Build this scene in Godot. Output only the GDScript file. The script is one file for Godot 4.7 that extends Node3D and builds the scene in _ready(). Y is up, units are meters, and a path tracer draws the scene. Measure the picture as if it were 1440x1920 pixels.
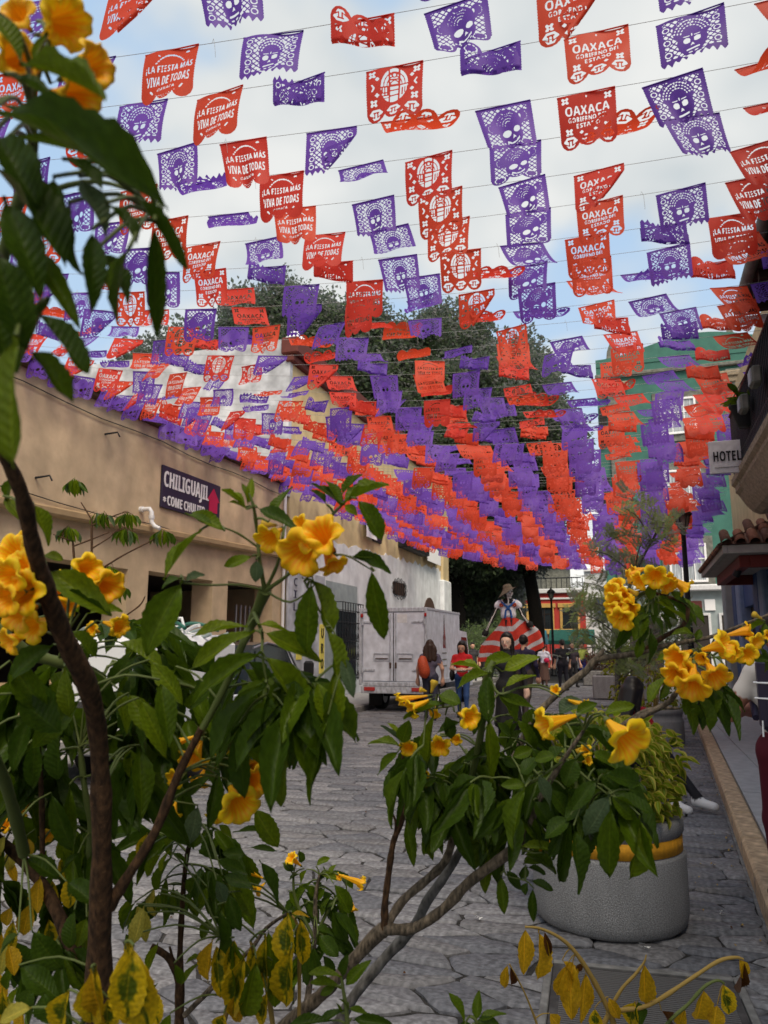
extends Node3D
var rng := RandomNumberGenerator.new()
var M := {}
var T := {}
var meshes := {}

func R(a: float, b: float) -> float:
	return rng.randf_range(a, b)

func lin(r: float, g: float, b: float) -> Color:
	return Color(r, g, b).linear_to_srgb()

# ---------- textures and materials ----------
func noise_tex(sd: int, freq: float, lo: float, hi: float, oct := 4, size := 256, kind := FastNoiseLite.TYPE_SIMPLEX_SMOOTH) -> NoiseTexture2D:
	var n := FastNoiseLite.new()
	n.seed = sd
	n.noise_type = kind
	n.frequency = freq
	n.fractal_octaves = oct
	var t := NoiseTexture2D.new()
	t.width = size
	t.height = size
	t.seamless = true
	t.noise = n
	var g := Gradient.new()
	g.set_color(0, Color(lo, lo, lo))
	g.set_color(1, Color(hi, hi, hi))
	t.color_ramp = g
	return t

func mk(key: String, c: Color, rough := 0.8, o := {}) -> StandardMaterial3D:
	var m := StandardMaterial3D.new()
	m.resource_name = key
	m.albedo_color = lin(c.r, c.g, c.b)
	m.roughness = rough
	m.metallic_specular = o.get("spec", 0.4)
	m.metallic = o.get("metal", 0.0)
	if o.has("tex"):
		m.albedo_texture = T[o.tex]
	if o.has("bump"):
		m.heightmap_enabled = true
		m.heightmap_texture = T[o.bump]
		m.heightmap_scale = o.get("bs", 0.3)
	if o.has("uv"):
		m.uv1_triplanar = true
		m.uv1_world_triplanar = o.get("world", true)
		var s = o.uv
		m.uv1_scale = s if s is Vector3 else Vector3(s, s, s)
	if o.has("back"):
		m.backlight_enabled = true
		m.backlight = Color(o.back, o.back, o.back).linear_to_srgb()
	if o.has("detail"):
		m.detail_enabled = true
		m.detail_albedo = T[o.detail]
		m.detail_blend_mode = BaseMaterial3D.BLEND_MODE_MUL
		m.detail_uv_layer = BaseMaterial3D.DETAIL_UV_2
		m.uv2_triplanar = true
		m.uv2_world_triplanar = true
		m.uv2_scale = o.get("duv", Vector3(0.5, 0.5, 0.5))
	if o.get("vc", false):
		m.vertex_color_use_as_albedo = true
	if o.has("coat"):
		m.clearcoat_enabled = true
		m.clearcoat = o.coat
		m.clearcoat_roughness = 0.08
	M[key] = m
	return m

# ---------- shapes ----------
func S() -> SurfaceTool:
	var st := SurfaceTool.new()
	st.begin(Mesh.PRIMITIVE_TRIANGLES)
	return st

func tri(st: SurfaceTool, a: Vector3, b: Vector3, c: Vector3) -> void:
	st.add_vertex(a); st.add_vertex(b); st.add_vertex(c)

func quad(st: SurfaceTool, a: Vector3, b: Vector3, c: Vector3, d: Vector3) -> void:
	tri(st, a, b, c); tri(st, a, c, d)

# box about c, size s; bev chamfers every edge
func box(st: SurfaceTool, c: Vector3, s: Vector3, bev := 0.0, xf := Transform3D.IDENTITY) -> void:
	st.set_smooth_group(-1)
	var h := s / 2.0
	bev = minf(bev, minf(h.x, minf(h.y, h.z)) * 0.9)
	var q := h - Vector3(bev, bev, bev)
	for ax in 3:
		var u := (ax + 1) % 3
		var v := (ax + 2) % 3
		for sg in [-1.0, 1.0]:
			var p := []
			for k in [[-1, -1], [1, -1], [1, 1], [-1, 1]]:
				var w := Vector3.ZERO
				w[ax] = sg * h[ax]; w[u] = k[0] * q[u]; w[v] = k[1] * q[v]
				p.append(xf * (c + w))
			if sg > 0: quad(st, p[0], p[3], p[2], p[1])
			else: quad(st, p[0], p[1], p[2], p[3])
		if bev > 0.0:
			for su in [-1.0, 1.0]:
				for sv in [-1.0, 1.0]:
					var e := []
					for k in [[0, -1], [0, 1], [1, 1], [1, -1]]:
						var w := Vector3.ZERO
						w[ax] = k[1] * q[ax]
						w[u] = su * (h[u] if k[0] == 0 else q[u]); w[v] = sv * (q[v] if k[0] == 0 else h[v])
						e.append(xf * (c + w))
					if su * sv > 0: quad(st, e[0], e[3], e[2], e[1])
					else: quad(st, e[0], e[1], e[2], e[3])
	if bev > 0.0:
		for sx in [-1.0, 1.0]:
			for sy in [-1.0, 1.0]:
				for sz in [-1.0, 1.0]:
					var a := xf * (c + Vector3(sx * h.x, sy * q.y, sz * q.z))
					var b := xf * (c + Vector3(sx * q.x, sy * h.y, sz * q.z))
					var d := xf * (c + Vector3(sx * q.x, sy * q.y, sz * h.z))
					if sx * sy * sz > 0: tri(st, a, d, b)
					else: tri(st, a, b, d)

# box between two corners
func span(st: SurfaceTool, a: Vector3, b: Vector3, bev := 0.0) -> void:
	box(st, (a + b) / 2.0, (b - a).abs(), bev)

func tube(st: SurfaceTool, pts: Array, rad: Array, n := 8, cap := true) -> void:
	st.set_smooth_group(0)
	var rings := []
	var side := Vector3.ZERO
	for i in pts.size():
		var d: Vector3 = (pts[mini(i + 1, pts.size() - 1)] - pts[maxi(i - 1, 0)]).normalized()
		if side == Vector3.ZERO:
			side = d.cross(Vector3.UP if absf(d.y) < 0.9 else Vector3.RIGHT).normalized()
		side = (side - d * side.dot(d)).normalized()
		var up := side.cross(d)
		var r: float = rad[mini(i, rad.size() - 1)]
		var ring := []
		for k in n:
			var t := TAU * k / n
			ring.append(pts[i] + side * cos(t) * r + up * sin(t) * r)
		rings.append(ring)
	for i in pts.size() - 1:
		for k in n:
			var k2 := (k + 1) % n
			quad(st, rings[i][k], rings[i][k2], rings[i + 1][k2], rings[i + 1][k])
	if cap:
		st.set_smooth_group(-1)
		for k in range(1, n - 1):
			tri(st, rings[0][0], rings[0][k + 1], rings[0][k])
			tri(st, rings[-1][0], rings[-1][k], rings[-1][k + 1])

func smooth_pts(p: Array, rad: Array, sub := 4) -> Array:
	var c := Curve3D.new()
	var q := []
	var r := []
	for i in p.size() - 1:
		var p0: Vector3 = p[maxi(i - 1, 0)]
		var p1: Vector3 = p[i]
		var p2: Vector3 = p[i + 1]
		var p3: Vector3 = p[mini(i + 2, p.size() - 1)]
		for k in sub:
			var t := float(k) / sub
			q.append(p1.cubic_interpolate(p2, p0, p3, t))
			r.append(lerpf(rad[mini(i, rad.size() - 1)], rad[mini(i + 1, rad.size() - 1)], t))
	q.append(p[-1]); r.append(rad[-1])
	return [q, r]

func lathe(st: SurfaceTool, prof: Array, n := 24, xf := Transform3D.IDENTITY, smooth := true) -> void:
	st.set_smooth_group(0 if smooth else -1)
	for i in prof.size() - 1:
		for k in n:
			var a := TAU * k / n
			var b := TAU * (k + 1) / n
			var p: Vector2 = prof[i]
			var q: Vector2 = prof[i + 1]
			var v := [Vector3(p.x * cos(a), p.y, p.x * sin(a)), Vector3(p.x * cos(b), p.y, p.x * sin(b)), Vector3(q.x * cos(b), q.y, q.x * sin(b)), Vector3(q.x * cos(a), q.y, q.x * sin(a))]
			if p.x > 1e-5: tri(st, xf * v[0], xf * v[1], xf * v[2])
			if q.x > 1e-5: tri(st, xf * v[0], xf * v[2], xf * v[3])

func ell(st: SurfaceTool, c: Vector3, r: Vector3, n := 10, b := Basis.IDENTITY) -> void:
	var prof := []
	for i in n + 1:
		var t := PI * i / n
		prof.append(Vector2(sin(t), -cos(t)))
	lathe(st, prof, n * 2, Transform3D(b * Basis.from_scale(r), c))

# polygon in the xy plane, thickness in z, front at +z
func prism(st: SurfaceTool, poly: Array, d: float, xf := Transform3D.IDENTITY) -> void:
	st.set_smooth_group(-1)
	var pv := PackedVector2Array(poly)
	if Geometry2D.is_polygon_clockwise(pv): pv.reverse()
	var ix := Geometry2D.triangulate_polygon(pv)
	for i in range(0, ix.size(), 3):
		var a := pv[ix[i]]
		var b := pv[ix[i + 1]]
		var c := pv[ix[i + 2]]
		if (b - a).cross(c - a) > 0.0:
			var w := b; b = c; c = w
		tri(st, xf * Vector3(a.x, a.y, d / 2), xf * Vector3(b.x, b.y, d / 2), xf * Vector3(c.x, c.y, d / 2))
		tri(st, xf * Vector3(a.x, a.y, -d / 2), xf * Vector3(c.x, c.y, -d / 2), xf * Vector3(b.x, b.y, -d / 2))
	for i in pv.size():
		var a := pv[i]
		var b := pv[(i + 1) % pv.size()]
		quad(st, xf * Vector3(a.x, a.y, d / 2), xf * Vector3(b.x, b.y, d / 2), xf * Vector3(b.x, b.y, -d / 2), xf * Vector3(a.x, a.y, -d / 2))

# ---------- scene objects ----------
func tag(o: Node, label := "", cat := "", group := "", kind := "") -> Node:
	if label: o.set_meta("label", label)
	if cat: o.set_meta("category", cat)
	if group: o.set_meta("group", group)
	if kind: o.set_meta("kind", kind)
	return o

func thing(n: String, label: String, cat: String, at := Vector3.ZERO, group := "", yaw := 0.0) -> Node3D:
	var o := Node3D.new()
	o.name = n
	add_child(o, true)
	o.position = at
	o.rotation.y = yaw
	tag(o, label, cat, group)
	return o

func inst(n: String, mesh: Mesh, m: Material, parent: Node = self, xf := Transform3D.IDENTITY) -> MeshInstance3D:
	var o := MeshInstance3D.new()
	o.name = n
	o.mesh = mesh
	o.material_override = m
	o.transform = xf
	parent.add_child(o, true)
	return o

func fin(st: SurfaceTool) -> ArrayMesh:
	st.generate_normals()
	return st.commit()

func obj(n: String, st: SurfaceTool, m: Material, parent: Node = self, xf := Transform3D.IDENTITY) -> MeshInstance3D:
	return inst(n, fin(st), m, parent, xf)

# the same for a mesh whose coordinates are the street's: shifts it back by its thing's place
func objw(n: String, st: SurfaceTool, m: Material, parent: Node3D) -> MeshInstance3D:
	var back := Transform3D.IDENTITY
	var p: Node = parent
	while p is Node3D and p != self:
		back = back * p.transform.affine_inverse() if p == parent else back * p.transform.affine_inverse()
		p = p.get_parent()
	return inst(n, fin(st), m, parent, back)

func struct(n: String, st: SurfaceTool, m: Material) -> MeshInstance3D:
	var o := obj(n, st, m)
	o.set_meta("kind", "structure")
	return o

func font(bold := true) -> SystemFont:
	var f := SystemFont.new()
	f.font_names = PackedStringArray(["Droid Sans"])
	f.font_weight = 700 if bold else 400
	return f

# lettering that fills w by h, centred on the origin of xf and facing its +z
func letters(n: String, s: String, w: float, h: float, m: Material, parent: Node, xf: Transform3D, bold := true, deep := 0.012) -> MeshInstance3D:
	var t := TextMesh.new()
	t.text = s
	t.font = font(bold)
	t.font_size = 64
	t.pixel_size = 0.01
	t.depth = 0.05
	t.curve_step = 1.5
	var b := t.get_aabb()
	var k := Vector3(w / b.size.x, h / b.size.y, deep / 0.05)
	var c := b.get_center()
	return inst(n, t, m, parent, xf * Transform3D(Basis.from_scale(k), Vector3(-c.x * k.x, -c.y * k.y, 0)))

const FX := Basis(Vector3(0, 0, -1), Vector3(0, 1, 0), Vector3(1, 0, 0)) # local +z faces +x, local +x runs to -z


func _ready() -> void:
	rng.seed = 20241
	var cam := Camera3D.new()
	cam.name = "camera"
	add_child(cam)
	cam.position = Vector3(0, 1.5, 0)
	cam.rotation_order = EULER_ORDER_YXZ
	cam.rotation = Vector3(deg_to_rad(10.03), deg_to_rad(18.15), 0)
	cam.keep_aspect = Camera3D.KEEP_HEIGHT
	cam.near = 0.05
	cam.far = 600.0
	var att := CameraAttributesPhysical.new()
	att.frustum_focal_length = 18.025
	att.frustum_near = 0.05
	att.frustum_far = 600.0
	att.exposure_aperture = 9.0
	att.frustum_focus_distance = 1.8
	cam.attributes = att
	cam.fov = 67.31
	cam.current = true

	var env := Environment.new()
	env.background_mode = Environment.BG_SKY
	var sky := Sky.new()
	var pm := PanoramaSkyMaterial.new()
	pm.panorama = sky_picture()
	sky.sky_material = pm
	env.sky = sky
	env.background_energy_multiplier = 0.43
	env.tonemap_mode = Environment.TONE_MAPPER_LINEAR
	env.tonemap_exposure = 2.35
	env.sdfgi_enabled = true
	env.ssao_enabled = true
	env.ssil_enabled = true
	var we := WorldEnvironment.new()
	we.name = "world_environment"
	we.environment = env
	add_child(we)

	var sun := DirectionalLight3D.new()
	sun.name = "sun"
	add_child(sun)
	sun.look_at_from_position(SUN * 50.0, Vector3.ZERO, Vector3.UP)
	sun.light_color = Color(1.0, 0.94, 0.85)
	sun.light_energy = 0.6
	sun.light_angular_distance = 36.0
	sun.shadow_enabled = true

	make_materials()
	build_ground()
	build_tan_house()
	build_white_house()
	build_right_house()
	build_green_house()
	build_far_end()
	build_trees()
	build_truck()
	build_pickup()
	build_planters()
	build_banners()
	build_people()
	build_puppet()
	build_lamps()
	build_bushes()

const SUN := Vector3(0.34, 0.8, 0.5)

# clouds and air only, by direction
func sky_picture() -> ImageTexture:
	var w := 768
	var h := 384
	var im := Image.create(w, h, false, Image.FORMAT_RGBF)
	var a := FastNoiseLite.new()
	a.seed = 11
	a.frequency = 1.1
	a.fractal_octaves = 5
	var b := FastNoiseLite.new()
	b.seed = 5
	b.frequency = 3.2
	b.fractal_octaves = 5
	var glow := Vector3(-0.78, 0.22, -0.62).normalized()
	for y in h:
		var el := PI / 2 - PI * (y + 0.5) / h
		for x in w:
			var az := TAU * (x + 0.5) / w - PI
			var d := Vector3(sin(az) * cos(el), sin(el), -cos(az) * cos(el))
			# clouds lie in a layer: stretch the directions towards the horizon
			var q := Vector3(d.x, 0.0, d.z) / (absf(d.y) + 0.28)
			var n1 := a.get_noise_3d(q.x * 1.1 + 3.0, d.y * 0.6, q.z * 1.1)
			var n2 := b.get_noise_3d(q.x * 1.0, d.y, q.z * 1.0 + 7.0)
			var low := pow(1.0 - clampf(d.y, 0.0, 1.0), 2.2)
			var cover := smoothstep(-0.12, 0.24, n1 + n2 * 0.45 + 0.2)
			var blue := Vector3(0.40, 0.59, 0.84).lerp(Vector3(0.66, 0.80, 0.94), low)
			var lit := clampf(0.5 + n2 * 1.1 + n1 * 0.5, 0.0, 1.0)
			var cloud := Vector3(0.60, 0.655, 0.68).lerp(Vector3(0.90, 0.90, 0.875), lit * 0.8)
			cloud = cloud.lerp(Vector3(1.06, 1.04, 0.98), smoothstep(0.35, 0.95, low))
			var c := blue.lerp(cloud, cover)
			var g := pow(maxf(0.0, d.dot(glow)), 9.0)
			c += Vector3(0.42, 0.37, 0.27) * g
			if d.y < 0.0:
				c = c.lerp(Vector3(0.16, 0.155, 0.15), smoothstep(0.0, 0.12, -d.y))
			im.set_pixel(x, y, Color(c.x, c.y, c.z))
	return ImageTexture.create_from_image(im)

func make_materials() -> void:
	T.fine = noise_tex(1, 0.06, 0.72, 1.0, 4)
	T.blotch = noise_tex(2, 0.012, 0.66, 1.0, 5, 512)
	T.soft = noise_tex(3, 0.01, 0.86, 1.0, 5, 512)
	T.speck = noise_tex(4, 0.16, 0.36, 1.0, 3, 512)
	T.grit = noise_tex(5, 0.09, 0.0, 1.0, 5, 512)
	T.bark = noise_tex(6, 0.03, 0.22, 1.0, 4)
	T.stone = noise_tex(7, 0.02, 0.55, 1.0, 6, 512)
	T.relief = noise_tex(8, 0.03, 0.0, 1.0, 6, 512)
	T.streak = noise_tex(9, 0.02, 0.55, 1.0, 4)
	T.slate = noise_tex(10, 0.018, 0.0, 1.0, 6, 512, FastNoiseLite.TYPE_CELLULAR)
	T.leaf = leaf_picture(false)
	T.vein = leaf_picture(true)
	T.petal = petal_picture()
	T.stain = noise_tex(13, 0.012, 0.86, 1.0, 5, 512)
	T.weave = noise_tex(12, 0.2, 0.8, 1.0, 2)
	# setting
	mk("mortar", Color(0.05, 0.047, 0.045), 0.95, {tex = "stone", uv = 1.2, bump = "relief", bs = 1.5})
	var greys := [Color(0.285, 0.285, 0.31), Color(0.245, 0.247, 0.272), Color(0.335, 0.332, 0.355), Color(0.265, 0.26, 0.275), Color(0.215, 0.22, 0.25)]
	for i in 5:
		mk("paver%d" % i, greys[i], 0.82, {tex = "stone", uv = Vector3(2.1, 1.6, 2.9), bump = "grit", bs = 0.22, spec = 0.3})
	mk("concrete_walk", Color(0.46, 0.46, 0.46), 0.9, {tex = "soft", uv = 0.9, bump = "grit", bs = 0.08})
	mk("kerb_ochre", Color(0.72, 0.52, 0.33), 0.9, {tex = "blotch", uv = 1.6, bump = "grit", bs = 0.12})
	mk("kerb_grey", Color(0.27, 0.265, 0.26), 0.9, {tex = "blotch", uv = 1.6})
	mk("plaster_tan", Color(0.77, 0.595, 0.385), 0.92, {detail = "stain", duv = Vector3(0.16, 0.05, 0.16), tex = "soft", uv = 0.35, bump = "relief", bs = 0.25})
	mk("plaster_ochre", Color(0.45, 0.32, 0.175), 0.9, {tex = "soft", uv = 0.5})
	mk("plaster_olive", Color(0.72, 0.57, 0.32), 0.92, {detail = "stain", duv = Vector3(0.17, 0.05, 0.17), tex = "soft", uv = 0.3, bump = "relief", bs = 0.25})
	mk("plaster_white", Color(0.90, 0.94, 0.97), 0.9, {detail = "stain", duv = Vector3(0.2, 0.06, 0.2), tex = "soft", uv = 0.3, bump = "relief", bs = 0.3})
	mk("plaster_pale", Color(0.78, 0.82, 0.90), 0.9, {detail = "stain", duv = Vector3(0.17, 0.05, 0.17), tex = "blotch", uv = 0.22})
	mk("dark_wood", Color(0.045, 0.026, 0.018), 0.8, {tex = "streak", uv = Vector3(0.4, 3, 3)})
	mk("cap_brown", Color(0.13, 0.075, 0.035), 0.85, {tex = "blotch", uv = 2.0})
	mk("cornice_red", Color(0.13, 0.035, 0.03), 0.8, {tex = "soft", uv = 1.0})
	mk("black", Color(0.006, 0.006, 0.007), 0.7)
	mk("room", Color(0.035, 0.03, 0.028), 0.95)
	mk("iron", Color(0.018, 0.02, 0.024), 0.5, {metal = 0.3})
	mk("glass_dark", Color(0.02, 0.025, 0.03), 0.08, {spec = 0.6})
	mk("white_paint", Color(0.74, 0.75, 0.77), 0.5, {tex = "soft", uv = 1.4})
	mk("white_flat", Color(0.82, 0.82, 0.84), 0.7)
	mk("pvc", Color(0.72, 0.74, 0.76), 0.35)
	mk("navy", Color(0.025, 0.022, 0.05), 0.45)
	mk("magenta", Color(0.5, 0.012, 0.07), 0.5)
	mk("yellow_sign", Color(0.72, 0.62, 0.12), 0.6)
	mk("teal_cloth", Color(0.03, 0.16, 0.22), 0.8, {tex = "soft", uv = 0.7, world = false})
	mk("green_wall", Color(0.062, 0.185, 0.15), 0.9, {tex = "soft", uv = 0.3, bump = "relief", bs = 0.2})
	mk("green_dark", Color(0.02, 0.11, 0.09), 0.9, {tex = "soft", uv = 0.4})
	mk("trim_grey", Color(0.23, 0.235, 0.205), 0.9, {tex = "blotch", uv = 0.6})
	mk("shop_grey", Color(0.34, 0.40, 0.41), 0.85, {tex = "soft", uv = 0.4})
	mk("curtain", Color(0.62, 0.68, 0.74), 0.7, {tex = "streak", uv = Vector3(3, 0.2, 3)})
	mk("red_wall", Color(0.48, 0.055, 0.045), 0.9, {tex = "soft", uv = 0.3})
	mk("yellow_trim", Color(0.58, 0.36, 0.11), 0.85, {tex = "soft", uv = 0.5})
	mk("blue_paint", Color(0.022, 0.075, 0.22), 0.6, {tex = "soft", uv = 0.8})
	mk("blue_pale", Color(0.22, 0.31, 0.46), 0.7, {tex = "soft", uv = 0.8})
	mk("stone_carved", Color(0.46, 0.37, 0.26), 0.9, {tex = "blotch", uv = Vector3(1, 4, 1), bump = "relief", bs = 1.0})
	mk("clay_tile", Color(0.26, 0.11, 0.07), 0.85, {tex = "blotch", uv = 3.0})
	mk("clay_dark", Color(0.15, 0.075, 0.055), 0.85, {tex = "blotch", uv = 3.0})
	mk("soffit", Color(0.42, 0.40, 0.36), 0.9, {tex = "soft", uv = 1.0})
	mk("fascia_red", Color(0.16, 0.025, 0.02), 0.7)
	mk("truck_white", Color(0.80, 0.85, 0.96), 0.42, {detail = "stain", duv = Vector3(0.5, 0.25, 0.5), tex = "soft", uv = 0.8})
	mk("truck_grime", Color(0.64, 0.68, 0.76), 0.6, {tex = "blotch", uv = Vector3(2, 0.8, 2)})
	mk("rubber", Color(0.012, 0.012, 0.013), 0.85)
	mk("steel", Color(0.32, 0.33, 0.35), 0.35, {metal = 0.7})
	mk("red_lens", Color(0.35, 0.01, 0.012), 0.15, {spec = 0.6})
	mk("rust", Color(0.10, 0.055, 0.035), 0.8, {tex = "blotch", uv = 3.0})
	mk("car_dark", Color(0.018, 0.026, 0.036), 0.22, {coat = 0.8})
	mk("tank_white", Color(0.72, 0.74, 0.78), 0.4)
	mk("hose_green", Color(0.03, 0.13, 0.10), 0.45)
	mk("hose_grey", Color(0.27, 0.33, 0.33), 0.5)
	mk("planter", Color(0.57, 0.57, 0.585), 0.92, {detail = "stain", duv = Vector3(1.1, 0.35, 1.1), tex = "speck", uv = 1.7, bump = "grit", bs = 0.25})
	mk("band", Color(0.86, 0.40, 0.02), 0.75, {tex = "blotch", uv = 4.0})
	mk("soil", Color(0.04, 0.028, 0.02), 1.0, {tex = "grit", uv = 4.0})
	mk("plate", Color(0.11, 0.105, 0.105), 0.6, {metal = 0.35, tex = "blotch", uv = 2.0})
	mk("plate_rib", Color(0.15, 0.145, 0.145), 0.55, {metal = 0.35})
	mk("litter", Color(0.7, 0.7, 0.68), 0.8)
	# paper
	mk("paper_red", Color(0.80, 0.058, 0.034), 0.55, {back = 0.95, tex = "weave", uv = 4.0, world = false})
	mk("paper_purple", Color(0.17, 0.065, 0.50), 0.55, {back = 0.95, tex = "weave", uv = 4.0, world = false})
	mk("paper_orange", Color(0.82, 0.082, 0.030), 0.55, {back = 0.95, tex = "weave", uv = 4.0, world = false})
	mk("paper_violet", Color(0.21, 0.085, 0.56), 0.55, {back = 0.95, tex = "weave", uv = 4.0, world = false})
	mk("cord", Color(0.3, 0.3, 0.3), 0.8)
	# plants
	mk("bark_brown", Color(0.20, 0.10, 0.045), 0.85, {tex = "bark", uv = Vector3(22, 9, 22), world = false, bump = "grit", bs = 0.15})
	mk("bark_grey", Color(0.40, 0.31, 0.22), 0.85, {tex = "bark", uv = Vector3(22, 9, 22), world = false, bump = "grit", bs = 0.12})
	mk("bark_pale", Color(0.38, 0.355, 0.33), 0.85, {tex = "bark", uv = Vector3(9, 4, 9), world = false})
	mk("bark_dark", Color(0.03, 0.024, 0.02), 0.9, {tex = "bark", uv = 2.0})
	mk("stem_green", Color(0.105, 0.135, 0.035), 0.6)
	mk("stem_dry", Color(0.30, 0.20, 0.05), 0.7)
	var lc := [Color(0.125, 0.21, 0.008), Color(0.185, 0.275, 0.008), Color(0.07, 0.135, 0.010), Color(0.28, 0.38, 0.010), Color(0.13, 0.20, 0.10)]
	for i in 5:
		leaf_mat("leaf%d" % i, lc[i])
	leaf_mat("leaf_gold", Color(0.78, 0.48, 0.02))
	leaf_mat("leaf_lime", Color(0.48, 0.42, 0.03))
	M.leaf_lime.albedo_color = Color.WHITE
	M.leaf_lime.albedo_texture = mottled_picture()
	leaf_mat("leaf_dry", Color(0.15, 0.06, 0.018))
	leaf_mat("leaf_cream", Color(0.66, 0.58, 0.10))
	mk("petal", Color(0.98, 0.68, 0.008), 0.5, {back = 0.35})
	M.petal.albedo_texture = T.petal
	mk("petal_deep", Color(0.97, 0.60, 0.008), 0.5, {back = 0.35})
	M.petal_deep.albedo_texture = T.petal
	mk("bud_yellow", Color(0.62, 0.40, 0.015), 0.5, {back = 0.3})
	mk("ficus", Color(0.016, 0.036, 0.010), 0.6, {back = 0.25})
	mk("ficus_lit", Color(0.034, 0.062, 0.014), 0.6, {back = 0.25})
	mk("fern_leaf", Color(0.13, 0.19, 0.03), 0.6, {back = 0.3})
	mk("shrub_leaf", Color(0.075, 0.13, 0.03), 0.6, {back = 0.3})
	mk("skin", Color(0.42, 0.21, 0.13), 0.55, {})
	mk("body", Color(1, 1, 1), 0.8, {vc = true})
	mk("face", Color(1, 1, 1), 0.55, {vc = true})
	mk("hair", Color(0.012, 0.009, 0.008), 0.45)
	mk("hair_brown", Color(0.035, 0.018, 0.012), 0.5)

func leaf_mat(key: String, c: Color) -> void:
	mk(key, c, 0.44, {back = 0.85, spec = 0.36})
	M[key].albedo_texture = T.leaf
	M[key].heightmap_enabled = true
	M[key].heightmap_texture = T.vein
	M[key].heightmap_scale = 0.03

# a leaflet's skin: midrib, side veins and mottling (relief: the same as heights)
func leaf_picture(height: bool) -> ImageTexture:
	var w := 96
	var h := 256
	var im := Image.create(w, h, false, Image.FORMAT_RGB8)
	var n := FastNoiseLite.new()
	n.seed = 3
	n.frequency = 0.03
	for y in h:
		for x in w:
			var u := (x + 0.5) / w * 2.0 - 1.0
			var v := (y + 0.5) / h
			var rib := exp(-pow(u / 0.05, 2.0))
			var f := (v - absf(u) * 0.13) * 11.0
			f = absf(f - floorf(f) - 0.5) * 2.0
			var side := smoothstep(0.86, 1.0, f) * (1.0 - absf(u) * 0.5)
			var m := n.get_noise_2d(x * 2.0, y)
			if height:
				var k := clampf(0.5 + 0.35 * cos(PI * f) - 0.4 * rib, 0, 1)
				im.set_pixel(x, y, Color(k, k, k))
			else:
				var g := clampf(0.84 + m * 0.14 + rib * 0.15 + side * 0.06, 0, 1)
				im.set_pixel(x, y, Color(clampf(g + rib * 0.12 + side * 0.05, 0, 1), g, g * 0.95))
	return ImageTexture.create_from_image(im)

# a yellowing leaf: green left round the midrib, with an uneven edge
func mottled_picture() -> ImageTexture:
	var im := Image.create(96, 256, false, Image.FORMAT_RGB8)
	var n := FastNoiseLite.new()
	n.seed = 21
	n.frequency = 0.013
	for y in 256:
		for x in 96:
			var u := (x + 0.5) / 48.0 - 1.0
			var v := (y + 0.5) / 256.0
			var k := smoothstep(-0.15, 0.2, 0.40 - absf(u) - absf(v - 0.52) * 0.55 + n.get_noise_2d(x * 1.6, y) * 0.6)
			var rib := exp(-pow(u / 0.05, 2.0)) * 0.5
			var c := Color(0.80, 0.68, 0.10).lerp(Color(0.31, 0.37, 0.08), clampf(k - rib, 0, 1))
			var m := 1.0 + n.get_noise_2d(x * 4.0, y * 4.0) * 0.2
			im.set_pixel(x, y, Color(clampf(c.r * m, 0, 1), clampf(c.g * m, 0, 1), c.b))
	return ImageTexture.create_from_image(im)

func petal_picture() -> ImageTexture:
	var im := Image.create(128, 64, false, Image.FORMAT_RGB8)
	for y in 64:
		for x in 128:
			var v := (y + 0.5) / 64.0
			var s := 0.5 + 0.5 * cos(TAU * x / 128.0 * 15.0)
			var k := 1.0 - 0.16 * s * smoothstep(0.1, 0.5, v) * (1.0 - smoothstep(0.6, 0.95, v))
			im.set_pixel(x, y, Color(1.0, k * lerpf(0.86, 1.0, v), k))
	return ImageTexture.create_from_image(im)


func kerb_x(z: float) -> float:
	return 0.58 + (-z - 5.0) * 0.0336

func stone_mesh(poly: PackedVector2Array, rough: bool) -> ArrayMesh:
	var c := Vector2.ZERO
	for p in poly: c += p / poly.size()
	var e: Array[Vector2] = []
	for i in poly.size():
		var a := poly[i]
		var b := poly[(i + 1) % poly.size()]
		e.append(a)
		var l := a.distance_to(b)
		if rough and l > 0.1:
			var nrm := (b - a).orthogonal().normalized()
			for k in ([0.5] if l < 0.2 else [0.33, 0.68]):
				e.append(a.lerp(b, k) + nrm * R(-0.012, 0.012))
	var top := R(-0.012, 0.006)
	var tilt := Vector2(R(-0.02, 0.02), R(-0.03, 0.03))
	var n := e.size()
	var st := S()
	st.set_smooth_group(0 if rough else -1)
	var o: Array[Vector3] = []
	var q: Array[Vector3] = []
	for p in e:
		var d := (p - c)
		var inner := p - d.normalized() * minf(0.02, d.length() * 0.3)
		o.append(Vector3(p.x - c.x, top - 0.013 + R(-0.003, 0.002), p.y - c.y))
		q.append(Vector3(inner.x - c.x, top + tilt.dot(inner - c) + R(-0.0025, 0.0025), inner.y - c.y))
	for i in n:
		var j := (i + 1) % n
		tri(st, Vector3(0, top + 0.001, 0), q[i], q[j])
		quad(st, q[i], o[i], o[j], q[j])
	st.set_smooth_group(-1)
	for i in n:
		var j := (i + 1) % n
		quad(st, o[i], o[i] + Vector3(0, -0.03, 0), o[j] + Vector3(0, -0.03, 0), o[j])
	return fin(st)

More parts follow.
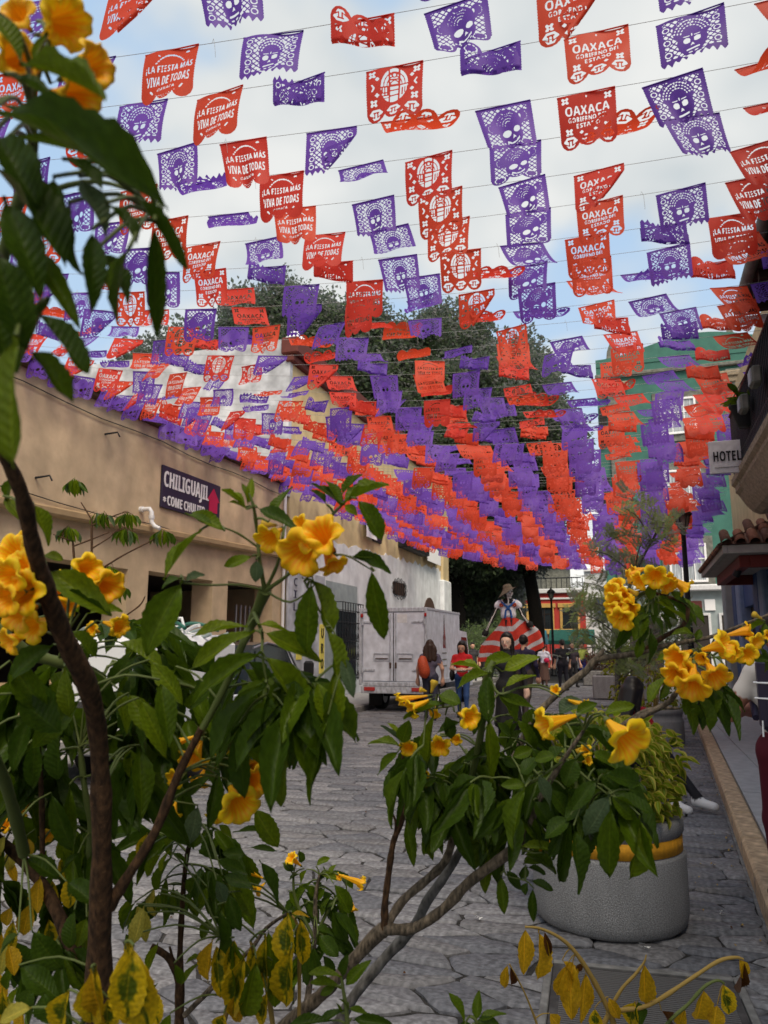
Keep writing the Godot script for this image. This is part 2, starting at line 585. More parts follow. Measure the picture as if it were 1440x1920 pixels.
func build_ground() -> void:
	var st := S()
	st.set_smooth_group(-1)
	quad(st, Vector3(-400, -0.045, -500), Vector3(400, -0.045, -500), Vector3(400, -0.045, 60), Vector3(-400, -0.045, 60))
	struct("ground", st, M.kerb_grey)
	st = S()
	quad(st, Vector3(-6.4, -0.022, -75), Vector3(2.4, -0.022, -75), Vector3(0.9, -0.022, 4), Vector3(-6.4, -0.022, 4))
	var street := struct("street", st, M.mortar)
	# irregular slabs of grey stone
	var sx := 0.37
	var sz := 0.165
	var k := sx / sz
	var seeds := {}
	var cols := 21
	var rows := 190
	for r in range(-2, rows + 2):
		for c in range(-2, cols + 2):
			if rng.randf() < 0.16: continue
			seeds[Vector2i(c, r)] = Vector2(-6.6 + (c + 0.5 + R(-0.42, 0.42)) * sx, -(2.6 + (r + 0.5 + R(-0.4, 0.4)) * sz) * k)
	var stones := []
	for key in seeds:
		var p: Vector2 = seeds[key]
		var poly := PackedVector2Array([p + Vector2(-1.2, -1.2), p + Vector2(1.2, -1.2), p + Vector2(1.2, 1.2), p + Vector2(-1.2, 1.2)])
		for dr in range(-3, 4):
			for dc in range(-3, 4):
				if dr == 0 and dc == 0: continue
				var key2: Vector2i = key + Vector2i(dc, dr)
				if not seeds.has(key2): continue
				var mid: Vector2 = (p + seeds[key2]) / 2.0
				var nrm: Vector2 = (seeds[key2] - p).normalized()
				poly = clip(poly, mid, nrm)
		var fl := PackedVector2Array()
		for v in poly: fl.append(Vector2(v.x, v.y / k))
		# cut at the two kerbs
		fl = clip(fl, Vector2(-6.44, 0), Vector2(-1, 0))
		fl = clip(fl, Vector2(kerb_x(0) - 0.01, 0), Vector2(1, 0.0336).normalized())
		if fl.size() < 3: continue
		var far := -p.y / k > 16.0
		var sh := Geometry2D.offset_polygon(fl, -0.0085 if not far else -0.013, Geometry2D.JOIN_ROUND if false else Geometry2D.JOIN_MITER)
		if sh.is_empty(): continue
		var g: PackedVector2Array = sh[0]
		if g.size() < 3: continue
		if Geometry2D.is_polygon_clockwise(g): g.reverse()
		var c := Vector2.ZERO
		for v in g: c += v / g.size()
		stones.append([c, g])
	stones.sort_custom(func(a, b): return rank(a[0]) < rank(b[0]))
	var rest := []
	for i in 5: rest.append(S())
	for i in stones.size():
		var c: Vector2 = stones[i][0]
		var m := stone_mesh(stones[i][1], i < 700)
		var xf := Transform3D(Basis.IDENTITY, Vector3(c.x, R(-0.004, 0.004), c.y))
		var kind := rng.randi() % 5
		if i < 300: inst("paving_stone", m, M["paver%d" % kind], street, xf)
		else: rest[kind].append_from(m, 0, xf)
	for i in 5:
		tag(inst("paving_stones_beyond", rest[i].commit(), M["paver%d" % i], street), "", "", "", "stuff")

	# far pavement and kerb
	st = S()
	span(st, Vector3(-8.6, -0.05, -45), Vector3(-6.62, 0.125, 4))
	struct("left_pavement", st, M.concrete_walk)
	st = S()
	span(st, Vector3(-6.62, -0.05, -45), Vector3(-6.45, 0.13, 4), 0.02)
	struct("left_kerb", st, M.kerb_grey)
	# near pavement: ochre kerb stones and concrete slabs
	st = S()
	prism(st, [Vector2(kerb_x(4), 4), Vector2(kerb_x(-33), -33), Vector2(9, -33), Vector2(9, 4)], 0.14, Transform3D(Basis(Vector3.RIGHT, PI / 2), Vector3(0, 0.02, 0)))
	var walk := struct("right_pavement", st, M.kerb_grey)
	st = S()
	prism(st, [Vector2(kerb_x(4) - 0.02, 4), Vector2(kerb_x(-33) - 0.02, -33), Vector2(kerb_x(-33) + 0.1, -33), Vector2(kerb_x(4) + 0.1, 4)], 0.03, Transform3D(Basis(Vector3.RIGHT, PI / 2), Vector3(0, -0.03, 0)))
	var kerb := struct("right_kerb", st, M.kerb_grey)
	var z := -1.5
	while z > -32.0:
		var l := R(0.85, 1.15)
		var z2 := z - l
		st = S()
		box(st, Vector3.ZERO, Vector3(0.16, 0.20, l - 0.012), 0.018)
		obj("kerb_stone", st, M.kerb_ochre, kerb, Transform3D(Basis(Vector3.UP, 0.0336 * -1.0), Vector3(kerb_x((z + z2) / 2) + 0.08, 0.035 + R(-0.004, 0.004), (z + z2) / 2)))
		z = z2
	for zi in 20:
		var za := -1.0 - zi * 1.5
		for s in 2:
			st = S()
			var xa := kerb_x(za - 0.75) + 0.168 if s == 0 else 1.235
			var xb := 1.225 if s == 0 else 2.6
			if xb - xa < 0.06: continue
			var xc := kerb_x(za - 1.494) + 0.168 if s == 0 else xa
			var xd := kerb_x(za) + 0.168 if s == 0 else xa
			prism(st, [Vector2(xd, za), Vector2(xc, za - 1.494), Vector2(xb, za - 1.494), Vector2(xb, za)], 0.05, Transform3D(Basis(Vector3.RIGHT, PI / 2), Vector3(0, 0.105 + R(-0.002, 0.002), 0)))
			obj("pavement_slab", st, M.concrete_walk, walk)
	# a ribbed steel cover sunk in the stones
	var cover := thing("steel_cover", "ribbed dark steel utility cover set in the stone street", "manhole cover", Vector3(-0.04, 0, -3.46), "", 0.06)
	st = S()
	box(st, Vector3(0, 0.0, 0), Vector3(0.80, 0.02, 1.26), 0.004)
	obj("plate", st, M.plate, cover)
	st = S()
	for i in 62:
		box(st, Vector3(0, 0.0115, -0.585 + i * 0.019), Vector3(0.72, 0.005, 0.009))
	tag(obj("ribs", st, M.plate_rib, cover), "", "", "", "stuff")
	st = S()
	for s in [-1, 1]:
		box(st, Vector3(s * 0.42, 0.002, 0), Vector3(0.035, 0.026, 1.34), 0.004)
		box(st, Vector3(0, 0.002, s * 0.652), Vector3(0.804, 0.026, 0.035), 0.004)
	obj("frame", st, M.kerb_grey, cover)
	var bits := [[], []]
	for i in 260:
		var bz := -R(3.0, 16.0)
		var x := kerb_x(bz) - absf(rng.randfn(0.0, 0.5)) - 0.03 if i % 2 else R(-6.3, 0.5)
		bits[i % 2].append(Transform3D(Basis.from_euler(Vector3(R(-1.7, -1.3), R(0, TAU), R(-0.3, 0.3))).scaled(Vector3(0.016, 0.03, 0.03) * R(0.5, 1.3)), Vector3(x, 0.008, bz)))
	var fallen := thing("fallen_leaves", "scattered dry leaf bits on the street, thickest along the ochre kerb", "fallen leaves", Vector3.ZERO)
	fallen.set_meta("kind", "stuff")
	multi("leaf_bits", leaf_mesh(3), M.leaf_dry, bits[0], fallen)
	multi("leaf_bits", leaf_mesh(1), M.stem_dry, bits[1], fallen)
	for q in [[Vector3(-0.954, 0, -4.597), "crumpled white paper scrap on the stones before the planter"], [Vector3(-0.07, 0, -4.426), "small pale chip of rubbish under the planter's edge"], [Vector3(0.356, 0, -5.082), "tiny white scrap beside the ochre kerb"]]:
		st = S()
		st.set_smooth_group(-1)
		for i in 5:
			var a := Vector3(R(-0.03, 0.03), R(0.004, 0.02), R(-0.025, 0.025))
			tri(st, a, a + Vector3(R(0.01, 0.04), R(0, 0.012), R(-0.02, 0.02)), a + Vector3(R(-0.02, 0.02), R(0, 0.012), R(0.01, 0.04)))
		var o := obj("paper_scrap", st, M.litter, self, Transform3D(Basis.IDENTITY, q[0]))
		tag(o, q[1], "litter")

func rank(c: Vector2) -> float:
	# distance, with what lies outside the view's wedge put last
	var a := absf(atan2(-c.x, -c.y) - deg_to_rad(18.0))
	return c.length() + (40.0 if a > 0.52 or c.y > -2.9 else 0.0)

func clip(poly: PackedVector2Array, p: Vector2, n: Vector2) -> PackedVector2Array:
	var out := PackedVector2Array()
	for i in poly.size():
		var a := poly[i]
		var b := poly[(i + 1) % poly.size()]
		var da := (a - p).dot(n)
		var db := (b - p).dot(n)
		if da <= 0.0: out.append(a)
		if (da < 0.0 and db > 0.0) or (da > 0.0 and db < 0.0):
			out.append(a.lerp(b, da / (da - db)))
	return out


# a wall along z at plane x (faces +x), pierced by openings [z near, z far, y low, y high]
func pierced(st: SurfaceTool, x: float, thick: float, z0: float, z1: float, y0: float, y1: float, holes: Array) -> void:
	var z := z0
	for h in holes:
		span(st, Vector3(x - thick, y0, z), Vector3(x, y1, h[0]))
		span(st, Vector3(x - thick, h[3], h[0]), Vector3(x, y1, h[1]))
		if h[2] > y0: span(st, Vector3(x - thick, y0, h[0]), Vector3(x, h[2], h[1]))
		z = h[1]
	span(st, Vector3(x - thick, y0, z), Vector3(x, y1, z1))

func build_tan_house() -> void:
	var o := thing("tan_house", "low tan plastered house with dark square openings and a black sign", "house", Vector3(-8.5, 0, -8))
	var st := S()
	var holes := [[-2.2, -4.4, 1.0, 2.84], [-5.0, -7.4, 1.0, 2.85], [-8.0, -11.45, 1.0, 2.87], [-12.05, -14.32, 1.0, 2.9], [-14.95, -17.15, 1.0, 2.95]]
	pierced(st, -8.5, 0.5, 4.0, -17.8, 0, 5.62, holes)
	span(st, Vector3(-18, 0, 3.5), Vector3(-9.0, 5.62, 4.0))
	span(st, Vector3(-18, 0, -17.8), Vector3(-17.5, 5.62, 3.5))
	span(st, Vector3(-17.5, 5.4, -17.8), Vector3(-9.0, 5.6, 3.5))
	span(st, Vector3(-17.5, 0, -17.8), Vector3(-9.0, 5.4, -17.5))
	objw("wall", st, M.plaster_tan, o)
	st = S()
	span(st, Vector3(-12.5, 0.0, -17.4), Vector3(-12.2, 5.3, 3.4))
	span(st, Vector3(-12.2, 2.96, -17.4), Vector3(-9.01, 3.1, 3.4))
	span(st, Vector3(-12.2, 0.05, -17.4), Vector3(-9.01, 0.2, 3.4))
	objw("inner_wall", st, M.room, o)
	# sloping string course
	st = S()
	box(st, Vector3.ZERO, Vector3(0.26, 0.14, 22.0), 0.03, Transform3D(Basis(Vector3.RIGHT, 0.03), Vector3(-8.43, 3.47, -6.8)))
	objw("ledge", st, M.plaster_ochre, o)
	st = S()
	span(st, Vector3(-8.62, 5.62, -17.9), Vector3(-8.36, 5.70, 4), 0.015)
	span(st, Vector3(-8.62, 5.70, -17.9), Vector3(-8.30, 5.77, 4), 0.02)
	objw("parapet_cap", st, M.cap_brown, o)
	for h in holes:
		st = S()
		span(st, Vector3(-9.02, 0.94, h[1]), Vector3(-8.42, 1.0, h[0]), 0.012)
		objw("sill", st, M.plaster_ochre, o)
	# something pale in the last opening
	for k in 4:
		st = S()
		span(st, Vector3(-8.92, 1.0, -16.05 - k * 0.22), Vector3(-8.88, 2.5, -16.1 - k * 0.22), 0.01)
		objw("shutter_bar", st, M.steel, o)
	# drain pipe of white plastic with an elbow
	st = S()
	tube(st, [Vector3(-8.5, 3.98, -11.7), Vector3(-8.30, 3.98, -11.7), Vector3(-8.26, 3.92, -11.7), Vector3(-8.26, 3.74, -11.72), Vector3(-8.2, 3.66, -11.74), Vector3(-8.1, 3.62, -11.76)], [0.04, 0.042, 0.042, 0.04, 0.04, 0.035], 12)
	objw("drain_pipe", st, M.pvc, o)
	st = S()
	tube(st, [Vector3(-8.26, 3.86, -11.71), Vector3(-8.26, 3.80, -11.715)], [0.052], 12)
	tube(st, [Vector3(-8.5, 3.98, -11.7), Vector3(-8.44, 3.98, -11.7)], [0.056], 12)
	objw("pipe_collar", st, M.pvc, o)
	for q in [Vector3(-8.5, 4.02, -9.1), Vector3(-8.5, 5.1, -10.6), Vector3(-8.5, 4.75, -16.4)]:
		st = S()
		tube(st, [q, q + Vector3(0.22, 0.03, -0.05), q + Vector3(0.26, -0.05, -0.06)], [0.018, 0.014], 6)
		objw("iron_hook", st, M.iron, o)

	st = S()
	tube(st, [Vector3(-8.44, 5.6, -17.62), Vector3(-8.44, 0.2, -17.62)], [0.04], 10)
	objw("downpipe", st, M.pvc, o)
	for y in [3.75, 5.38]:
		st = S()
		var cp := []
		for k in 23: cp.append(Vector3(-8.465, y + 0.02 * sin(k * 1.7) - 0.03 * absf(sin(k * 0.8)), 2.0 - k * 0.89))
		tube(st, cp, [0.009], 5)
		objw("cable", st, M.iron, o)
	# the sign
	var sg := thing("shop_sign", "black board sign reading CHILIGUAJIL with a magenta arrow on the tan wall", "sign", Vector3(-8.5, 4.1, -13.3))
	st = S()
	span(st, Vector3(-8.5, 4.13, -14.42), Vector3(-8.455, 4.95, -12.27), 0.006)
	objw("board", st, M.navy, sg)
	var at := Transform3D(FX, Vector3(0.05, 0, 0))
	letters("lettering", "CHILIGUAJIL", 1.62, 0.40, M.white_flat, sg, at.translated(Vector3(0, 0.55, 0.17)), true)
	letters("lettering", "COME CHULITO", 1.34, 0.19, M.white_flat, sg, at.translated(Vector3(0, 0.19, 0.17)), true)
	for s in [0.94, -0.60]:
		for t in 3:
			st = S()
			box(st, Vector3.ZERO, Vector3(0.012, 0.1, 0.02), 0.0, Transform3D(Basis(Vector3.RIGHT, t * 1.05), Vector3(0.05, 0.19, s)))
			obj("asterisk_stroke", st, M.white_flat, sg)
	st = S()
	prism(st, [Vector2(-0.16, -0.22), Vector2(0.16, -0.22), Vector2(0.16, 0.03), Vector2(0.24, 0.03), Vector2(0, 0.30), Vector2(-0.24, 0.03), Vector2(-0.16, 0.03)], 0.014, at.translated(Vector3(0.002, 0.44, -0.83)))
	obj("arrow", st, M.magenta, sg)

func window_frame(o: Node3D, a: Vector3, b: Vector3, m: Material, pane: Material, muntins: int, deep := 0.08, bar := 0.09) -> void:
	# a window in a wall that faces +z: a and b are its outer corners on the wall
	var f := Node3D.new()
	f.name = "window"
	o.add_child(f, true)
	var st := S()
	span(st, Vector3(a.x, a.y, a.z), Vector3(a.x + bar, b.y, a.z + deep), 0.01)
	span(st, Vector3(b.x - bar, a.y, a.z), Vector3(b.x, b.y, a.z + deep), 0.01)
	span(st, Vector3(a.x + bar, b.y - bar, a.z), Vector3(b.x - bar, b.y, a.z + deep), 0.01)
	span(st, Vector3(a.x + bar, a.y, a.z), Vector3(b.x - bar, a.y + bar, a.z + deep), 0.01)
	for k in muntins:
		var x := lerpf(a.x, b.x, (k + 1.0) / (muntins + 1.0))
		span(st, Vector3(x - 0.022, a.y + bar, a.z + 0.02), Vector3(x + 0.022, b.y - bar, a.z + deep * 0.8))
	if muntins: span(st, Vector3(a.x + bar, (a.y * 0.4 + b.y * 0.6) - 0.02, a.z + 0.022), Vector3(b.x - bar, (a.y * 0.4 + b.y * 0.6) + 0.02, a.z + deep * 0.7))
	objw("frame", st, m, f)
	st = S()
	span(st, Vector3(a.x + bar * 0.8, a.y + bar * 0.8, a.z + 0.004), Vector3(b.x - bar * 0.8, b.y - bar * 0.8, a.z + 0.014))
	objw("pane", st, pane, f)

func build_white_house() -> void:
	var o := thing("two_storey_house", "tall house, olive above and ragged white paint below, with a dark red cornice", "house", Vector3(-8.5, 0, -26))
	var st := S()
	span(st, Vector3(-20, 0, -35.2), Vector3(-8.5, 9.3, -18.0))
	objw("wall", st, M.plaster_olive, o)
	st = S()
	span(st, Vector3(-20, 5.4, -18.0), Vector3(-8.49, 9.72, -17.82))
	objw("side_wall", st, M.plaster_pale, o)
	# the white coat of paint with a ragged top
	st = S()
	var top := []
	var n := FastNoiseLite.new()
	n.seed = 9
	n.frequency = 1.4
	for i in 120:
		var z := -18.0 - i * 17.2 / 119.0
		top.append(Vector2(-z, lerpf(4.5, 5.05, i / 119.0) + n.get_noise_1d(z) * 0.22 + (0.18 if i % 7 == 3 else 0.0) * n.get_noise_1d(z * 5.0)))
	st.set_smooth_group(-1)
	for i in 119:
		var a: Vector2 = top[i]
		var b: Vector2 = top[i + 1]
		quad(st, Vector3(-8.484, a.y, -a.x), Vector3(-8.484, b.y, -b.x), Vector3(-8.484, 0, -b.x), Vector3(-8.484, 0, -a.x))
		quad(st, Vector3(-8.5, a.y, -a.x), Vector3(-8.5, b.y, -b.x), Vector3(-8.484, b.y, -b.x), Vector3(-8.484, a.y, -a.x))
	objw("white_coat", st, M.plaster_white, o)
	st = S()
	span(st, Vector3(-8.72, 9.25, -35.35), Vector3(-8.22, 9.72, -17.7), 0.04)
	span(st, Vector3(-8.6, 9.05, -35.3), Vector3(-8.36, 9.25, -17.75), 0.03)
	objw("cornice", st, M.cornice_red, o)
	st = S()
	span(st, Vector3(-8.5, 0, -35.35), Vector3(-8.26, 4.55, -33.9), 0.05)
	objw("end_pilaster", st, M.plaster_white, o)
	st = S()
	span(st, Vector3(-8.5, 4.5, -35.3), Vector3(-8.36, 9.05, -34.2), 0.03)
	objw("upper_pilaster", st, M.plaster_olive, o)
	# pale panel with the insurance boards
	st = S()
	span(st, Vector3(-8.5, 0.1, -20.35), Vector3(-8.44, 3.5, -17.9), 0.01)
	objw("panel", st, M.plaster_pale, o)
	for q in [["E", -18.62, 1.2, 2.4, 1], ["URO", -20.15, 0.8, 2.15, 3]]:
		st = S()
		span(st, Vector3(-8.44, q[2], q[1] - 0.17), Vector3(-8.42, q[3], q[1] + 0.17), 0.004)
		var b := objw("yellow_strip", st, M.yellow_sign, o)
		for k in q[4]:
			var y: float = q[3] - 0.24 - k * 0.42
			letters("lettering", q[0].substr(k, 1), 0.17, 0.27, M.black, b, b.transform.affine_inverse() * Transform3D(FX, Vector3(-8.416, y, q[1]) - o.position))
	for k in 3:
		letters("lettering", "CIL".substr(k, 1), 0.2, 0.2, M.navy, o, Transform3D(FX, Vector3(-8.434, 3.2 - k * 0.32, -18.35) - o.position), false)
	# weathered grey recess with an iron grille
	st = S()
	span(st, Vector3(-8.5, 0.5, -23.1), Vector3(-8.47, 3.42, -20.5))
	objw("door_panel", st, M.shop_grey, o)
	st = S()
	span(st, Vector3(-8.5, 0.6, -22.9), Vector3(-8.455, 2.6, -21.3))
	var w := objw("barred_window", st, M.glass_dark, o)
	for k in 9:
		st = S()
		var z := -21.2 - k * 0.22
		tube(st, [Vector3(-8.22, 0.55, z), Vector3(-8.22, 2.85, z)], [0.014], 6)
		objw("grille_bar", st, M.iron, w)
	for y in [0.6, 1.15, 1.7, 2.25, 2.6, 2.84]:
		st = S()
		tube(st, [Vector3(-8.44, y, -21.15), Vector3(-8.22, y, -21.15), Vector3(-8.22, y, -23.0), Vector3(-8.44, y, -23.0)], [0.014], 6)
		objw("grille_rail", st, M.iron, w)
	for k in 8:
		for y in [0.88, 1.43, 1.98]:
			st = S()
			var z := -21.31 - k * 0.22
			tube(st, [Vector3(-8.22, y - 0.27, z), Vector3(-8.22, y, z + 0.1), Vector3(-8.22, y + 0.27, z), Vector3(-8.22, y, z - 0.1), Vector3(-8.22, y - 0.27, z)], [0.009], 4)
			objw("scroll", st, M.iron, w)
	# small window with a wrought surround
	st = S()
	span(st, Vector3(-8.484, 3.45, -28.35), Vector3(-8.46, 3.92, -26.95))
	var sw := objw("small_window", st, M.rust, o)
	for k in 14:
		st = S()
		var t := TAU * k / 14.0
		var c := Vector3(-8.44, 3.68 + sin(t) * 0.34, -27.65 + cos(t) * 0.85)
		var pts := []
		for j in 9: pts.append(c + Vector3(0, sin(TAU * j / 8.0) * 0.07, cos(TAU * j / 8.0) * 0.11))
		tube(st, pts, [0.013], 4)
		objw("scroll", st, M.iron, sw)
	for k in 6:
		st = S()
		tube(st, [Vector3(-8.42, 3.4, -27.0 - k * 0.26), Vector3(-8.42, 3.95, -27.0 - k * 0.26)], [0.015], 5)
		objw("grille_bar", st, M.iron, sw)
	# arched hatch
	st = S()
	var arch := [Vector2(-0.95, -0.9), Vector2(0.95, -0.9)]
	for k in 13: arch.append(Vector2(0.95 * cos(PI * k / 12.0), 0.85 * sin(PI * k / 12.0)))
	prism(st, arch, 0.05, Transform3D(FX, Vector3(-8.47, 2.78, -32.1)))
	objw("arched_hatch", st, M.rust, o)
	# upper windows
	for q in [[-20.8, -22.3, 7.5, 8.3, 0.0], [-24.6, -25.5, 5.1, 7.4, 0.02], [-27.6, -30.8, 5.25, 7.6, 0.35], [-32.0, -33.6, 5.2, 7.5, 0.02]]:
		st = S()
		span(st, Vector3(-8.5, q[2], q[1]), Vector3(-8.45 + q[4], q[3], q[0]), 0.03)
		var f := objw("window", st, M.iron, o)
		st = S()
		var zm: float = (q[0] + q[1]) / 2
		span(st, Vector3(-8.449 + q[4], q[2] + 0.12, q[1] + 0.12), Vector3(-8.44 + q[4], q[3] - 0.12, zm - 0.05))
		objw("pane", st, M.glass_dark, f)
		st = S()
		span(st, Vector3(-8.449 + q[4], q[2] + 0.12, zm + 0.05), Vector3(-8.44 + q[4], q[3] - 0.12, q[0] - 0.12))
		objw("pane", st, M.glass_dark, f)
	# cloth banners with a white foot
	for q in [[-23.5, -24.55, "narrow teal banner hanging beside the first upper window of the olive house"], [-30.95, -33.2, "wide teal banner hanging over the last upper window of the olive house"]]:
		var bn := thing("wall_banner", q[2], "banner", Vector3(-8.4, 5.2, q[0]), "teal banners on the olive house")
		st = S()
		st.set_smooth_group(0)
		var dx := 0.05 if q[0] > -28 else 0.12
		for i in 8:
			for j in 12:
				var p := []
				for k in [[0, 0], [1, 0], [1, 1], [0, 1]]:
					var u: float = (i + k[0]) / 8.0
					var v: float = (j + k[1]) / 12.0
					p.append(Vector3(dx + 0.03 * sin(u * 7.0 + v * 2.0), v * 2.1 + 0.25, -u * (q[0] - q[1])))
				quad(st, p[3], p[2], p[1], p[0])
		obj("cloth", st, M.teal_cloth, bn)
		st = S()
		var ft := []
		for k in 9: ft.append(Vector2((q[0] - q[1]) * (0.5 - 0.5 * cos(PI * k / 8.0)), 0.3 + 0.28 * sin(PI * k / 8.0)))
		prism(st, ft + [Vector2(q[0] - q[1], -0.1), Vector2(0, -0.1)], 0.02, Transform3D(FX, Vector3(dx + 0.05, 0, 0)))
		obj("foot", st, M.white_flat, bn)
		st = S()
		ell(st, Vector3(dx + 0.05, 1.15, -(q[0] - q[1]) * 0.45), Vector3(0.02, 0.28, (q[0] - q[1]) * 0.22), 8)
		obj("emblem", st, M.curtain, bn)
	# tanks on the roof
	for q in [[Vector3(-10.6, 9.3, -20.5), 0.75, 1.15, "dark round water tank on the flat roof edge", "iron"], [Vector3(-9.1, 9.3, -19.4), 0.36, 1.25, "white water tank standing at the roof corner by the red cornice", "pvc"]]:
		var t := thing("water_tank", q[3], "water tank", q[0])
		st = S()
		lathe(st, [Vector2(0, 0), Vector2(q[1], 0), Vector2(q[1], q[2] * 0.3), Vector2(q[1] * 1.03, q[2] * 0.34), Vector2(q[1], q[2] * 0.38), Vector2(q[1], q[2] * 0.7), Vector2(q[1] * 0.8, q[2] * 0.88), Vector2(q[1] * 0.35, q[2] * 0.97)], 24)
		obj("shell", st, M[q[4]], t)
		st = S()
		lathe(st, [Vector2(q[1] * 0.38, q[2] * 0.95), Vector2(q[1] * 0.38, q[2] * 1.03), Vector2(0, q[2] * 1.05)], 16)
		obj("lid", st, M[q[4]], t)

func build_right_house() -> void:
	var o := thing("hotel_house", "dark house with carved balcony edge, iron railing and deep eaves", "building", Vector3(2.4, 0, -6))
	var st := S()
	span(st, Vector3(2.35, 0.1, -12.4), Vector3(9, 3.3, 4))
	objw("wall", st, M.blue_pale, o)
	st = S()
	span(st, Vector3(2.3, 3.95, -12.4), Vector3(9, 5.75, 4))
	objw("upper_wall", st, M.green_dark, o)
	for z in [-6.4, -10.0]:
		st = S()
		span(st, Vector3(2.2, 3.97, z - 1.3), Vector3(2.32, 5.3, z), 0.02)
		var d := objw("door", st, M.shop_grey, o)
		st = S()
		span(st, Vector3(2.185, 4.0, z - 1.18), Vector3(2.205, 5.2, z - 0.12))
		objw("pane", st, M.glass_dark, d)
	# balcony floor with a carved underside, drawn along the street
	st = S()
	var prof := [Vector2(1.42, 3.95), Vector2(1.42, 3.86), Vector2(1.47, 3.82), Vector2(1.47, 3.76)]
	for k in 9: prof.append(Vector2(1.5 + 0.72 * k / 8.0, 3.72 - 0.42 * sin(PI / 2 * k / 8.0) - 0.1 * sin(TAU * k / 8.0)))
	prof.append_array([Vector2(2.36, 3.28), Vector2(2.36, 3.95)])
	prism(st, prof, 9.2, Transform3D(Basis.IDENTITY, Vector3(0, 0, -7.6)))
	objw("balcony_floor", st, M.stone_carved, o)
	# far end corbel
	st = S()
	var cb := []
	for k in 13: cb.append(Vector2(1.46 + 0.9 * k / 12.0, 3.74 - 0.25 * (1.0 - cos(PI * k / 12.0)) - 0.13 * absf(sin(PI * 1.5 * k / 12.0))))
	prism(st, [Vector2(2.36, 3.84), Vector2(1.46, 3.84)] + cb, 0.5, Transform3D(Basis.IDENTITY, Vector3(0, 0, -11.9)))
	objw("corbel", st, M.stone_carved, o)
	var rail := Node3D.new()
	rail.name = "railing"
	o.add_child(rail)
	st = S()
	for y in [4.0, 4.16, 4.92]:
		tube(st, [Vector3(1.47, y, -3.0), Vector3(1.47, y, -12.2), Vector3(2.32, y, -12.2)], [0.022 if y > 4.5 else 0.014], 6)
	objw("rails", st, M.iron, rail)
	var bal := S()
	tube(bal, [Vector3(0, 4.0, 0), Vector3(0, 4.92, 0)], [0.011], 5)
	var balm := fin(bal)
	var curl := S()
	var cp := []
	for k in 9: cp.append(Vector3(0, 4.08 + 0.06 * sin(TAU * k / 8.0), 0.045 * cos(TAU * k / 8.0)))
	tube(curl, cp, [0.008], 4)
	var curlm := fin(curl)
	for k in 54:
		inst("baluster", balm, M.iron, rail, Transform3D(Basis.IDENTITY, Vector3(1.47, 0, -6.3 - k * 0.11) - o.position))
		inst("ring", curlm, M.iron, rail, Transform3D(Basis.IDENTITY, Vector3(1.47, 0, -6.355 - k * 0.11) - o.position))
	for k in 7: inst("baluster", balm, M.iron, rail, Transform3D(Basis.IDENTITY, Vector3(1.6 + k * 0.11, 0, -12.2) - o.position))
	# eaves
	st = S()
	span(st, Vector3(1.46, 5.70, -10.1), Vector3(9, 5.86, 4))
	objw("eave", st, M.dark_wood, o)
	for k in 22:
		st = S()
		span(st, Vector3(1.5, 5.58, -9.9 + k * 0.42), Vector3(2.3, 5.697, -9.8 + k * 0.42))
		objw("rafter", st, M.dark_wood, o)
	st = S()
	tube(st, [Vector3(1.42, 5.74, 0), Vector3(1.42, 5.74, -10.15)], [0.07], 10)
	objw("gutter", st, M.trim_grey, o)
	st = S()
	span(st, Vector3(1.40, 5.56, -10.24), Vector3(2.2, 5.64, -10.12), 0.01)
	span(st, Vector3(1.40, 5.56, -10.24), Vector3(1.5, 5.9, -10.13), 0.01)
	objw("barge_board", st, M.white_flat, o)
	st = S()
	span(st, Vector3(1.6, 5.86, -10.1), Vector3(9, 6.3, 4))
	objw("roof", st, M.clay_dark, o)
	for z in [-8.9, -9.9]:
		st = S()
		box(st, Vector3(1.36, 4.42, z), Vector3(0.1, 0.2, 0.26), 0.02)
		var f := objw("floodlight", st, M.trim_grey, o)
		st = S()
		box(st, Vector3(1.305, 4.42, z), Vector3(0.012, 0.15, 0.2))
		objw("lens", st, M.curtain, f)

	# hotel sign on a bracket
	var sg := thing("hotel_sign", "square grey sign reading HOTEL projecting above the tiled porch", "sign", Vector3(1.27, 3.84, -11.3))
	st = S()
	box(st, Vector3(0, 0.26, 0), Vector3(0.43, 0.46, 0.05), 0.008)
	obj("plate", st, M.white_paint, sg)
	letters("lettering", "HOTEL", 0.35, 0.14, M.black, sg, Transform3D(Basis(Vector3.UP, 0.0), Vector3(0.015, 0.27, 0.033)), true, 0.006)
	st = S()
	box(st, Vector3(0.02, 0.11, 0.032), Vector3(0.34, 0.006, 0.004))
	obj("rule", st, M.iron, sg)
	st = S()
	tube(st, [Vector3(0.2, 0.42, -0.02), Vector3(0.26, 0.46, -0.02)], [0.015], 6)
	tube(st, [Vector3(0.2, 0.1, -0.02), Vector3(0.26, 0.1, -0.02)], [0.015], 6)
	obj("bracket", st, M.iron, sg)
	st = S()
	tube(st, [Vector3(0.245, 0.9, -0.02), Vector3(0.245, 0.0, -0.02)], [0.02], 6)
	obj("wall_strut", st, M.iron, sg)

	# hanging pot with a trailing plant at the balcony end
	var pt := thing("hanging_pot", "dark hanging flower pot with a few leaves at the balcony's end", "flower pot", Vector3(1.45, 4.252, -10.338))
	st = S()
	lathe(st, [Vector2(0, 0), Vector2(0.12, 0.0), Vector2(0.19, 0.26), Vector2(0.21, 0.26), Vector2(0.21, 0.3), Vector2(0.17, 0.3), Vector2(0.16, 0.24), Vector2(0, 0.24)], 16)
	obj("pot", st, M.iron, pt)
	st = S()
	tube(st, [Vector3(0.2, 0.3, 0), Vector3(0.05, 0.75, 0), Vector3(-0.2, 0.3, 0)], [0.008], 4)
	obj("wire", st, M.iron, pt)
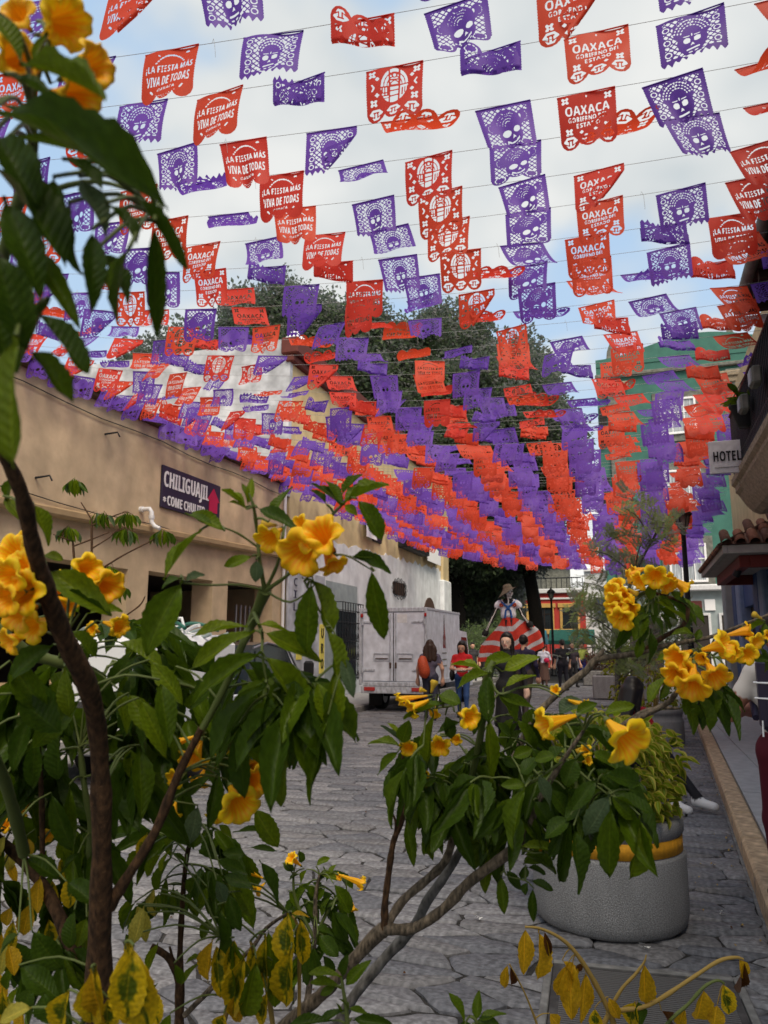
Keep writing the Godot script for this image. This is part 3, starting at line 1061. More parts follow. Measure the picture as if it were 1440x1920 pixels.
	for k in 16:
		var a := R(0, TAU)
		inst("leaf", leaf_mesh(k % 4), M["leaf%d" % (k % 3)], pt, leaf_xf(Vector3(cos(a) * 0.1, 0.3, sin(a) * 0.1), Vector3(cos(a) * R(0.2, 0.34), R(0.2, 0.55), sin(a) * R(0.2, 0.34)), 0.09))

	# porch: blue fronted shop under a small tiled roof
	var p := thing("tiled_porch_shop", "blue fronted shop under a small clay tiled porch roof", "shop", Vector3(2.35, 0.09, -16))
	st = S()
	span(st, Vector3(2.45, 0.1, -21.5), Vector3(9, 7.6, -12.45))
	objw("wall", st, M.plaster_olive, p)
	for q in [[-20.6, -19.9, "blue_paint"], [-19.85, -19.2, "blue_pale"], [-17.0, -16.3, "blue_paint"], [-16.25, -15.7, "blue_pale"], [-13.4, -12.7, "blue_paint"]]:
		st = S()
		span(st, Vector3(2.2, 0.35, q[1]), Vector3(2.46, 3.0, q[0]), 0.03)
		objw("pilaster", st, M[q[2]], p)
		st = S()
		span(st, Vector3(2.15, 0.09, q[1] + 0.05), Vector3(2.46, 0.35, q[0] - 0.05), 0.02)
		objw("plinth", st, M.kerb_ochre, p)
	for q in [[-19.2, -17.0], [-15.7, -13.4]]:
		st = S()
		span(st, Vector3(2.43, 0.1, q[0]), Vector3(2.452, 2.75, q[1]))
		objw("doorway", st, M.room, p)
		st = S()
		span(st, Vector3(2.3, 2.4, q[0]), Vector3(2.44, 3.0, q[1]))
		objw("door_head", st, M.blue_paint, p)
	st = S()
	span(st, Vector3(2.1, 0.09, -21.9), Vector3(2.5, 3.6, -21.3), 0.03)
	objw("corner_post", st, M.shop_grey, p)
	var roof := Node3D.new()
	roof.name = "porch_roof"
	p.add_child(roof)
	st = S()
	span(st, Vector3(1.36, 2.93, -17.12), Vector3(2.44, 2.97, -12.88))
	objw("soffit", st, M.soffit, roof)
	st = S()
	span(st, Vector3(1.29, 2.93, -17.2), Vector3(1.36, 3.06, -12.8), 0.008)
	span(st, Vector3(1.36, 2.93, -12.88), Vector3(2.44, 3.06, -12.8), 0.008)
	span(st, Vector3(1.36, 2.93, -17.2), Vector3(2.44, 3.06, -17.12), 0.008)
	objw("fascia", st, M.soffit, roof)
	st = S()
	span(st, Vector3(1.55, 2.74, -16.9), Vector3(1.7, 2.928, -13.1), 0.01)
	span(st, Vector3(1.7, 2.74, -13.25), Vector3(2.44, 2.928, -13.1), 0.01)
	span(st, Vector3(1.7, 2.74, -16.9), Vector3(2.44, 2.928, -16.75), 0.01)
	objw("beam", st, M.fascia_red, roof)
	# sloping boards under the tiles
	var e := [Vector3(1.25, 3.07, -12.76), Vector3(1.25, 3.07, -17.24), Vector3(2.45, 3.07, -12.76), Vector3(2.45, 3.07, -17.24)]
	var r1 := Vector3(2.45, 3.7, -13.9)
	var r2 := Vector3(2.45, 3.7, -16.1)
	st = S()
	st.set_smooth_group(-1)
	quad(st, e[0], r1, r2, e[1])
	tri(st, e[0], e[2], r1)
	tri(st, e[1], r2, e[3])
	quad(st, e[0], e[1], e[3], e[2])
	objw("deck", st, M.clay_dark, roof)
	var tl := S()
	tl.set_smooth_group(0)
	for k in 6:
		var a0 := PI * k / 6.0
		var a1 := PI * (k + 1) / 6.0
		for s in 2:
			var r0 := 0.085 - 0.012 * s
			quad(tl, Vector3(cos(a0) * r0, sin(a0) * r0, 0), Vector3(cos(a1) * r0, sin(a1) * r0, 0), Vector3(cos(a1) * r0 * 0.85, sin(a1) * r0 * 0.85, -0.42), Vector3(cos(a0) * r0 * 0.85, sin(a0) * r0 * 0.85, -0.42))
		quad(tl, Vector3(cos(a0) * 0.085, sin(a0) * 0.085, 0), Vector3(cos(a0) * 0.073, sin(a0) * 0.073, 0), Vector3(cos(a1) * 0.073, sin(a1) * 0.073, 0), Vector3(cos(a1) * 0.085, sin(a1) * 0.085, 0))
	var tm := fin(tl)
	# street side: rows run up towards the wall; near end: rows run up towards the ridge
	for k in 22:
		var z := -12.9 - k * 0.2
		for j in 3:
			var t := j * 0.33
			var pos := Vector3(1.22 + 1.22 * t, 3.08 + 0.63 * t, z)
			var lim := clampf(minf(-12.76 - z, z + 17.24) / 1.14, 0, 1)
			if t > lim: continue
			var up := Vector3(1.22, 0.63, 0).normalized()
			inst("roof_tile", tm, M.clay_tile if (k + j) % 3 else M.clay_dark, roof, Transform3D(Basis(Vector3(0, 0, 1), up.cross(Vector3(0, 0, -1)) * -1.0, -up).orthonormalized(), pos - p.position))
	for k in 6:
		var x := 1.35 + k * 0.2
		for j in 3:
			var t := j * 0.33
			if t > (x - 1.2) / 1.2: continue
			var up := Vector3(0, 0.63, -1.14).normalized()
			inst("roof_tile", tm, M.clay_tile if (k + j) % 3 else M.clay_dark, roof, Transform3D(Basis(Vector3(1, 0, 0), Vector3(1, 0, 0).cross(up) , -up).orthonormalized(), Vector3(x, 3.08 + 0.63 * t, -12.73 - 1.14 * t) - p.position))
	st = S()
	tube(st, [Vector3(1.62, 2.93, -13.7), Vector3(1.62, 2.8, -13.7), Vector3(1.55, 2.66, -13.75)], [0.03, 0.06], 8)
	objw("lamp_bracket", st, M.iron, roof)

func build_green_house() -> void:
	var o := thing("green_building", "tall green building with grey pilasters, white windows and a wavy parapet", "building", Vector3(4, 0, -34))
	var z := -34.0
	var st := S()
	span(st, Vector3(-1.2, 4.0, -46), Vector3(15, 13.9, z))
	objw("wall", st, M.green_wall, o)
	# wavy parapet
	st = S()
	var top := []
	for k in 49:
		var x := -1.2 + 16.2 * k / 48.0
		var w := fposmod(x + 1.2, 8.6) / 8.6
		top.append(Vector2(x, 14.15 + 0.75 * pow(sin(PI * w), 2.0) * (1.0 if w > 0.12 and w < 0.88 else 0.8)))
	prism(st, [Vector2(15, 13.8), Vector2(-1.2, 13.8)] + top, 0.5, Transform3D(Basis.IDENTITY, Vector3(0, 0, z - 0.22)))
	objw("parapet", st, M.green_wall, o)
	st = S()
	span(st, Vector3(-1.25, 13.25, z), Vector3(15, 13.42, z + 0.18), 0.03)
	objw("cornice", st, M.trim_grey, o)
	for x in [-0.75, 4.05, 8.9, 13.6]:
		st = S()
		span(st, Vector3(x, 4.0, z), Vector3(x + 0.62, 13.1, z + 0.14), 0.02)
		objw("pilaster", st, M.trim_grey, o)
		st = S()
		span(st, Vector3(x - 0.25, 12.75, z), Vector3(x + 0.87, 12.98, z + 0.3), 0.03)
		span(st, Vector3(x - 0.12, 12.5, z), Vector3(x + 0.74, 12.75, z + 0.22), 0.03)
		objw("capital", st, M.stone_carved, o)
		st = S()
		prism(st, [Vector2(-0.3, 0), Vector2(0.3, 0), Vector2(0.24, 0.5), Vector2(0, 1.15), Vector2(-0.24, 0.5)], 0.45, Transform3D(Basis.IDENTITY, Vector3(x + 0.3, 14.0, z - 0.2)))
		objw("pinnacle", st, M.trim_grey, o)
	# windows of the storeys
	for y in [12.05, 8.9, 5.75]:
		for x in [1.35, 6.0, 10.8]:
			st = S()
			var a := Vector3(x - 0.28, y - 0.28 - 1.62, z + 0.004)
			span(st, a, Vector3(x + 1.72, y + 0.3, z + 0.06), 0.015)
			objw("surround", st, M.trim_grey, o)
			window_frame(o, Vector3(x, y - 1.6, z + 0.06), Vector3(x + 1.45, y, z + 0.06), M.white_flat, M.curtain, 2, 0.07)
	for y in [11.9, 8.8]:
		st = S()
		span(st, Vector3(-1.15, y - 1.4, z), Vector3(-0.85, y, z + 0.04))
		var b := objw("window", st, M.room, o)
		for k in 4:
			st = S()
			tube(st, [Vector3(-1.18 + k * 0.11, y - 1.45, z + 0.3), Vector3(-1.18 + k * 0.11, y - 0.5, z + 0.3)], [0.014], 4)
			objw("baluster", st, M.iron, b)
		st = S()
		span(st, Vector3(-1.2, y - 1.52, z), Vector3(-0.78, y - 1.44, z + 0.34))
		tube(st, [Vector3(-1.2, y - 0.5, z + 0.3), Vector3(-0.8, y - 0.5, z + 0.3)], [0.02], 4)
		objw("balcony", st, M.iron, b)
	# grey shop floor
	st = S()
	span(st, Vector3(-1.1, 0, -46), Vector3(15, 3.8, z - 0.1))
	objw("shop_floor", st, M.shop_grey, o)
	st = S()
	span(st, Vector3(-1.3, 3.8, -46), Vector3(15, 4.05, z + 0.25), 0.04)
	objw("string_course", st, M.white_paint, o)
	for q in [[-0.4, 0.9], [1.6, 2.7], [3.2, 4.3], [5.0, 6.6]]:
		st = S()
		span(st, Vector3(q[0], 0.05, z - 0.1), Vector3(q[1], 2.8, z - 0.06))
		var d := objw("doorway", st, M.room, o)
		st = S()
		for x in [q[0] - 0.1, q[1]]: span(st, Vector3(x, 0.05, z - 0.1), Vector3(x + 0.1, 2.9, z - 0.02), 0.01)
		span(st, Vector3(q[0], 2.8, z - 0.1), Vector3(q[1], 2.9, z - 0.02), 0.01)
		objw("frame", st, M.white_paint, d)
	st = S()
	span(st, Vector3(2.05, 3.05, z - 0.1), Vector3(2.5, 3.4, z - 0.03), 0.01)
	objw("plaque", st, M.cornice_red, o)
	st = S()
	span(st, Vector3(2.6, 3.0, z - 0.1), Vector3(3.0, 3.45, z - 0.03), 0.01)
	objw("plaque", st, M.white_flat, o)

func build_far_end() -> void:
	var o := thing("red_building", "red two storey building with yellow window surrounds at the square's far side", "building", Vector3(-8, 0, -62))
	var z := -62.0
	var st := S()
	span(st, Vector3(-18, 0, -70), Vector3(-3.9, 5.75, z))
	objw("wall", st, M.red_wall, o)
	st = S()
	span(st, Vector3(-18.1, 5.75, -70), Vector3(-3.8, 6.1, z + 0.25), 0.04)
	span(st, Vector3(-18.0, 5.25, z), Vector3(-3.85, 5.4, z + 0.12), 0.03)
	objw("cornice", st, M.white_paint, o)
	st = S()
	span(st, Vector3(-18.0, 2.55, z), Vector3(-3.85, 2.95, z + 0.2), 0.03)
	objw("balcony_band", st, M.yellow_trim, o)
	for k in 6:
		var x := -5.62 - k * 1.95
		st = S()
		span(st, Vector3(x - 0.2, 2.95, z), Vector3(x, 4.62, z + 0.1), 0.02)
		span(st, Vector3(x + 1.1, 2.95, z), Vector3(x + 1.3, 4.62, z + 0.1), 0.02)
		span(st, Vector3(x - 0.34, 4.62, z), Vector3(x + 1.44, 4.95, z + 0.14), 0.02)
		var w := objw("window", st, M.yellow_trim, o)
		st = S()
		span(st, Vector3(x, 2.95, z), Vector3(x + 1.1, 4.62, z + 0.02))
		objw("pane", st, M.glass_dark, w)
		st = S()
		span(st, Vector3(x + 0.52, 2.95, z + 0.02), Vector3(x + 0.58, 4.62, z + 0.05))
		span(st, Vector3(x, 4.1, z + 0.022), Vector3(x + 1.1, 4.15, z + 0.047))
		objw("frame", st, M.dark_wood, w)
		for j in 9:
			st = S()
			tube(st, [Vector3(x + 0.02 + j * 0.13, 2.95, z + 0.17), Vector3(x + 0.02 + j * 0.13, 3.6, z + 0.17)], [0.014], 4)
			objw("baluster", st, M.iron, w)
	for k in 4:
		var x := -5.9 - k * 2.6
		st = S()
		span(st, Vector3(x, 0, z), Vector3(x + 1.4, 2.2, z + 0.03))
		objw("doorway", st, M.room, o)
	# roof terrace
	st = S()
	for k in 26: tube(st, [Vector3(-14 + k * 0.4, 6.1, z), Vector3(-14 + k * 0.4, 6.95, z)], [0.03], 4)
	tube(st, [Vector3(-14, 6.95, z), Vector3(-4.1, 6.95, z)], [0.05], 5)
	tag(objw("terrace_railing", st, M.iron, o), "", "", "", "stuff")
	st = S()
	lathe(st, [Vector2(2.1, 8.1), Vector2(1.9, 8.5), Vector2(1.1, 9.0), Vector2(0.2, 9.25), Vector2(0, 9.3)], 16, Transform3D(Basis.IDENTITY, Vector3(-6.8, 0, -64.5)))
	lathe(st, [Vector2(1.7, 6.1), Vector2(1.7, 8.1)], 16, Transform3D(Basis.IDENTITY, Vector3(-6.8, 0, -64.5)))
	objw("terrace_pavilion", st, M.trim_grey, o)
	# its white neighbour
	var w := thing("pale_corner_house", "narrow white house beside the red building on the square", "house", Vector3(-2.6, 0, -62))
	st = S()
	span(st, Vector3(-3.88, 0, -72), Vector3(1.2, 7.4, -62.3))
	objw("wall", st, M.white_paint, w)
	st = S()
	span(st, Vector3(-3.88, 7.4, -72), Vector3(1.3, 7.7, -62.1), 0.04)
	objw("cornice", st, M.white_flat, w)
	for x in [-3.2, -1.6]:
		window_frame(w, Vector3(x, 3.6, -62.3), Vector3(x + 1.0, 5.4, -62.3), M.trim_grey, M.glass_dark, 1)
	# market awnings
	for q in [[-8.0, -56.5, 3.4, "long green awning standing before the red building"], [-4.4, -55.0, 3.0, "dark green awning at the foot of the white corner house"]]:
		var a := thing("awning", q[3], "awning", Vector3(q[0], 0, q[1]), "green awnings on the square")
		st = S()
		prism(st, [Vector2(-1.2, 2.0), Vector2(0, 2.75), Vector2(1.2, 2.0), Vector2(1.2, 1.75), Vector2(-1.2, 1.75)], q[2], Transform3D(Basis(Vector3.UP, PI / 2), Vector3.ZERO))
		obj("canvas", st, M.teal_cloth if q[0] < -6 else M.green_dark, a)
		for s in [[-1, -1], [-1, 1], [1, -1], [1, 1]]:
			st = S()
			tube(st, [Vector3(s[0] * q[2] * 0.46, 0, s[1] * 1.1), Vector3(s[0] * q[2] * 0.46, 1.8, s[1] * 1.1)], [0.04], 6)
			obj("post", st, M.iron, a)


# ---------- leaves and flowers ----------
# unit leaflet: stalk at the origin, tip at +y, face towards +z
func leaf_mesh(k: int) -> ArrayMesh:
	var key := "leaf_%d" % k
	if meshes.has(key): return meshes[key]
	var st := S()
	st.set_smooth_group(0)
	var n := 17
	var us := [-1.0, -0.5, 0.0, 0.5, 1.0]
	var grid := []
	for i in n + 1:
		var t := float(i) / n
		var s := clampf((t - 0.07) / 0.93, 0, 1)
		var w := 1.607 * pow(s, 0.75) * pow(1.0 - s, 0.95) if s > 0.0 and s < 1.0 else 0.0
		w = maxf(w, 0.018 if t < 0.12 else 0.004)
		if i % 2 == 1 and s > 0.15: w *= 1.10
		var row := []
		for u in us:
			var x: float = u * w
			var z: float = absf(x) * [0.30, 0.42, 0.22, 0.5, 0.9, 0.36][k] - pow(t, 2.0) * [0.10, 0.22, 0.05, 0.16, 0.28, -0.06][k]
			z += 0.035 * sin(t * [9.0, 13.0, 7.0, 16.0, 12.0, 10.0][k] + u * 2.0) * absf(u)
			var tw: float = (t - 0.3) * [0.15, -0.35, 0.5, -0.15, 0.8, -0.5][k]
			var y: float = t - pow(t, 3.0) * [0.01, 0.05, 0.0, 0.03, 0.1, 0.0][k]
			row.append([Vector3(x * cos(tw) - z * 0.3 * sin(tw) + 0.06 * sin(t * 3.0) * [0.3, 1.0, -1.0, 0.6, -1.2, 0.9][k], y, z * cos(tw) * 0.8 + x * sin(tw)), Vector2(0.5 + u * 0.5, 1.0 - t)])
		grid.append(row)
	for i in n:
		for j in 4:
			var q := [grid[i][j], grid[i + 1][j], grid[i + 1][j + 1], grid[i][j + 1]]
			for ix in [0, 1, 2, 0, 2, 3]:
				st.set_uv(q[ix][1])
				st.add_vertex(q[ix][0])
	meshes[key] = fin(st)
	return meshes[key]

func leaf_xf(a: Vector3, b: Vector3, w: float, roll := 0.0) -> Transform3D:
	var y := b - a
	var l := y.length()
	var yn := y / l
	var f := Vector3(0.25, 0.75, 0.6)
	f = (f - yn * f.dot(yn)).normalized().rotated(yn, roll)
	return Transform3D(Basis(yn.cross(f) * w, y, f * l), a)

func flower_mesh(k: int) -> ArrayMesh:
	var key := "flower_%d" % k
	if meshes.has(key): return meshes[key]
	var st := S()
	st.set_smooth_group(0)
	var n := 50
	var rr := [0.05, 0.07, 0.10, 0.15, 0.20, 0.235, 0.265, 0.36, 0.46, 0.53, 0.57]
	var yy := [0.0, 0.15, 0.3, 0.48, 0.64, 0.76, 0.86, 0.95, 0.98, 0.965, 0.92]
	var g := []
	for i in rr.size():
		var row := []
		var s := clampf((i - 5) / 5.0, 0, 1)
		for j in n + 1:
			var a := TAU * j / n
			var lobe := pow(absf(cos(a * 2.5 + k)), 0.55)
			var r: float = rr[i] * lerpf(1.0, 0.60 + 0.40 * lobe, s)
			r *= 1.0 + s * 0.022 * sin(a * 15.0 + k * 2.0)
			if i < 6: r *= 1.0 + 0.08 * cos(a * 5.0 + k)
			var y: float = yy[i] + s * (0.07 * sin(a * 5.0 + k * 1.3) * lobe - 0.03 * sin(a * 10.0 + k))
			y += s * [0.05, -0.03, 0.09, 0.0][k] * cos(a + k)
			row.append([Vector3(r * cos(a), y, r * sin(a)), Vector2(float(j) / n, float(i) / (rr.size() - 1))])
		g.append(row)
	for i in rr.size() - 1:
		for j in n:
			var q := [g[i][j], g[i][j + 1], g[i + 1][j + 1], g[i + 1][j]]
			for ix in [0, 1, 2, 0, 2, 3]:
				st.set_uv(q[ix][1])
				st.add_vertex(q[ix][0])
	meshes[key] = fin(st)
	return meshes[key]

func calyx_mesh() -> ArrayMesh:
	if meshes.has("calyx"): return meshes.calyx
	var st := S()
	lathe(st, [Vector2(0.012, -0.22), Vector2(0.014, -0.02), Vector2(0.06, 0.0), Vector2(0.075, 0.07), Vector2(0.085, 0.13)], 8)
	meshes.calyx = fin(st)
	return meshes.calyx

var wood := []
var tips := []

# thin stalks from every blade and flower to the nearest wood
func stalks(p: Node3D, m: String) -> void:
	var st := S()
	for b in tips:
		var best := Vector3.ZERO
		var bd := 0.11
		for w in wood:
			var d: float = w.distance_to(b)
			if d < bd:
				bd = d
				best = w
		if bd < 0.004 or bd >= 0.11: continue
		var mid: Vector3 = (b + best) / 2 + Vector3(0, bd * 0.12, 0)
		var q := smooth_pts([best, mid, b], [0.0013, 0.0011, 0.0009], 3)
		tube(st, q[0], q[1], 5, false)
	if tips.size(): tag(objw("leaf_stalks", st, M[m], p), "", "", "", "stuff")
	wood = []
	tips = []

func fl(p: Node3D, a: Vector3, b: Vector3, dia: float) -> void:
	tips.append(a - (b - a) * 0.2)
	var y := b - a
	var l := y.length()
	var yn := y / l
	var x := yn.cross(Vector3(0.3, 0.2, 1)).normalized()
	var xf := Transform3D(Basis(x * dia, y, x.cross(yn) * dia), a).rotated_local(Vector3.UP, R(0, TAU))
	xf.origin -= p.position
	var k := rng.randi() % 4
	var o := inst("flower", flower_mesh(k), M.petal if rng.randf() < 0.7 else M.petal_deep, p, xf)
	inst("calyx", calyx_mesh(), M.stem_green, o)

func bud(p: Node3D, a: Vector3, b: Vector3, dia: float) -> void:
	if not meshes.has("bud"):
		var st := S()
		lathe(st, [Vector2(0.0, 0), Vector2(0.14, 0.06), Vector2(0.2, 0.3), Vector2(0.34, 0.6), Vector2(0.5, 0.8), Vector2(0.42, 0.94), Vector2(0.0, 1.0)], 10)
		meshes.bud = fin(st)
	var y := b - a
	var yn := y.normalized()
	var x := yn.cross(Vector3(0.3, 0.2, 1)).normalized()
	var o := inst("flower_bud", meshes.bud, M.bud_yellow, p, Transform3D(Basis(x * dia, y, x.cross(yn) * dia), a - p.position))
	inst("calyx", calyx_mesh(), M.stem_green, o)

func lf(p: Node3D, a: Vector3, b: Vector3, w: float, m: String, k := -1) -> void:
	if k < 0: k = [0, 1, 2, 3, 5][rng.randi() % 5]
	tips.append(a)
	inst("leaf", leaf_mesh(k), M[m], p, leaf_xf(a - p.position, b - p.position, w, R(-0.5, 0.5)))

func br(p: Node3D, pts: Array, rad: Array, m: String, n := 9) -> void:
	var q := smooth_pts(pts, rad, 4)
	wood.append_array(q[0])
	for i in q[1].size(): q[1][i] *= 1.0 + 0.07 * sin(i * 2.1) + (0.12 if i % 7 == 3 else 0.0)
	var st := S()
	tube(st, q[0], q[1], n)
	objw("branch", st, M[m], p)

# a pinnate leaf: stalk from a to b with pairs of hanging leaflets
func pin(p: Node3D, a: Vector3, b: Vector3, pairs: int, l: float, m: String, droop := 0.6, stuff: Array = []) -> void:
	var ax := (b - a)
	var side := ax.cross(Vector3.UP).normalized()
	var mid := (a + b) / 2 + Vector3(0, ax.length() * 0.12, 0)
	var q := smooth_pts([a, mid, b], [0.0017, 0.0014, 0.0009], 3)
	var st := S()
	tube(st, q[0], q[1], 5, false)
	tips.append(a)
	if stuff.is_empty(): objw("leaf_stalk", st, M.stem_green, p)
	else: stuff[1].append_from(fin(st), 0, Transform3D(Basis.IDENTITY, -p.position))
	for i in pairs:
		var t := lerpf(0.32, 0.95, (i + 0.5) / pairs)
		var c := a.lerp(mid, t * 2) if t < 0.5 else mid.lerp(b, t * 2 - 1)
		for s in [-1.0, 1.0]:
			var d: Vector3 = (ax.normalized() * R(0.3, 0.7) + side * s * R(0.6, 1.0) + Vector3.DOWN * droop * R(0.6, 1.3)).normalized()
			var ll := l * R(0.75, 1.1) * (1.0 - 0.25 * absf(t - 0.6))
			put_leaf(p, c, c + d * ll, ll * R(0.24, 0.31), m, stuff)
	var e: Vector3 = (ax.normalized() + Vector3.DOWN * droop).normalized()
	put_leaf(p, b, b + e * l * 1.1, l * 0.28, m, stuff)

func put_leaf(p: Node3D, a: Vector3, b: Vector3, w: float, m: String, stuff: Array) -> void:
	if stuff.is_empty(): lf(p, a, b, w, m)
	else: stuff[0].append(leaf_xf(a - p.position, b - p.position, w, R(-0.6, 0.6)))

func multi(n: String, mesh: Mesh, m: Material, xfs: Array, parent: Node, kind := "stuff") -> MultiMeshInstance3D:
	var mm := MultiMesh.new()
	mm.transform_format = MultiMesh.TRANSFORM_3D
	mm.mesh = mesh
	mm.instance_count = xfs.size()
	for i in xfs.size(): mm.set_instance_transform(i, xfs[i])
	var o := MultiMeshInstance3D.new()
	o.name = n
	o.multimesh = mm
	o.material_override = m
	parent.add_child(o, true)
	o.set_meta("kind", kind)
	return o

# ---------- trees ----------
func clump(leaves: int, size: float, lw: float, ll: float) -> ArrayMesh:
	var st := S()
	st.set_smooth_group(-1)
	for i in leaves:
		var c := Vector3(R(-1, 1), R(-1, 1), R(-1, 1)) * size
		var d := (Vector3(R(-1, 1), R(-0.9, 0.5), R(-1, 1)) + c / size * 0.6).normalized()
		var n := Vector3(R(-1, 1), R(0.2, 1), R(-1, 1)).normalized()
		var s := d.cross(n).normalized() * lw
		n = s.cross(d).normalized() * lw * 0.35
		var l := ll * R(0.7, 1.2)
		quad(st, c, c + d * l * 0.45 + s + n, c + d * l, c + d * l * 0.45 - s + n)
	return fin(st)

func big_tree(label: String, at: Vector3, h: float, lobes: Array, count: int, tint := "ficus", cat := "tree") -> void:
	var o := thing("ficus_tree", label, cat, at, "dark trees behind the houses")
	var st := S()
	var q := smooth_pts([Vector3.ZERO, Vector3(0.2, h * 0.2, 0.1), Vector3(-0.1, h * 0.42, 0)], [0.55, 0.42, 0.34], 4)
	tube(st, q[0], q[1], 10)
	for lobe in lobes:
		var c: Vector3 = lobe[0]
		var b := smooth_pts([Vector3(-0.1, h * 0.36, 0), Vector3(c.x * 0.5, lerpf(h * 0.4, c.y, 0.5), c.z * 0.5), c], [0.25, 0.16, 0.05], 3)
		tube(st, b[0], b[1], 7)
	obj("trunk", st, M.bark_dark, o)
	var nz := FastNoiseLite.new()
	nz.seed = int(at.x * 10) + 77
	nz.frequency = 0.4
	var core := S()
	var xs := [[], []]
	for lobe in lobes:
		var c: Vector3 = lobe[0]
		var r: Vector3 = lobe[1]
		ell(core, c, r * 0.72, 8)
		var k := int(count * lobe[2])
		for i in k:
			var d := Vector3(R(-1, 1), R(-1, 1), R(-1, 1)).normalized()
			var rad := R(0.70, 1.0) + nz.get_noise_3dv(c + d * r * 1.0) * 0.42
			var p := c + d * r * rad
			var s := R(0.7, 1.35)
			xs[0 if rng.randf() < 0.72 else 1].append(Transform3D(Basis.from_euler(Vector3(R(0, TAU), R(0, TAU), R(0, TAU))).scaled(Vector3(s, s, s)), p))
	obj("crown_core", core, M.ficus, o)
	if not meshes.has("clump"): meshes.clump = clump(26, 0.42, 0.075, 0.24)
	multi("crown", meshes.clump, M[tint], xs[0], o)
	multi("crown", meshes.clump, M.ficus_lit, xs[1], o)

func build_trees() -> void:
	big_tree("wide dark ficus rising behind the roof of the olive house", Vector3(-18.5, 0, -39), 17, [[Vector3(-0.6, 18.2, 0), Vector3(4.2, 4.2, 4.5), 0.25], [Vector3(-6.4, 15.6, 1), Vector3(5.2, 4.2, 4), 0.25], [Vector3(4.0, 16.0, 1), Vector3(3.6, 4.4, 4), 0.25], [Vector3(-1, 12, 2), Vector3(7.5, 4, 4), 0.25]], 6500)
	big_tree("tall dark ficus with a pointed top beside the street's far end", Vector3(-9.4, 0, -41), 16, [[Vector3(-0.4, 16.8, 0), Vector3(3.0, 4.2, 3), 0.2], [Vector3(-2.6, 13.8, 1), Vector3(3.8, 4.2, 4), 0.25], [Vector3(2.2, 13.2, 1), Vector3(3.6, 4.2, 4), 0.28], [Vector3(0, 9.5, 1), Vector3(4.2, 4.2, 4), 0.27]], 5200)
	big_tree("lower dark ficus leaning over the gap beside the green building", Vector3(-5.6, 0, -44), 13, [[Vector3(-0.4, 15.8, 0), Vector3(2.6, 3.6, 3), 0.22], [Vector3(1.0, 12.3, 1), Vector3(2.0, 3.2, 3), 0.25], [Vector3(-1.6, 11.5, 1), Vector3(3.4, 4, 3), 0.28], [Vector3(-0.8, 8.6, 0), Vector3(2.6, 3.0, 3), 0.25]], 4600)
	big_tree("dark low branched ficus filling the shade past the white house corner", Vector3(-9.8, 0, -46), 7, [[Vector3(0, 6.2, 2), Vector3(3.6, 3.4, 3), 0.5], [Vector3(-3.6, 6, 1), Vector3(3.6, 4, 3), 0.3], [Vector3(2.4, 7.4, 1), Vector3(2.3, 2.0, 2.2), 0.2]], 3600)
	big_tree("round ficus at the edge of the square above the puppet", Vector3(-12.6, 0, -52), 6, [[Vector3(0, 4.0, 0), Vector3(4.2, 4.2, 3), 0.6], [Vector3(3.2, 5.2, 0), Vector3(2.2, 2.6, 2.2), 0.4]], 3000)
	# lighter small trees round the square
	small_shrub("grey green bush in the shade below the dark trees", Vector3(-8.6, 0, -38.5), Vector3(1.7, 1.2, 1.2), 420)
	small_shrub("pale green bush behind the puppet's trailing skirt", Vector3(-6.9, 0, -37.5), Vector3(1.3, 1.35, 1.0), 380)
	small_shrub("tall feathery bush between the puppet and the red building", Vector3(-6.5, 0, -41.0), Vector3(0.8, 1.9, 0.8), 320)
	feather_tree()

func small_shrub(label: String, at: Vector3, r: Vector3, n: int) -> void:
	var o := thing("shrub", label, "bush", at, "bushes on the square")
	var st := S()
	for k in 5: tube(st, [Vector3(0, 0, 0), Vector3(R(-0.5, 0.5) * r.x, r.y * R(0.9, 1.5), R(-0.5, 0.5) * r.z)], [0.05, 0.015], 5)
	obj("stem", st, M.bark_dark, o)
	var xs := []
	for i in n:
		var d := Vector3(R(-1, 1), R(-1, 1), R(-1, 1)).normalized()
		var s := R(0.5, 0.9)
		xs.append(Transform3D(Basis.from_euler(Vector3(R(0, TAU), R(0, TAU), R(0, TAU))).scaled(Vector3(s, s, s)), Vector3(0, r.y * 1.05, 0) + d * r * R(0.5, 1.1)))
	if not meshes.has("clump_small"): meshes.clump_small = clump(22, 0.3, 0.03, 0.2)
	multi("foliage", meshes.clump_small, M.shrub_leaf, xs, o)

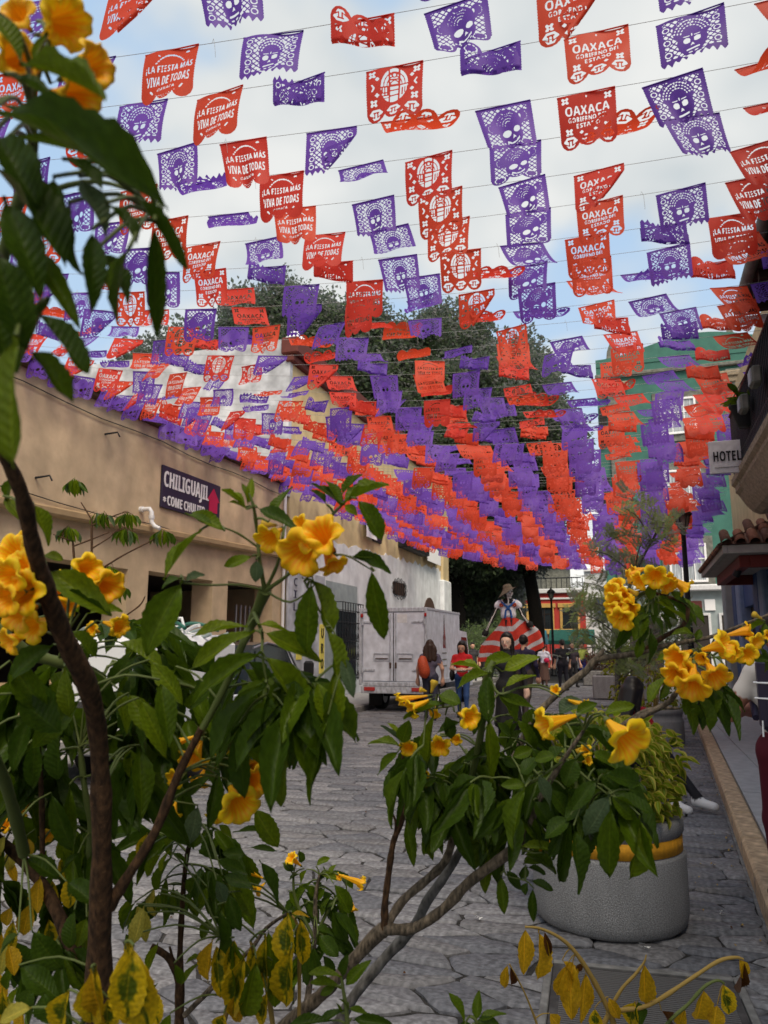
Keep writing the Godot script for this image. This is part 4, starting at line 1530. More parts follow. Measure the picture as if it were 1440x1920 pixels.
# slender tree with feathery leaves in the street
func feather_tree() -> void:
	var base := Vector3(-0.367, 0.484, -13.321)
	base.y = 0.5
	var o := thing("feathery_tree", "slender pale stemmed young tree with feathery leaves beside the lamp post", "tree", base)
	var st := S()
	var tr := smooth_pts([Vector3(0, -0.3, 0), Vector3(-0.01, 0.45, 0), Vector3(0.05, 1.0, 0.02), Vector3(0.16, 1.7, 0), Vector3(0.42, 2.35, -0.05), Vector3(0.85, 3.05, 0)], [0.05, 0.045, 0.04, 0.034, 0.024, 0.01], 4)
	tube(st, tr[0], tr[1], 8)
	obj("trunk", st, M.bark_pale, o)
	var sp := S()
	sp.set_smooth_group(-1)
	for i in 9:
		var y := 0.03 + i * 0.02
		for s in [-1.0, 1.0]:
			var a := Vector3(0, y, 0)
			var b := a + Vector3(s * 0.055, 0.02, R(-0.012, 0.012))
			quad(sp, a, a.lerp(b, 0.5) + Vector3(0, 0.011, 0.003), b, a.lerp(b, 0.5) - Vector3(0, 0.011, -0.003))
	quad(sp, Vector3(-0.002, 0, 0), Vector3(-0.002, 0.2, 0), Vector3(0.002, 0.2, 0), Vector3(0.002, 0, 0))
	var spray := fin(sp)
	var xs := []
	for k in 30:
		var t := R(0.22, 1.0)
		var c: Vector3 = tr[0][int(t * (tr[0].size() - 1))]
		var ang := R(0, TAU)
		var out := R(0.6, 1.6) * (1.1 - 0.4 * t)
		var e := c + Vector3(maxf(cos(ang) * out, -0.75), R(-0.05, 0.75), sin(ang) * out * 0.8)
		var bq := smooth_pts([c, c.lerp(e, 0.5) + Vector3(0, 0.12, 0), e], [0.016, 0.01, 0.004], 4)
		var b := S()
		tube(b, bq[0], bq[1], 5, false)
		obj("branch", b, M.bark_pale, o)
		for j in 24:
			var u := pow(R(0.1, 1.0), 0.7)
			var p: Vector3 = bq[0][int(u * (bq[0].size() - 1))] + Vector3(R(-0.12, 0.12), R(-0.12, 0.12), R(-0.12, 0.12))
			var s := R(0.8, 1.45)
			xs.append(Transform3D(Basis.from_euler(Vector3(R(-1.2, 2.4), R(0, TAU), R(-1, 1))).scaled(Vector3(s, s, s)), p))
	multi("foliage", spray, M.fern_leaf, xs, o)

# ---------- planters in the street ----------
func planter_parts(o: Node3D, r: float, h: float, band := true) -> void:
	var st := S()
	lathe(st, [Vector2(r * 0.80, 0.0), Vector2(r * 0.92, 0.0), Vector2(r * 0.965, 0.02), Vector2(r * 0.99, 0.06), Vector2(r, 0.12), Vector2(r, h * 0.66), Vector2(r * 0.992, h * 0.685), Vector2(r * 0.955, h * 0.69)], 64)
	lathe(st, [Vector2(r * 0.955, h * 0.69), Vector2(r * 0.955, h * 0.86), Vector2(r * 0.985, h * 0.875), Vector2(r * 0.99, h * 0.98), Vector2(r * 0.97, h), Vector2(r * 0.87, h), Vector2(r * 0.85, h * 0.98), Vector2(r * 0.85, h * 0.8)], 64)
	obj("bowl", st, M.planter, o)
	if band:
		st = S()
		lathe(st, [Vector2(r * 0.957, h * 0.70), Vector2(r * 0.964, h * 0.70), Vector2(r * 0.964, h * 0.845), Vector2(r * 0.957, h * 0.845)], 64)
		obj("painted_band", st, M.band, o)
	st = S()
	lathe(st, [Vector2(r * 0.86, h * 0.9), Vector2(0, h * 0.94)], 24)
	obj("soil", st, M.soil, o)

func variegated(o: Node3D, c: Vector3, r: Vector3, l: float, parts: int, extra: int) -> void:
	# leaves with a green middle and a cream rim, hanging from many thin stems
	for k in 2:
		var key := "vari_%d" % k
		if not meshes.has(key):
			var mesh := ArrayMesh.new()
			for rim in 2:
				var st := S()
				st.set_smooth_group(0)
				for i in 8:
					var p := []
					for j in [i, i + 1]:
						var t: float = j / 8.0
						var w := 0.5 * pow(sin(PI * pow(t, 0.75)), 0.9) if j > 0 and j < 8 else 0.004
						var iw := w * 0.62 if t > 0.12 and t < 0.88 else 0.001
						for x in [-w, -iw, 0.0, iw, w]:
							p.append(Vector3(x, t, absf(x) * 0.5 - t * t * (0.15 + 0.2 * k)))
					for q in ([0, 3] if rim else [1, 2]):
						quad(st, p[q], p[q + 5], p[q + 6], p[q + 1])
				st.generate_normals()
				st.commit(mesh)
			mesh.surface_set_material(0, M.leaf3)
			mesh.surface_set_material(1, M.leaf_cream)
			meshes[key] = mesh
	var rest := [[], []]
	var stems := S()
	for k in 26:
		var a := R(0, TAU)
		var b := c + Vector3(cos(a) * r.x, r.y * R(0.1, 1.0), sin(a) * r.z) * R(0.5, 0.95)
		var s := smooth_pts([Vector3(c.x + cos(a) * 0.08, c.y - r.y, c.z + sin(a) * 0.08), (c + b) / 2 + Vector3(0, 0.05, 0), b], [0.008, 0.006, 0.003], 3)
		tube(stems, s[0], s[1], 5, false)
	obj("stems", stems, M.stem_dry, o)
	var list := []
	for i in parts + extra:
		var d := Vector3(R(-1, 1), R(-0.75, 1), R(-1, 1)).normalized()
		var p := c + d * r * pow(R(0.35, 1.0), 0.45)
		p += Vector3(R(-0.03, 0.03), 0, R(-0.03, 0.03))
		var dir := (Vector3(d.x * 0.6, R(-1.0, 0.35), d.z * 0.6) + Vector3(R(-0.4, 0.4), 0, R(-0.4, 0.4))).normalized()
		list.append([p.z - absf(p.x - c.x) * 0.2, p, p + dir * l * R(0.7, 1.25)])
	list.sort_custom(func(a, b): return a[0] > b[0])
	for i in list.size():
		var xf := leaf_xf(list[i][1], list[i][2], l * R(0.4, 0.52), R(-0.9, 0.9))
		if i < parts: inst("leaf", meshes["vari_%d" % (i % 2)], null, o, xf)
		else: rest[i % 2].append(xf)
	for k in 2:
		if rest[k].size(): multi("foliage", meshes["vari_%d" % k], null, rest[k], o)

func build_planters() -> void:
	var o := thing("round_planter", "round concrete planter with an orange painted band near the kerb", "planter", Vector3(-0.24, 0, -4.86))
	planter_parts(o, 0.425, 0.57)
	var b := thing("variegated_bush", "dense cream edged bush growing in the banded round planter", "bush", Vector3(-0.24, 0.5, -4.86))
	variegated(b, Vector3(-0.01, 0.30, 0.02), Vector3(0.47, 0.36, 0.42), 0.075, 290, 900)
	var sx := S()
	for k in 7:
		var a := R(0, TAU)
		var t := smooth_pts([Vector3(0, 0, 0), Vector3(cos(a) * 0.2 - 0.15, 0.25, sin(a) * 0.15), Vector3(cos(a) * 0.3 - 0.25, 0.5, sin(a) * 0.2)], [0.014, 0.01, 0.005], 4)
		tube(sx, t[0], t[1], 6)
	obj("bare_stem", sx, M.bark_pale, b)
	o = thing("round_planter", "plain round concrete planter behind the banded one, half hidden by leaves", "planter", Vector3(0.18, 0, -13.4))
	planter_parts(o, 0.42, 0.55, false)
	b = thing("variegated_bush", "cream edged bush in the plain planter behind the seated woman", "bush", Vector3(0.18, 0.5, -13.4))
	variegated(b, Vector3(-0.1, 0.3, 0), Vector3(0.6, 0.42, 0.4), 0.09, 60, 240)
	o = thing("round_planter", "round concrete planter holding the slender feathery tree", "planter", Vector3(-0.367, 0.484, -13.321) * Vector3(1, 0, 1))
	planter_parts(o, 0.45, 0.56, false)
	o = thing("box_planter", "long grey planter box at the mouth of the square", "planter", Vector3(-0.55, 0, -24.5))
	var st := S()
	box(st, Vector3(0, 0.35, 0), Vector3(1.7, 0.7, 0.8), 0.04)
	obj("box", st, M.planter, o)
	st = S()
	box(st, Vector3(0, 0.68, 0), Vector3(1.5, 0.06, 0.6))
	obj("soil", st, M.soil, o)
	b = thing("hedge", "yellow green clipped bush growing in the long grey planter box", "bush", Vector3(-0.3, 0.68, -24.5))
	variegated(b, Vector3(0.35, 0.35, 0), Vector3(1.25, 0.7, 0.5), 0.13, 120, 420)
	o = thing("box_planter", "dark planter box with reddish plants beyond the long grey one", "planter", Vector3(-1.5, 0, -33))
	st = S()
	box(st, Vector3(0, 0.3, 0), Vector3(1.5, 0.6, 0.9), 0.04)
	obj("box", st, M.kerb_grey, o)
	var xs := []
	for i in 160:
		xs.append(Transform3D(Basis.from_euler(Vector3(R(0, TAU), R(0, TAU), 0)).scaled(Vector3.ONE * R(0.4, 0.7)), Vector3(R(-0.6, 0.6), 0.7 + R(0, 0.5), R(-0.35, 0.35))))
	if not meshes.has("clump_small"): meshes.clump_small = clump(22, 0.3, 0.03, 0.2)
	multi("foliage", meshes.clump_small, M.rust, xs, o)
	# the planter that the flowering bushes grow from, just under the picture
	o = thing("wide_planter", "wide concrete planter from which the yellow flowering bushes rise", "planter", Vector3(-0.35, 0, -0.72))
	planter_parts(o, 0.72, 0.5, false)


# ---------- cut paper ----------
# which parts of a sheet are paper: a square of cells, u to the right and v down
class Sheet:
	var n: int
	var a := PackedByteArray()
	func _init(k: int) -> void:
		n = k
		a.resize(k * k)
	func ell(cx: float, cy: float, rx: float, ry: float, v: int, rot := 0.0) -> void:
		var m := maxf(rx, ry)
		var c := cos(rot)
		var s := sin(rot)
		for y in range(maxi(0, int((cy - m) * n)), mini(n, int((cy + m) * n) + 2)):
			for x in range(maxi(0, int((cx - m) * n)), mini(n, int((cx + m) * n) + 2)):
				var dx := (x + 0.5) / n - cx
				var dy := (y + 0.5) / n - cy
				var p := (dx * c + dy * s) / rx
				var q := (dy * c - dx * s) / ry
				if p * p + q * q < 1.0: a[y * n + x] = v
	func poly(pts: Array, v: int) -> void:
		var pv := PackedVector2Array(pts)
		var lo := pv[0]
		var hi := pv[0]
		for p in pv:
			lo = lo.min(p); hi = hi.max(p)
		for y in range(maxi(0, int(lo.y * n)), mini(n, int(hi.y * n) + 1)):
			for x in range(maxi(0, int(lo.x * n)), mini(n, int(hi.x * n) + 1)):
				if Geometry2D.is_point_in_polygon(Vector2((x + 0.5) / n, (y + 0.5) / n), pv): a[y * n + x] = v
	func rect(x0: float, y0: float, x1: float, y1: float, v: int) -> void:
		for y in range(maxi(0, int(y0 * n)), mini(n, int(y1 * n))):
			for x in range(maxi(0, int(x0 * n)), mini(n, int(x1 * n))): a[y * n + x] = v
	func bar(x0: float, y0: float, x1: float, y1: float, w: float, v: int) -> void:
		var p := Vector2(x0, y0)
		var q := Vector2(x1, y1)
		var o := (q - p).orthogonal().normalized() * w / 2
		poly([p + o, q + o, q - o, p - o], v)
	func arc(cx: float, cy: float, rx: float, ry: float, a0: float, a1: float, k: int, w: float, l: float, v: int) -> void:
		# k dashes along an arc
		for i in k:
			var t := lerpf(a0, a1, (i + 0.5) / k)
			ell(cx + rx * cos(t), cy + ry * sin(t), l, w, v, t + PI / 2)
	func lattice(x0: float, y0: float, x1: float, y1: float, s: float, w: float) -> void:
		for y in range(int(y0 * n), int(y1 * n)):
			for x in range(int(x0 * n), int(x1 * n)):
				var u := (x + 0.5) / n
				var v := (y + 0.5) / n
				var p := fposmod((u + v) / s, 1.0)
				var q := fposmod((u - v) / s + 0.5, 1.0)
				if p > w and p < 1.0 - w and q > w and q < 1.0 - w: a[y * n + x] = 0
	func word(t: TextMesh, x0: float, y0: float, x1: float, y1: float, lean := 0.0) -> void:
		var ar := t.surface_get_arrays(0)
		var vs: PackedVector3Array = ar[Mesh.ARRAY_VERTEX]
		var ix = ar[Mesh.ARRAY_INDEX]
		var b := t.get_aabb()
		var cnt: int = ix.size() if ix != null else vs.size()
		for i in range(0, cnt, 3):
			var q := []
			for j in 3:
				var p: Vector3 = vs[ix[i + j] if ix != null else i + j]
				var u := (p.x - b.position.x) / b.size.x
				var w := 1.0 - (p.y - b.position.y) / b.size.y
				q.append(Vector2(lerpf(x0, x1, u), lerpf(y0, y1, w) + lean * (u - 0.5)))
			poly(q, 0)
	func blossom(cx: float, cy: float, r: float) -> void:
		for k in 4:
			var t := PI / 4 + k * PI / 2
			ell(cx + r * 0.6 * cos(t), cy + r * 0.6 * sin(t), r * 0.5, r * 0.36, 0, t)
		ell(cx, cy, r * 0.24, r * 0.24, 1)
	func diamond(cx: float, cy: float, r: float) -> void:
		poly([Vector2(cx - r, cy), Vector2(cx, cy - r), Vector2(cx + r, cy), Vector2(cx, cy + r)], 0)
	func fan(cx: float, cy: float, r: float) -> void:
		poly([Vector2(cx - r, cy - r * 0.2), Vector2(cx - r * 0.5, cy - r * 0.75), Vector2(cx + r * 0.5, cy - r * 0.75), Vector2(cx + r, cy - r * 0.2), Vector2(cx + r * 0.35, cy + r * 0.75), Vector2(cx - r * 0.35, cy + r * 0.75)], 0)
		rect(cx - r * 0.45, cy - r * 0.42, cx + r * 0.45, cy - r * 0.22, 1)
		rect(cx - r * 0.3, cy - r * 0.3, cx - r * 0.12, cy + r * 0.5, 1)
		rect(cx + r * 0.12, cy - r * 0.3, cx + r * 0.3, cy + r * 0.5, 1)
		bar(cx - r, cy, cx - r * 0.3, cy + r * 0.35, r * 0.14, 1)
		bar(cx + r, cy, cx + r * 0.3, cy + r * 0.35, r * 0.14, 1)
	func at(x: int, y: int, k: int) -> float:
		# paper cover of a grid point of a k by k grid
		var s := 0
		var c := float(n) / k
		var r := maxi(1, int(c / 2.0))
		for j in range(-r, r):
			for i in range(-r, r):
				var px := int(x * c) + i
				var py := int(y * c) + j
				if px >= 0 and py >= 0 and px < n and py < n: s += a[py * n + px]
		return float(s) / (4.0 * r * r)

func word_mesh(s: String) -> TextMesh:
	var t := TextMesh.new()
	t.text = s
	t.font = font(true)
	t.font_size = 48
	t.depth = 0.0
	t.curve_step = 3.0
	return t

func sheet(kind: String) -> Sheet:
	var s := Sheet.new(200)
	var purple := kind.begins_with("skull")
	s.rect(0.03, 0.0, 0.97, 0.84 if purple else 0.80, 1)
	for k in 18:
		var y := 0.025 + k * 0.046
		s.ell(0.03, y, 0.022, 0.025, 1)
		s.ell(0.97, y, 0.022, 0.025, 1)
	if not purple:
		for x in [0.18, 0.5, 0.82]: s.ell(x, 0.78, 0.172, 0.2, 1)
	if kind == "fiesta":
		s.word(word_mesh("¡LA FIESTA MÁS"), 0.08, 0.24, 0.93, 0.43)
		s.word(word_mesh("VIVA DE TODAS"), 0.10, 0.48, 0.91, 0.66)
		s.word(word_mesh("OAXACA"), 0.32, 0.72, 0.68, 0.78)
		s.arc(0.5, 0.62, 0.36, 0.52, PI * 1.25, PI * 1.75, 13, 0.014, 0.024, 0)
		s.arc(0.5, 0.66, 0.3, 0.24, PI * 0.25, PI * 0.75, 9, 0.008, 0.012, 0)
		s.arc(0.5, 0.70, 0.26, 0.24, PI * 0.3, PI * 0.7, 8, 0.008, 0.012, 0)
		s.bar(0.18, 0.74, 0.24, 0.80, 0.03, 0)
		s.bar(0.82, 0.74, 0.77, 0.81, 0.03, 0)
		s.bar(0.28, 0.08, 0.32, 0.11, 0.02, 0)
		s.ell(0.79, 0.07, 0.035, 0.022, 0)
	elif kind == "oaxaca":
		s.word(word_mesh("OAXACA"), 0.13, 0.21, 0.88, 0.38)
		s.word(word_mesh("GOBIERNO DEL"), 0.17, 0.41, 0.84, 0.50)
		s.word(word_mesh("ESTADO"), 0.30, 0.53, 0.70, 0.61)
		for q in [[0.14, 0.10], [0.86, 0.10], [0.17, 0.66], [0.83, 0.66]]: s.blossom(q[0], q[1], 0.07)
		s.diamond(0.38, 0.69, 0.035)
		s.diamond(0.62, 0.69, 0.035)
		s.ell(0.5, 0.06, 0.014, 0.022, 0)
		for x in [0.18, 0.5, 0.82]: s.fan(x, 0.84, 0.125)
	elif kind == "emblem":
		s.ell(0.5, 0.35, 0.235, 0.32, 0)
		for k in 3:
			var r := 0.185 - k * 0.055
			s.arc(0.5, 0.35, r, r * 1.36, PI, TAU, 70, 0.008, 0.014, 1)
		s.rect(0.40, 0.04, 0.425, 0.66, 1)
		s.rect(0.575, 0.04, 0.60, 0.66, 1)
		s.rect(0.26, 0.335, 0.74, 0.36, 1)
		for k in 5: s.rect(0.42, 0.12 + k * 0.10, 0.58, 0.145 + k * 0.10, 1)
		for k in 3:
			s.rect(0.28 + k * 0.045, 0.36, 0.30 + k * 0.045, 0.46 + 0.03 * k, 1)
			s.rect(0.63 + k * 0.045, 0.40, 0.65 + k * 0.045, 0.56 - 0.03 * k, 1)
			s.rect(0.30, 0.45 + k * 0.05, 0.40, 0.468 + k * 0.05, 1)
		s.ell(0.5, 0.15, 0.05, 0.05, 1)
		s.ell(0.5, 0.15, 0.024, 0.03, 0)
		for q in [[0.12, 0.10], [0.88, 0.10], [0.14, 0.62], [0.86, 0.62]]: s.blossom(q[0], q[1], 0.07)
		for q in [[0.21, 0.19], [0.8, 0.19], [0.2, 0.48], [0.81, 0.48]]: s.diamond(q[0], q[1], 0.04)
		for x in [[0.11, 1.0], [0.89, -1.0]]:
			s.bar(x[0], 0.28, x[0] + 0.04 * x[1], 0.35, 0.03, 0)
			s.bar(x[0] + 0.04 * x[1], 0.34, x[0], 0.41, 0.03, 0)
		for x in [0.18, 0.5, 0.82]: s.fan(x, 0.83, 0.125)
	elif kind == "skull_braids":
		s.ell(0.2, 0.84, 0.17, 0.12, 1)
		s.ell(0.8, 0.84, 0.17, 0.12, 1)
		s.lattice(0.10, 0.05, 0.90, 0.80, 0.105, 0.13)
		for x in [0.2, 0.8]: s.arc(x, 0.85, 0.1, 0.07, 0, TAU, 9, 0.012, 0.026, 0)
		s.ell(0.20, 0.44, 0.11, 0.13, 1)
		s.ell(0.82, 0.27, 0.12, 0.14, 1)
		s.arc(0.20, 0.44, 0.06, 0.08, PI * 0.5, PI * 1.5, 8, 0.007, 0.012, 0)
		s.arc(0.82, 0.27, 0.065, 0.09, -PI * 0.5, PI * 0.5, 8, 0.007, 0.012, 0)
		s.ell(0.27, 0.43, 0.02, 0.05, 0)
		s.ell(0.75, 0.27, 0.02, 0.05, 0)
		s.ell(0.5, 0.40, 0.27, 0.32, 1)
		s.ell(0.54, 0.64, 0.22, 0.26, 1)
		for k in 4: s.arc(0.52, 0.42, 0.06 + k * 0.05, 0.10 + k * 0.055, PI * 1.05, PI * 1.7, 8 + k * 2, 0.007, 0.012, 0)
		s.arc(0.52, 0.14, 0.08, 0.04, 0, PI, 6, 0.007, 0.012, 0)
		s.ell(0.46, 0.57, 0.085, 0.07, 0, -0.2)
		s.ell(0.66, 0.53, 0.06, 0.07, 0, 0.2)
		s.poly([Vector2(0.58, 0.62), Vector2(0.625, 0.70), Vector2(0.59, 0.69), Vector2(0.55, 0.71)], 0)
		s.arc(0.56, 0.68, 0.12, 0.11, PI * 0.15, PI * 0.85, 3, 0.018, 0.05, 0)
		s.arc(0.56, 0.72, 0.15, 0.14, PI * 0.2, PI * 0.8, 4, 0.012, 0.028, 0)
		s.arc(0.50, 0.60, 0.2, 0.2, PI * 0.55, PI * 1.1, 5, 0.01, 0.024, 0)
		s.bar(0.44, 0.72, 0.445, 0.78, 0.015, 0)
		s.bar(0.68, 0.70, 0.675, 0.76, 0.015, 0)
	else:
		var crown := kind == "skull_crown"
		for k in 9:
			var x := 0.06 + k * 0.11
			s.poly([Vector2(x - 0.05, 0.83), Vector2(x + 0.055, 0.83), Vector2(x, 0.93 if k % 2 else 0.90)], 1)
		s.lattice(0.10, 0.045, 0.90, 0.78, 0.105, 0.13)
		for x in [0.14, 0.86]:
			for y in ([0.2, 0.45, 0.68] if not crown else [0.15, 0.36, 0.57, 0.74]):
				s.ell(x, y, 0.075, 0.075, 1)
				s.arc(x, y, 0.045, 0.045, 0, TAU, 7, 0.011, 0.022, 0)
		s.ell(0.5, 0.30, 0.27 if not crown else 0.21, 0.26, 1)
		s.ell(0.5, 0.54, 0.215 if not crown else 0.17, 0.30, 1)
		for k in 3: s.arc(0.5, 0.40, 0.16 + k * 0.045, 0.20 + k * 0.055, PI * 1.05, PI * 1.95, 9 + k * 3, 0.011 if not crown else 0.014, 0.022, 0)
		for k in 3: s.arc(0.34 + k * 0.16, 0.14, 0.035, 0.03, 0, TAU, 6, 0.008, 0.013, 0)
		s.arc(0.5, 0.60, 0.235 if not crown else 0.2, 0.27, PI * 0.1, PI * 0.42, 4, 0.014, 0.03, 0)
		s.arc(0.5, 0.60, 0.235 if not crown else 0.2, 0.27, PI * 0.58, PI * 0.9, 4, 0.014, 0.03, 0)
		s.ell(0.425, 0.51, 0.052, 0.06, 0, -0.15)
		s.ell(0.575, 0.51, 0.052, 0.06, 0, 0.15)
		s.arc(0.425, 0.50, 0.08, 0.085, PI * 1.15, PI * 1.85, 1, 0.012, 0.05, 0)
		s.arc(0.575, 0.50, 0.08, 0.085, PI * 1.15, PI * 1.85, 1, 0.012, 0.05, 0)
		s.poly([Vector2(0.5, 0.57), Vector2(0.535, 0.645), Vector2(0.5, 0.63), Vector2(0.465, 0.645)], 0)
		s.rect(0.40, 0.70, 0.60, 0.735, 0)
		s.arc(0.5, 0.60, 0.14, 0.20, PI * 0.3, PI * 0.7, 2, 0.014, 0.035, 0)
		s.bar(0.5, 0.37, 0.5, 0.43, 0.016, 0)
	return s

const FW := 0.402
const FH := 0.40

# where a point of the sheet hangs; k is the way the wind has bent it
func hang(u: float, v: float, k: int) -> Vector3:
	var x := (u - 0.5) * FW
	var y := -v * FH
	var z := 0.0
	if k == 0:
		z = 0.035 * sin(PI * u) * v + 0.012 * sin(6.0 * u + 4.0 * v)
		x *= 1.0 - 0.05 * v
	elif k == 1:
		x = x * (1.0 - 0.17 * v) + 0.07 * v
		z = 0.05 * v * v + 0.028 * v * sin(TAU * 1.6 * u + 0.6)
	elif k == 2:
		var d := (u - 0.62) * 0.8 + (v - 0.60) * 0.6
		if d > 0.0:
			var r := 0.055
			var roll := minf(d / r, PI)
			var flat := maxf(0.0, d - r * PI)
			var nd := r * sin(roll) - flat
			x += (nd - d) * 0.8 * FW
			y -= (nd - d) * 0.6 * FH
			z = r * FW * (1.0 - cos(roll))
		z += 0.02 * sin(5.0 * u) * v
	elif k == 3:
		var a := 1.15
		y = -FH * sin(a * v) / a
		z = FH * (1.0 - cos(a * v)) / a + 0.02 * sin(8.0 * u + 3.0 * v) * v
		x += 0.14 * v
	elif k == 4:
		var d := v - 0.40 - 0.25 * (u - 0.5)
		if d > 0.0:
			var r := 0.05
			var roll := minf(d / r, PI)
			y = -(v - d) * FH - (r * sin(roll) - maxf(0.0, d - r * PI)) * FH
			z = r * FH * (1.0 - cos(roll)) + 0.015 * sin(9.0 * u)
		else:
			z = 0.012 * sin(7.0 * u)
	else:
		var a := 2.2
		y = -FH * sin(a * v) / a
		z = FH * (1.0 - cos(a * v)) / a + 0.03 * sin(6.0 * u) * v
		x += 0.16 * v + 0.10 * v * (u - 0.2)
	return Vector3(x, y, z)

func paper(s: Sheet, k: int, n: int, hem := true) -> ArrayMesh:
	var st := S()
	st.set_smooth_group(0)
	var f := PackedFloat32Array()
	var m := n + 3
	f.resize(m * m)
	for y in m:
		for x in m:
			f[y * m + x] = s.at(x - 1, y - 1, n)
	var pos := {}
	for y in m - 1:
		for x in m - 1:
			var c := [f[y * m + x], f[y * m + x + 1], f[(y + 1) * m + x + 1], f[(y + 1) * m + x]]
			if c[0] < 0.5 and c[1] < 0.5 and c[2] < 0.5 and c[3] < 0.5: continue
			var g := [Vector2(x, y), Vector2(x + 1, y), Vector2(x + 1, y + 1), Vector2(x, y + 1)]
			var pl := []
			for i in 4:
				var j := (i + 1) % 4
				if c[i] >= 0.5: pl.append(g[i])
				if (c[i] >= 0.5) != (c[j] >= 0.5): pl.append(g[i].lerp(g[j], (0.5 - c[i]) / (c[j] - c[i])))
			var v3 := []
			for p in pl:
				if not pos.has(p): pos[p] = hang((p.x - 1.0) / n, (p.y - 1.0) / n, k)
				v3.append(pos[p])
			for i in range(1, v3.size() - 1): tri(st, v3[0], v3[i], v3[i + 1])
	if hem:
		var hp := []
		for i in 5: hp.append(Vector3((i / 4.0 - 0.5) * FW * 0.98, 0.0, 0.0))
		tube(st, hp, [0.005], 5)
	return fin(st)

func nth(i: int) -> String:
	var e := "th"
	if i % 100 < 11 or i % 100 > 13: e = {1: "st", 2: "nd", 3: "rd"}.get(i % 10, "th")
	return "%d%s" % [i, e]

func build_banners() -> void:
	var kinds := ["fiesta", "skull_crown", "emblem", "skull_braids", "oaxaca", "skull_flowers"]
	var said := {fiesta = "red cut paper banner lettered LA FIESTA", skull_crown = "purple cut paper banner of a crowned skull", emblem = "red cut paper banner with a round emblem", skull_braids = "purple cut paper banner of a braided skull", oaxaca = "red cut paper banner lettered OAXACA", skull_flowers = "purple cut paper banner of a flowered skull"}
	var near := {}
	var far := {}
	for k in kinds:
		var s := sheet(k)
		near[k] = []
		for b in 6: near[k].append(paper(s, b, 84))
		far[k] = [paper(s, 0, 46, false), paper(s, 3, 40, false), paper(s, 4, 36, false)]
	var stuff := {}
	var singles := 0
	var rows := 64
	var eye := Transform3D(Basis.from_euler(Vector3(deg_to_rad(10.03), deg_to_rad(18.15), 0)), Vector3(0, 1.5, 0)).affine_inverse()
	var z := -2.22
	var r2 := RandomNumberGenerator.new()
	r2.seed = 77
	for row in rows:
		var t := row / float(rows - 1)
		var step := (0.455 if row < 15 else 0.405) + 0.03 * r2.randf_range(-1, 1)
		z -= step
		var a := Vector3(-8.42, 5.80 + 0.03 * r2.randf_range(-1, 1), z + r2.randf_range(-0.03, 0.03))
		var b := Vector3(1.9 + 0.4 * t, lerpf(5.42, 4.85, t) + 0.03 * r2.randf_range(-1, 1), z - 1.08 + r2.randf_range(-0.04, 0.04))
		var sag := lerpf(0.24, 0.58, pow(t, 0.8)) + (0.02 + 0.10 * t) * r2.randf_range(-1, 1)
		var pts := []
		for i in 25:
			var q := i / 24.0
			pts.append(a.lerp(b, q) - Vector3(0, 4.0 * sag * q * (1.0 - q), 0))
		var st := S()
		tube(st, pts, [0.0022 if row < 20 else 0.003], 4, false)
		var cord := obj("banner_cord", st, M.cord)
		tag(cord, "thin grey cord strung over the street, %s in order from the open end" % nth(row + 1), "cord", "cords of the paper banners")
		# loose ends of thread
		if row < 12:
			var kn := S()
			for i in 3:
				var c: Vector3 = pts[r2.randi_range(3, 20)]
				tube(kn, [c, c + Vector3(0.01, 0.03, 0), c + Vector3(0.025, -0.02, 0.01), c + Vector3(0.03, -0.09 - 0.05 * r2.randf(), 0)], [0.0015], 4, false)
			tag(obj("threads", kn, M.cord, cord), "", "", "", "stuff")
		var seen := 0
		var off := r2.randf_range(-0.10, 0.10) + 0.06 * sin(row * 0.55)
		for col in 18:
			var x := -8.155 + col * 0.615 + off * (0.4 if row < 8 else 1.0) + r2.randf_range(-0.07, 0.07) * (1.0 if row < 8 else 1.7)
			if x > 1.66 + 0.4 * t: continue
			if r2.randf() < (0.03 if row < 9 else 0.05): continue
			var q := (x - a.x) / (b.x - a.x)
			if q < 0.015 or q > 0.985: continue
			var p := a.lerp(b, q) - Vector3(0, 4.0 * sag * q * (1.0 - q), 0)
			var slope := atan((b.y - a.y - 4.0 * sag * (1.0 - 2.0 * q)) / (b.x - a.x))
			var kind: String = kinds[(col + 3) % 6]
			var e: Vector3 = eye * p
			var inview: bool = e.z < -0.5 and absf(e.x / e.z) < 0.60 and absf((e.y - 0.2) / e.z) < 0.86
			var w := r2.randf()
			var bend := 0 if w < 0.42 else 1 if w < 0.66 else 3 if w < 0.80 else 2 if w < 0.88 else 4 if w < 0.95 else 5
			if row > 8 and w > 0.16 and w < 0.50: bend = [3, 4, 5, 1][r2.randi() % 4]
			var swing := r2.randf_range(-0.16, 0.22) + (r2.randf_range(0.0, 0.55) if row > 9 else 0.0)
			var xf := Transform3D(Basis.from_euler(Vector3(-swing, r2.randf_range(-0.16, 0.16) * (1.0 if row < 9 else 2.2), slope)), p - Vector3(0, 0.006, 0))
			if row > 14: xf.basis = xf.basis * (1.0 + 0.16 * minf(1.0, (row - 14) / 10.0))
			seen += 1
			if inview and singles < 300:
				singles += 1
				var red := not kind.begins_with("skull")
				var m: Material = (M.paper_red if r2.randf() < 0.55 else M.paper_orange) if red else (M.paper_purple if r2.randf() < 0.55 else M.paper_violet)
				var o := inst("paper_banner", near[kind][bend], m, self, xf)
				tag(o, "%s, %s along the %s cord" % [said[kind], nth(seen), nth(row + 1)], "paper banner", "paper banners over the street")
			elif row > 12 or inview:
				var key := "%s|%d" % [kind, 1 if bend == 3 or bend == 5 else 2 if bend == 4 or bend == 2 else 0]
				if not stuff.has(key): stuff[key] = []
				stuff[key].append(xf)
	var o := thing("paper_banners_beyond", "dense mass of red and purple paper banners far down the street", "paper banners", Vector3(-3.5, 5, -24))
	o.set_meta("kind", "stuff")
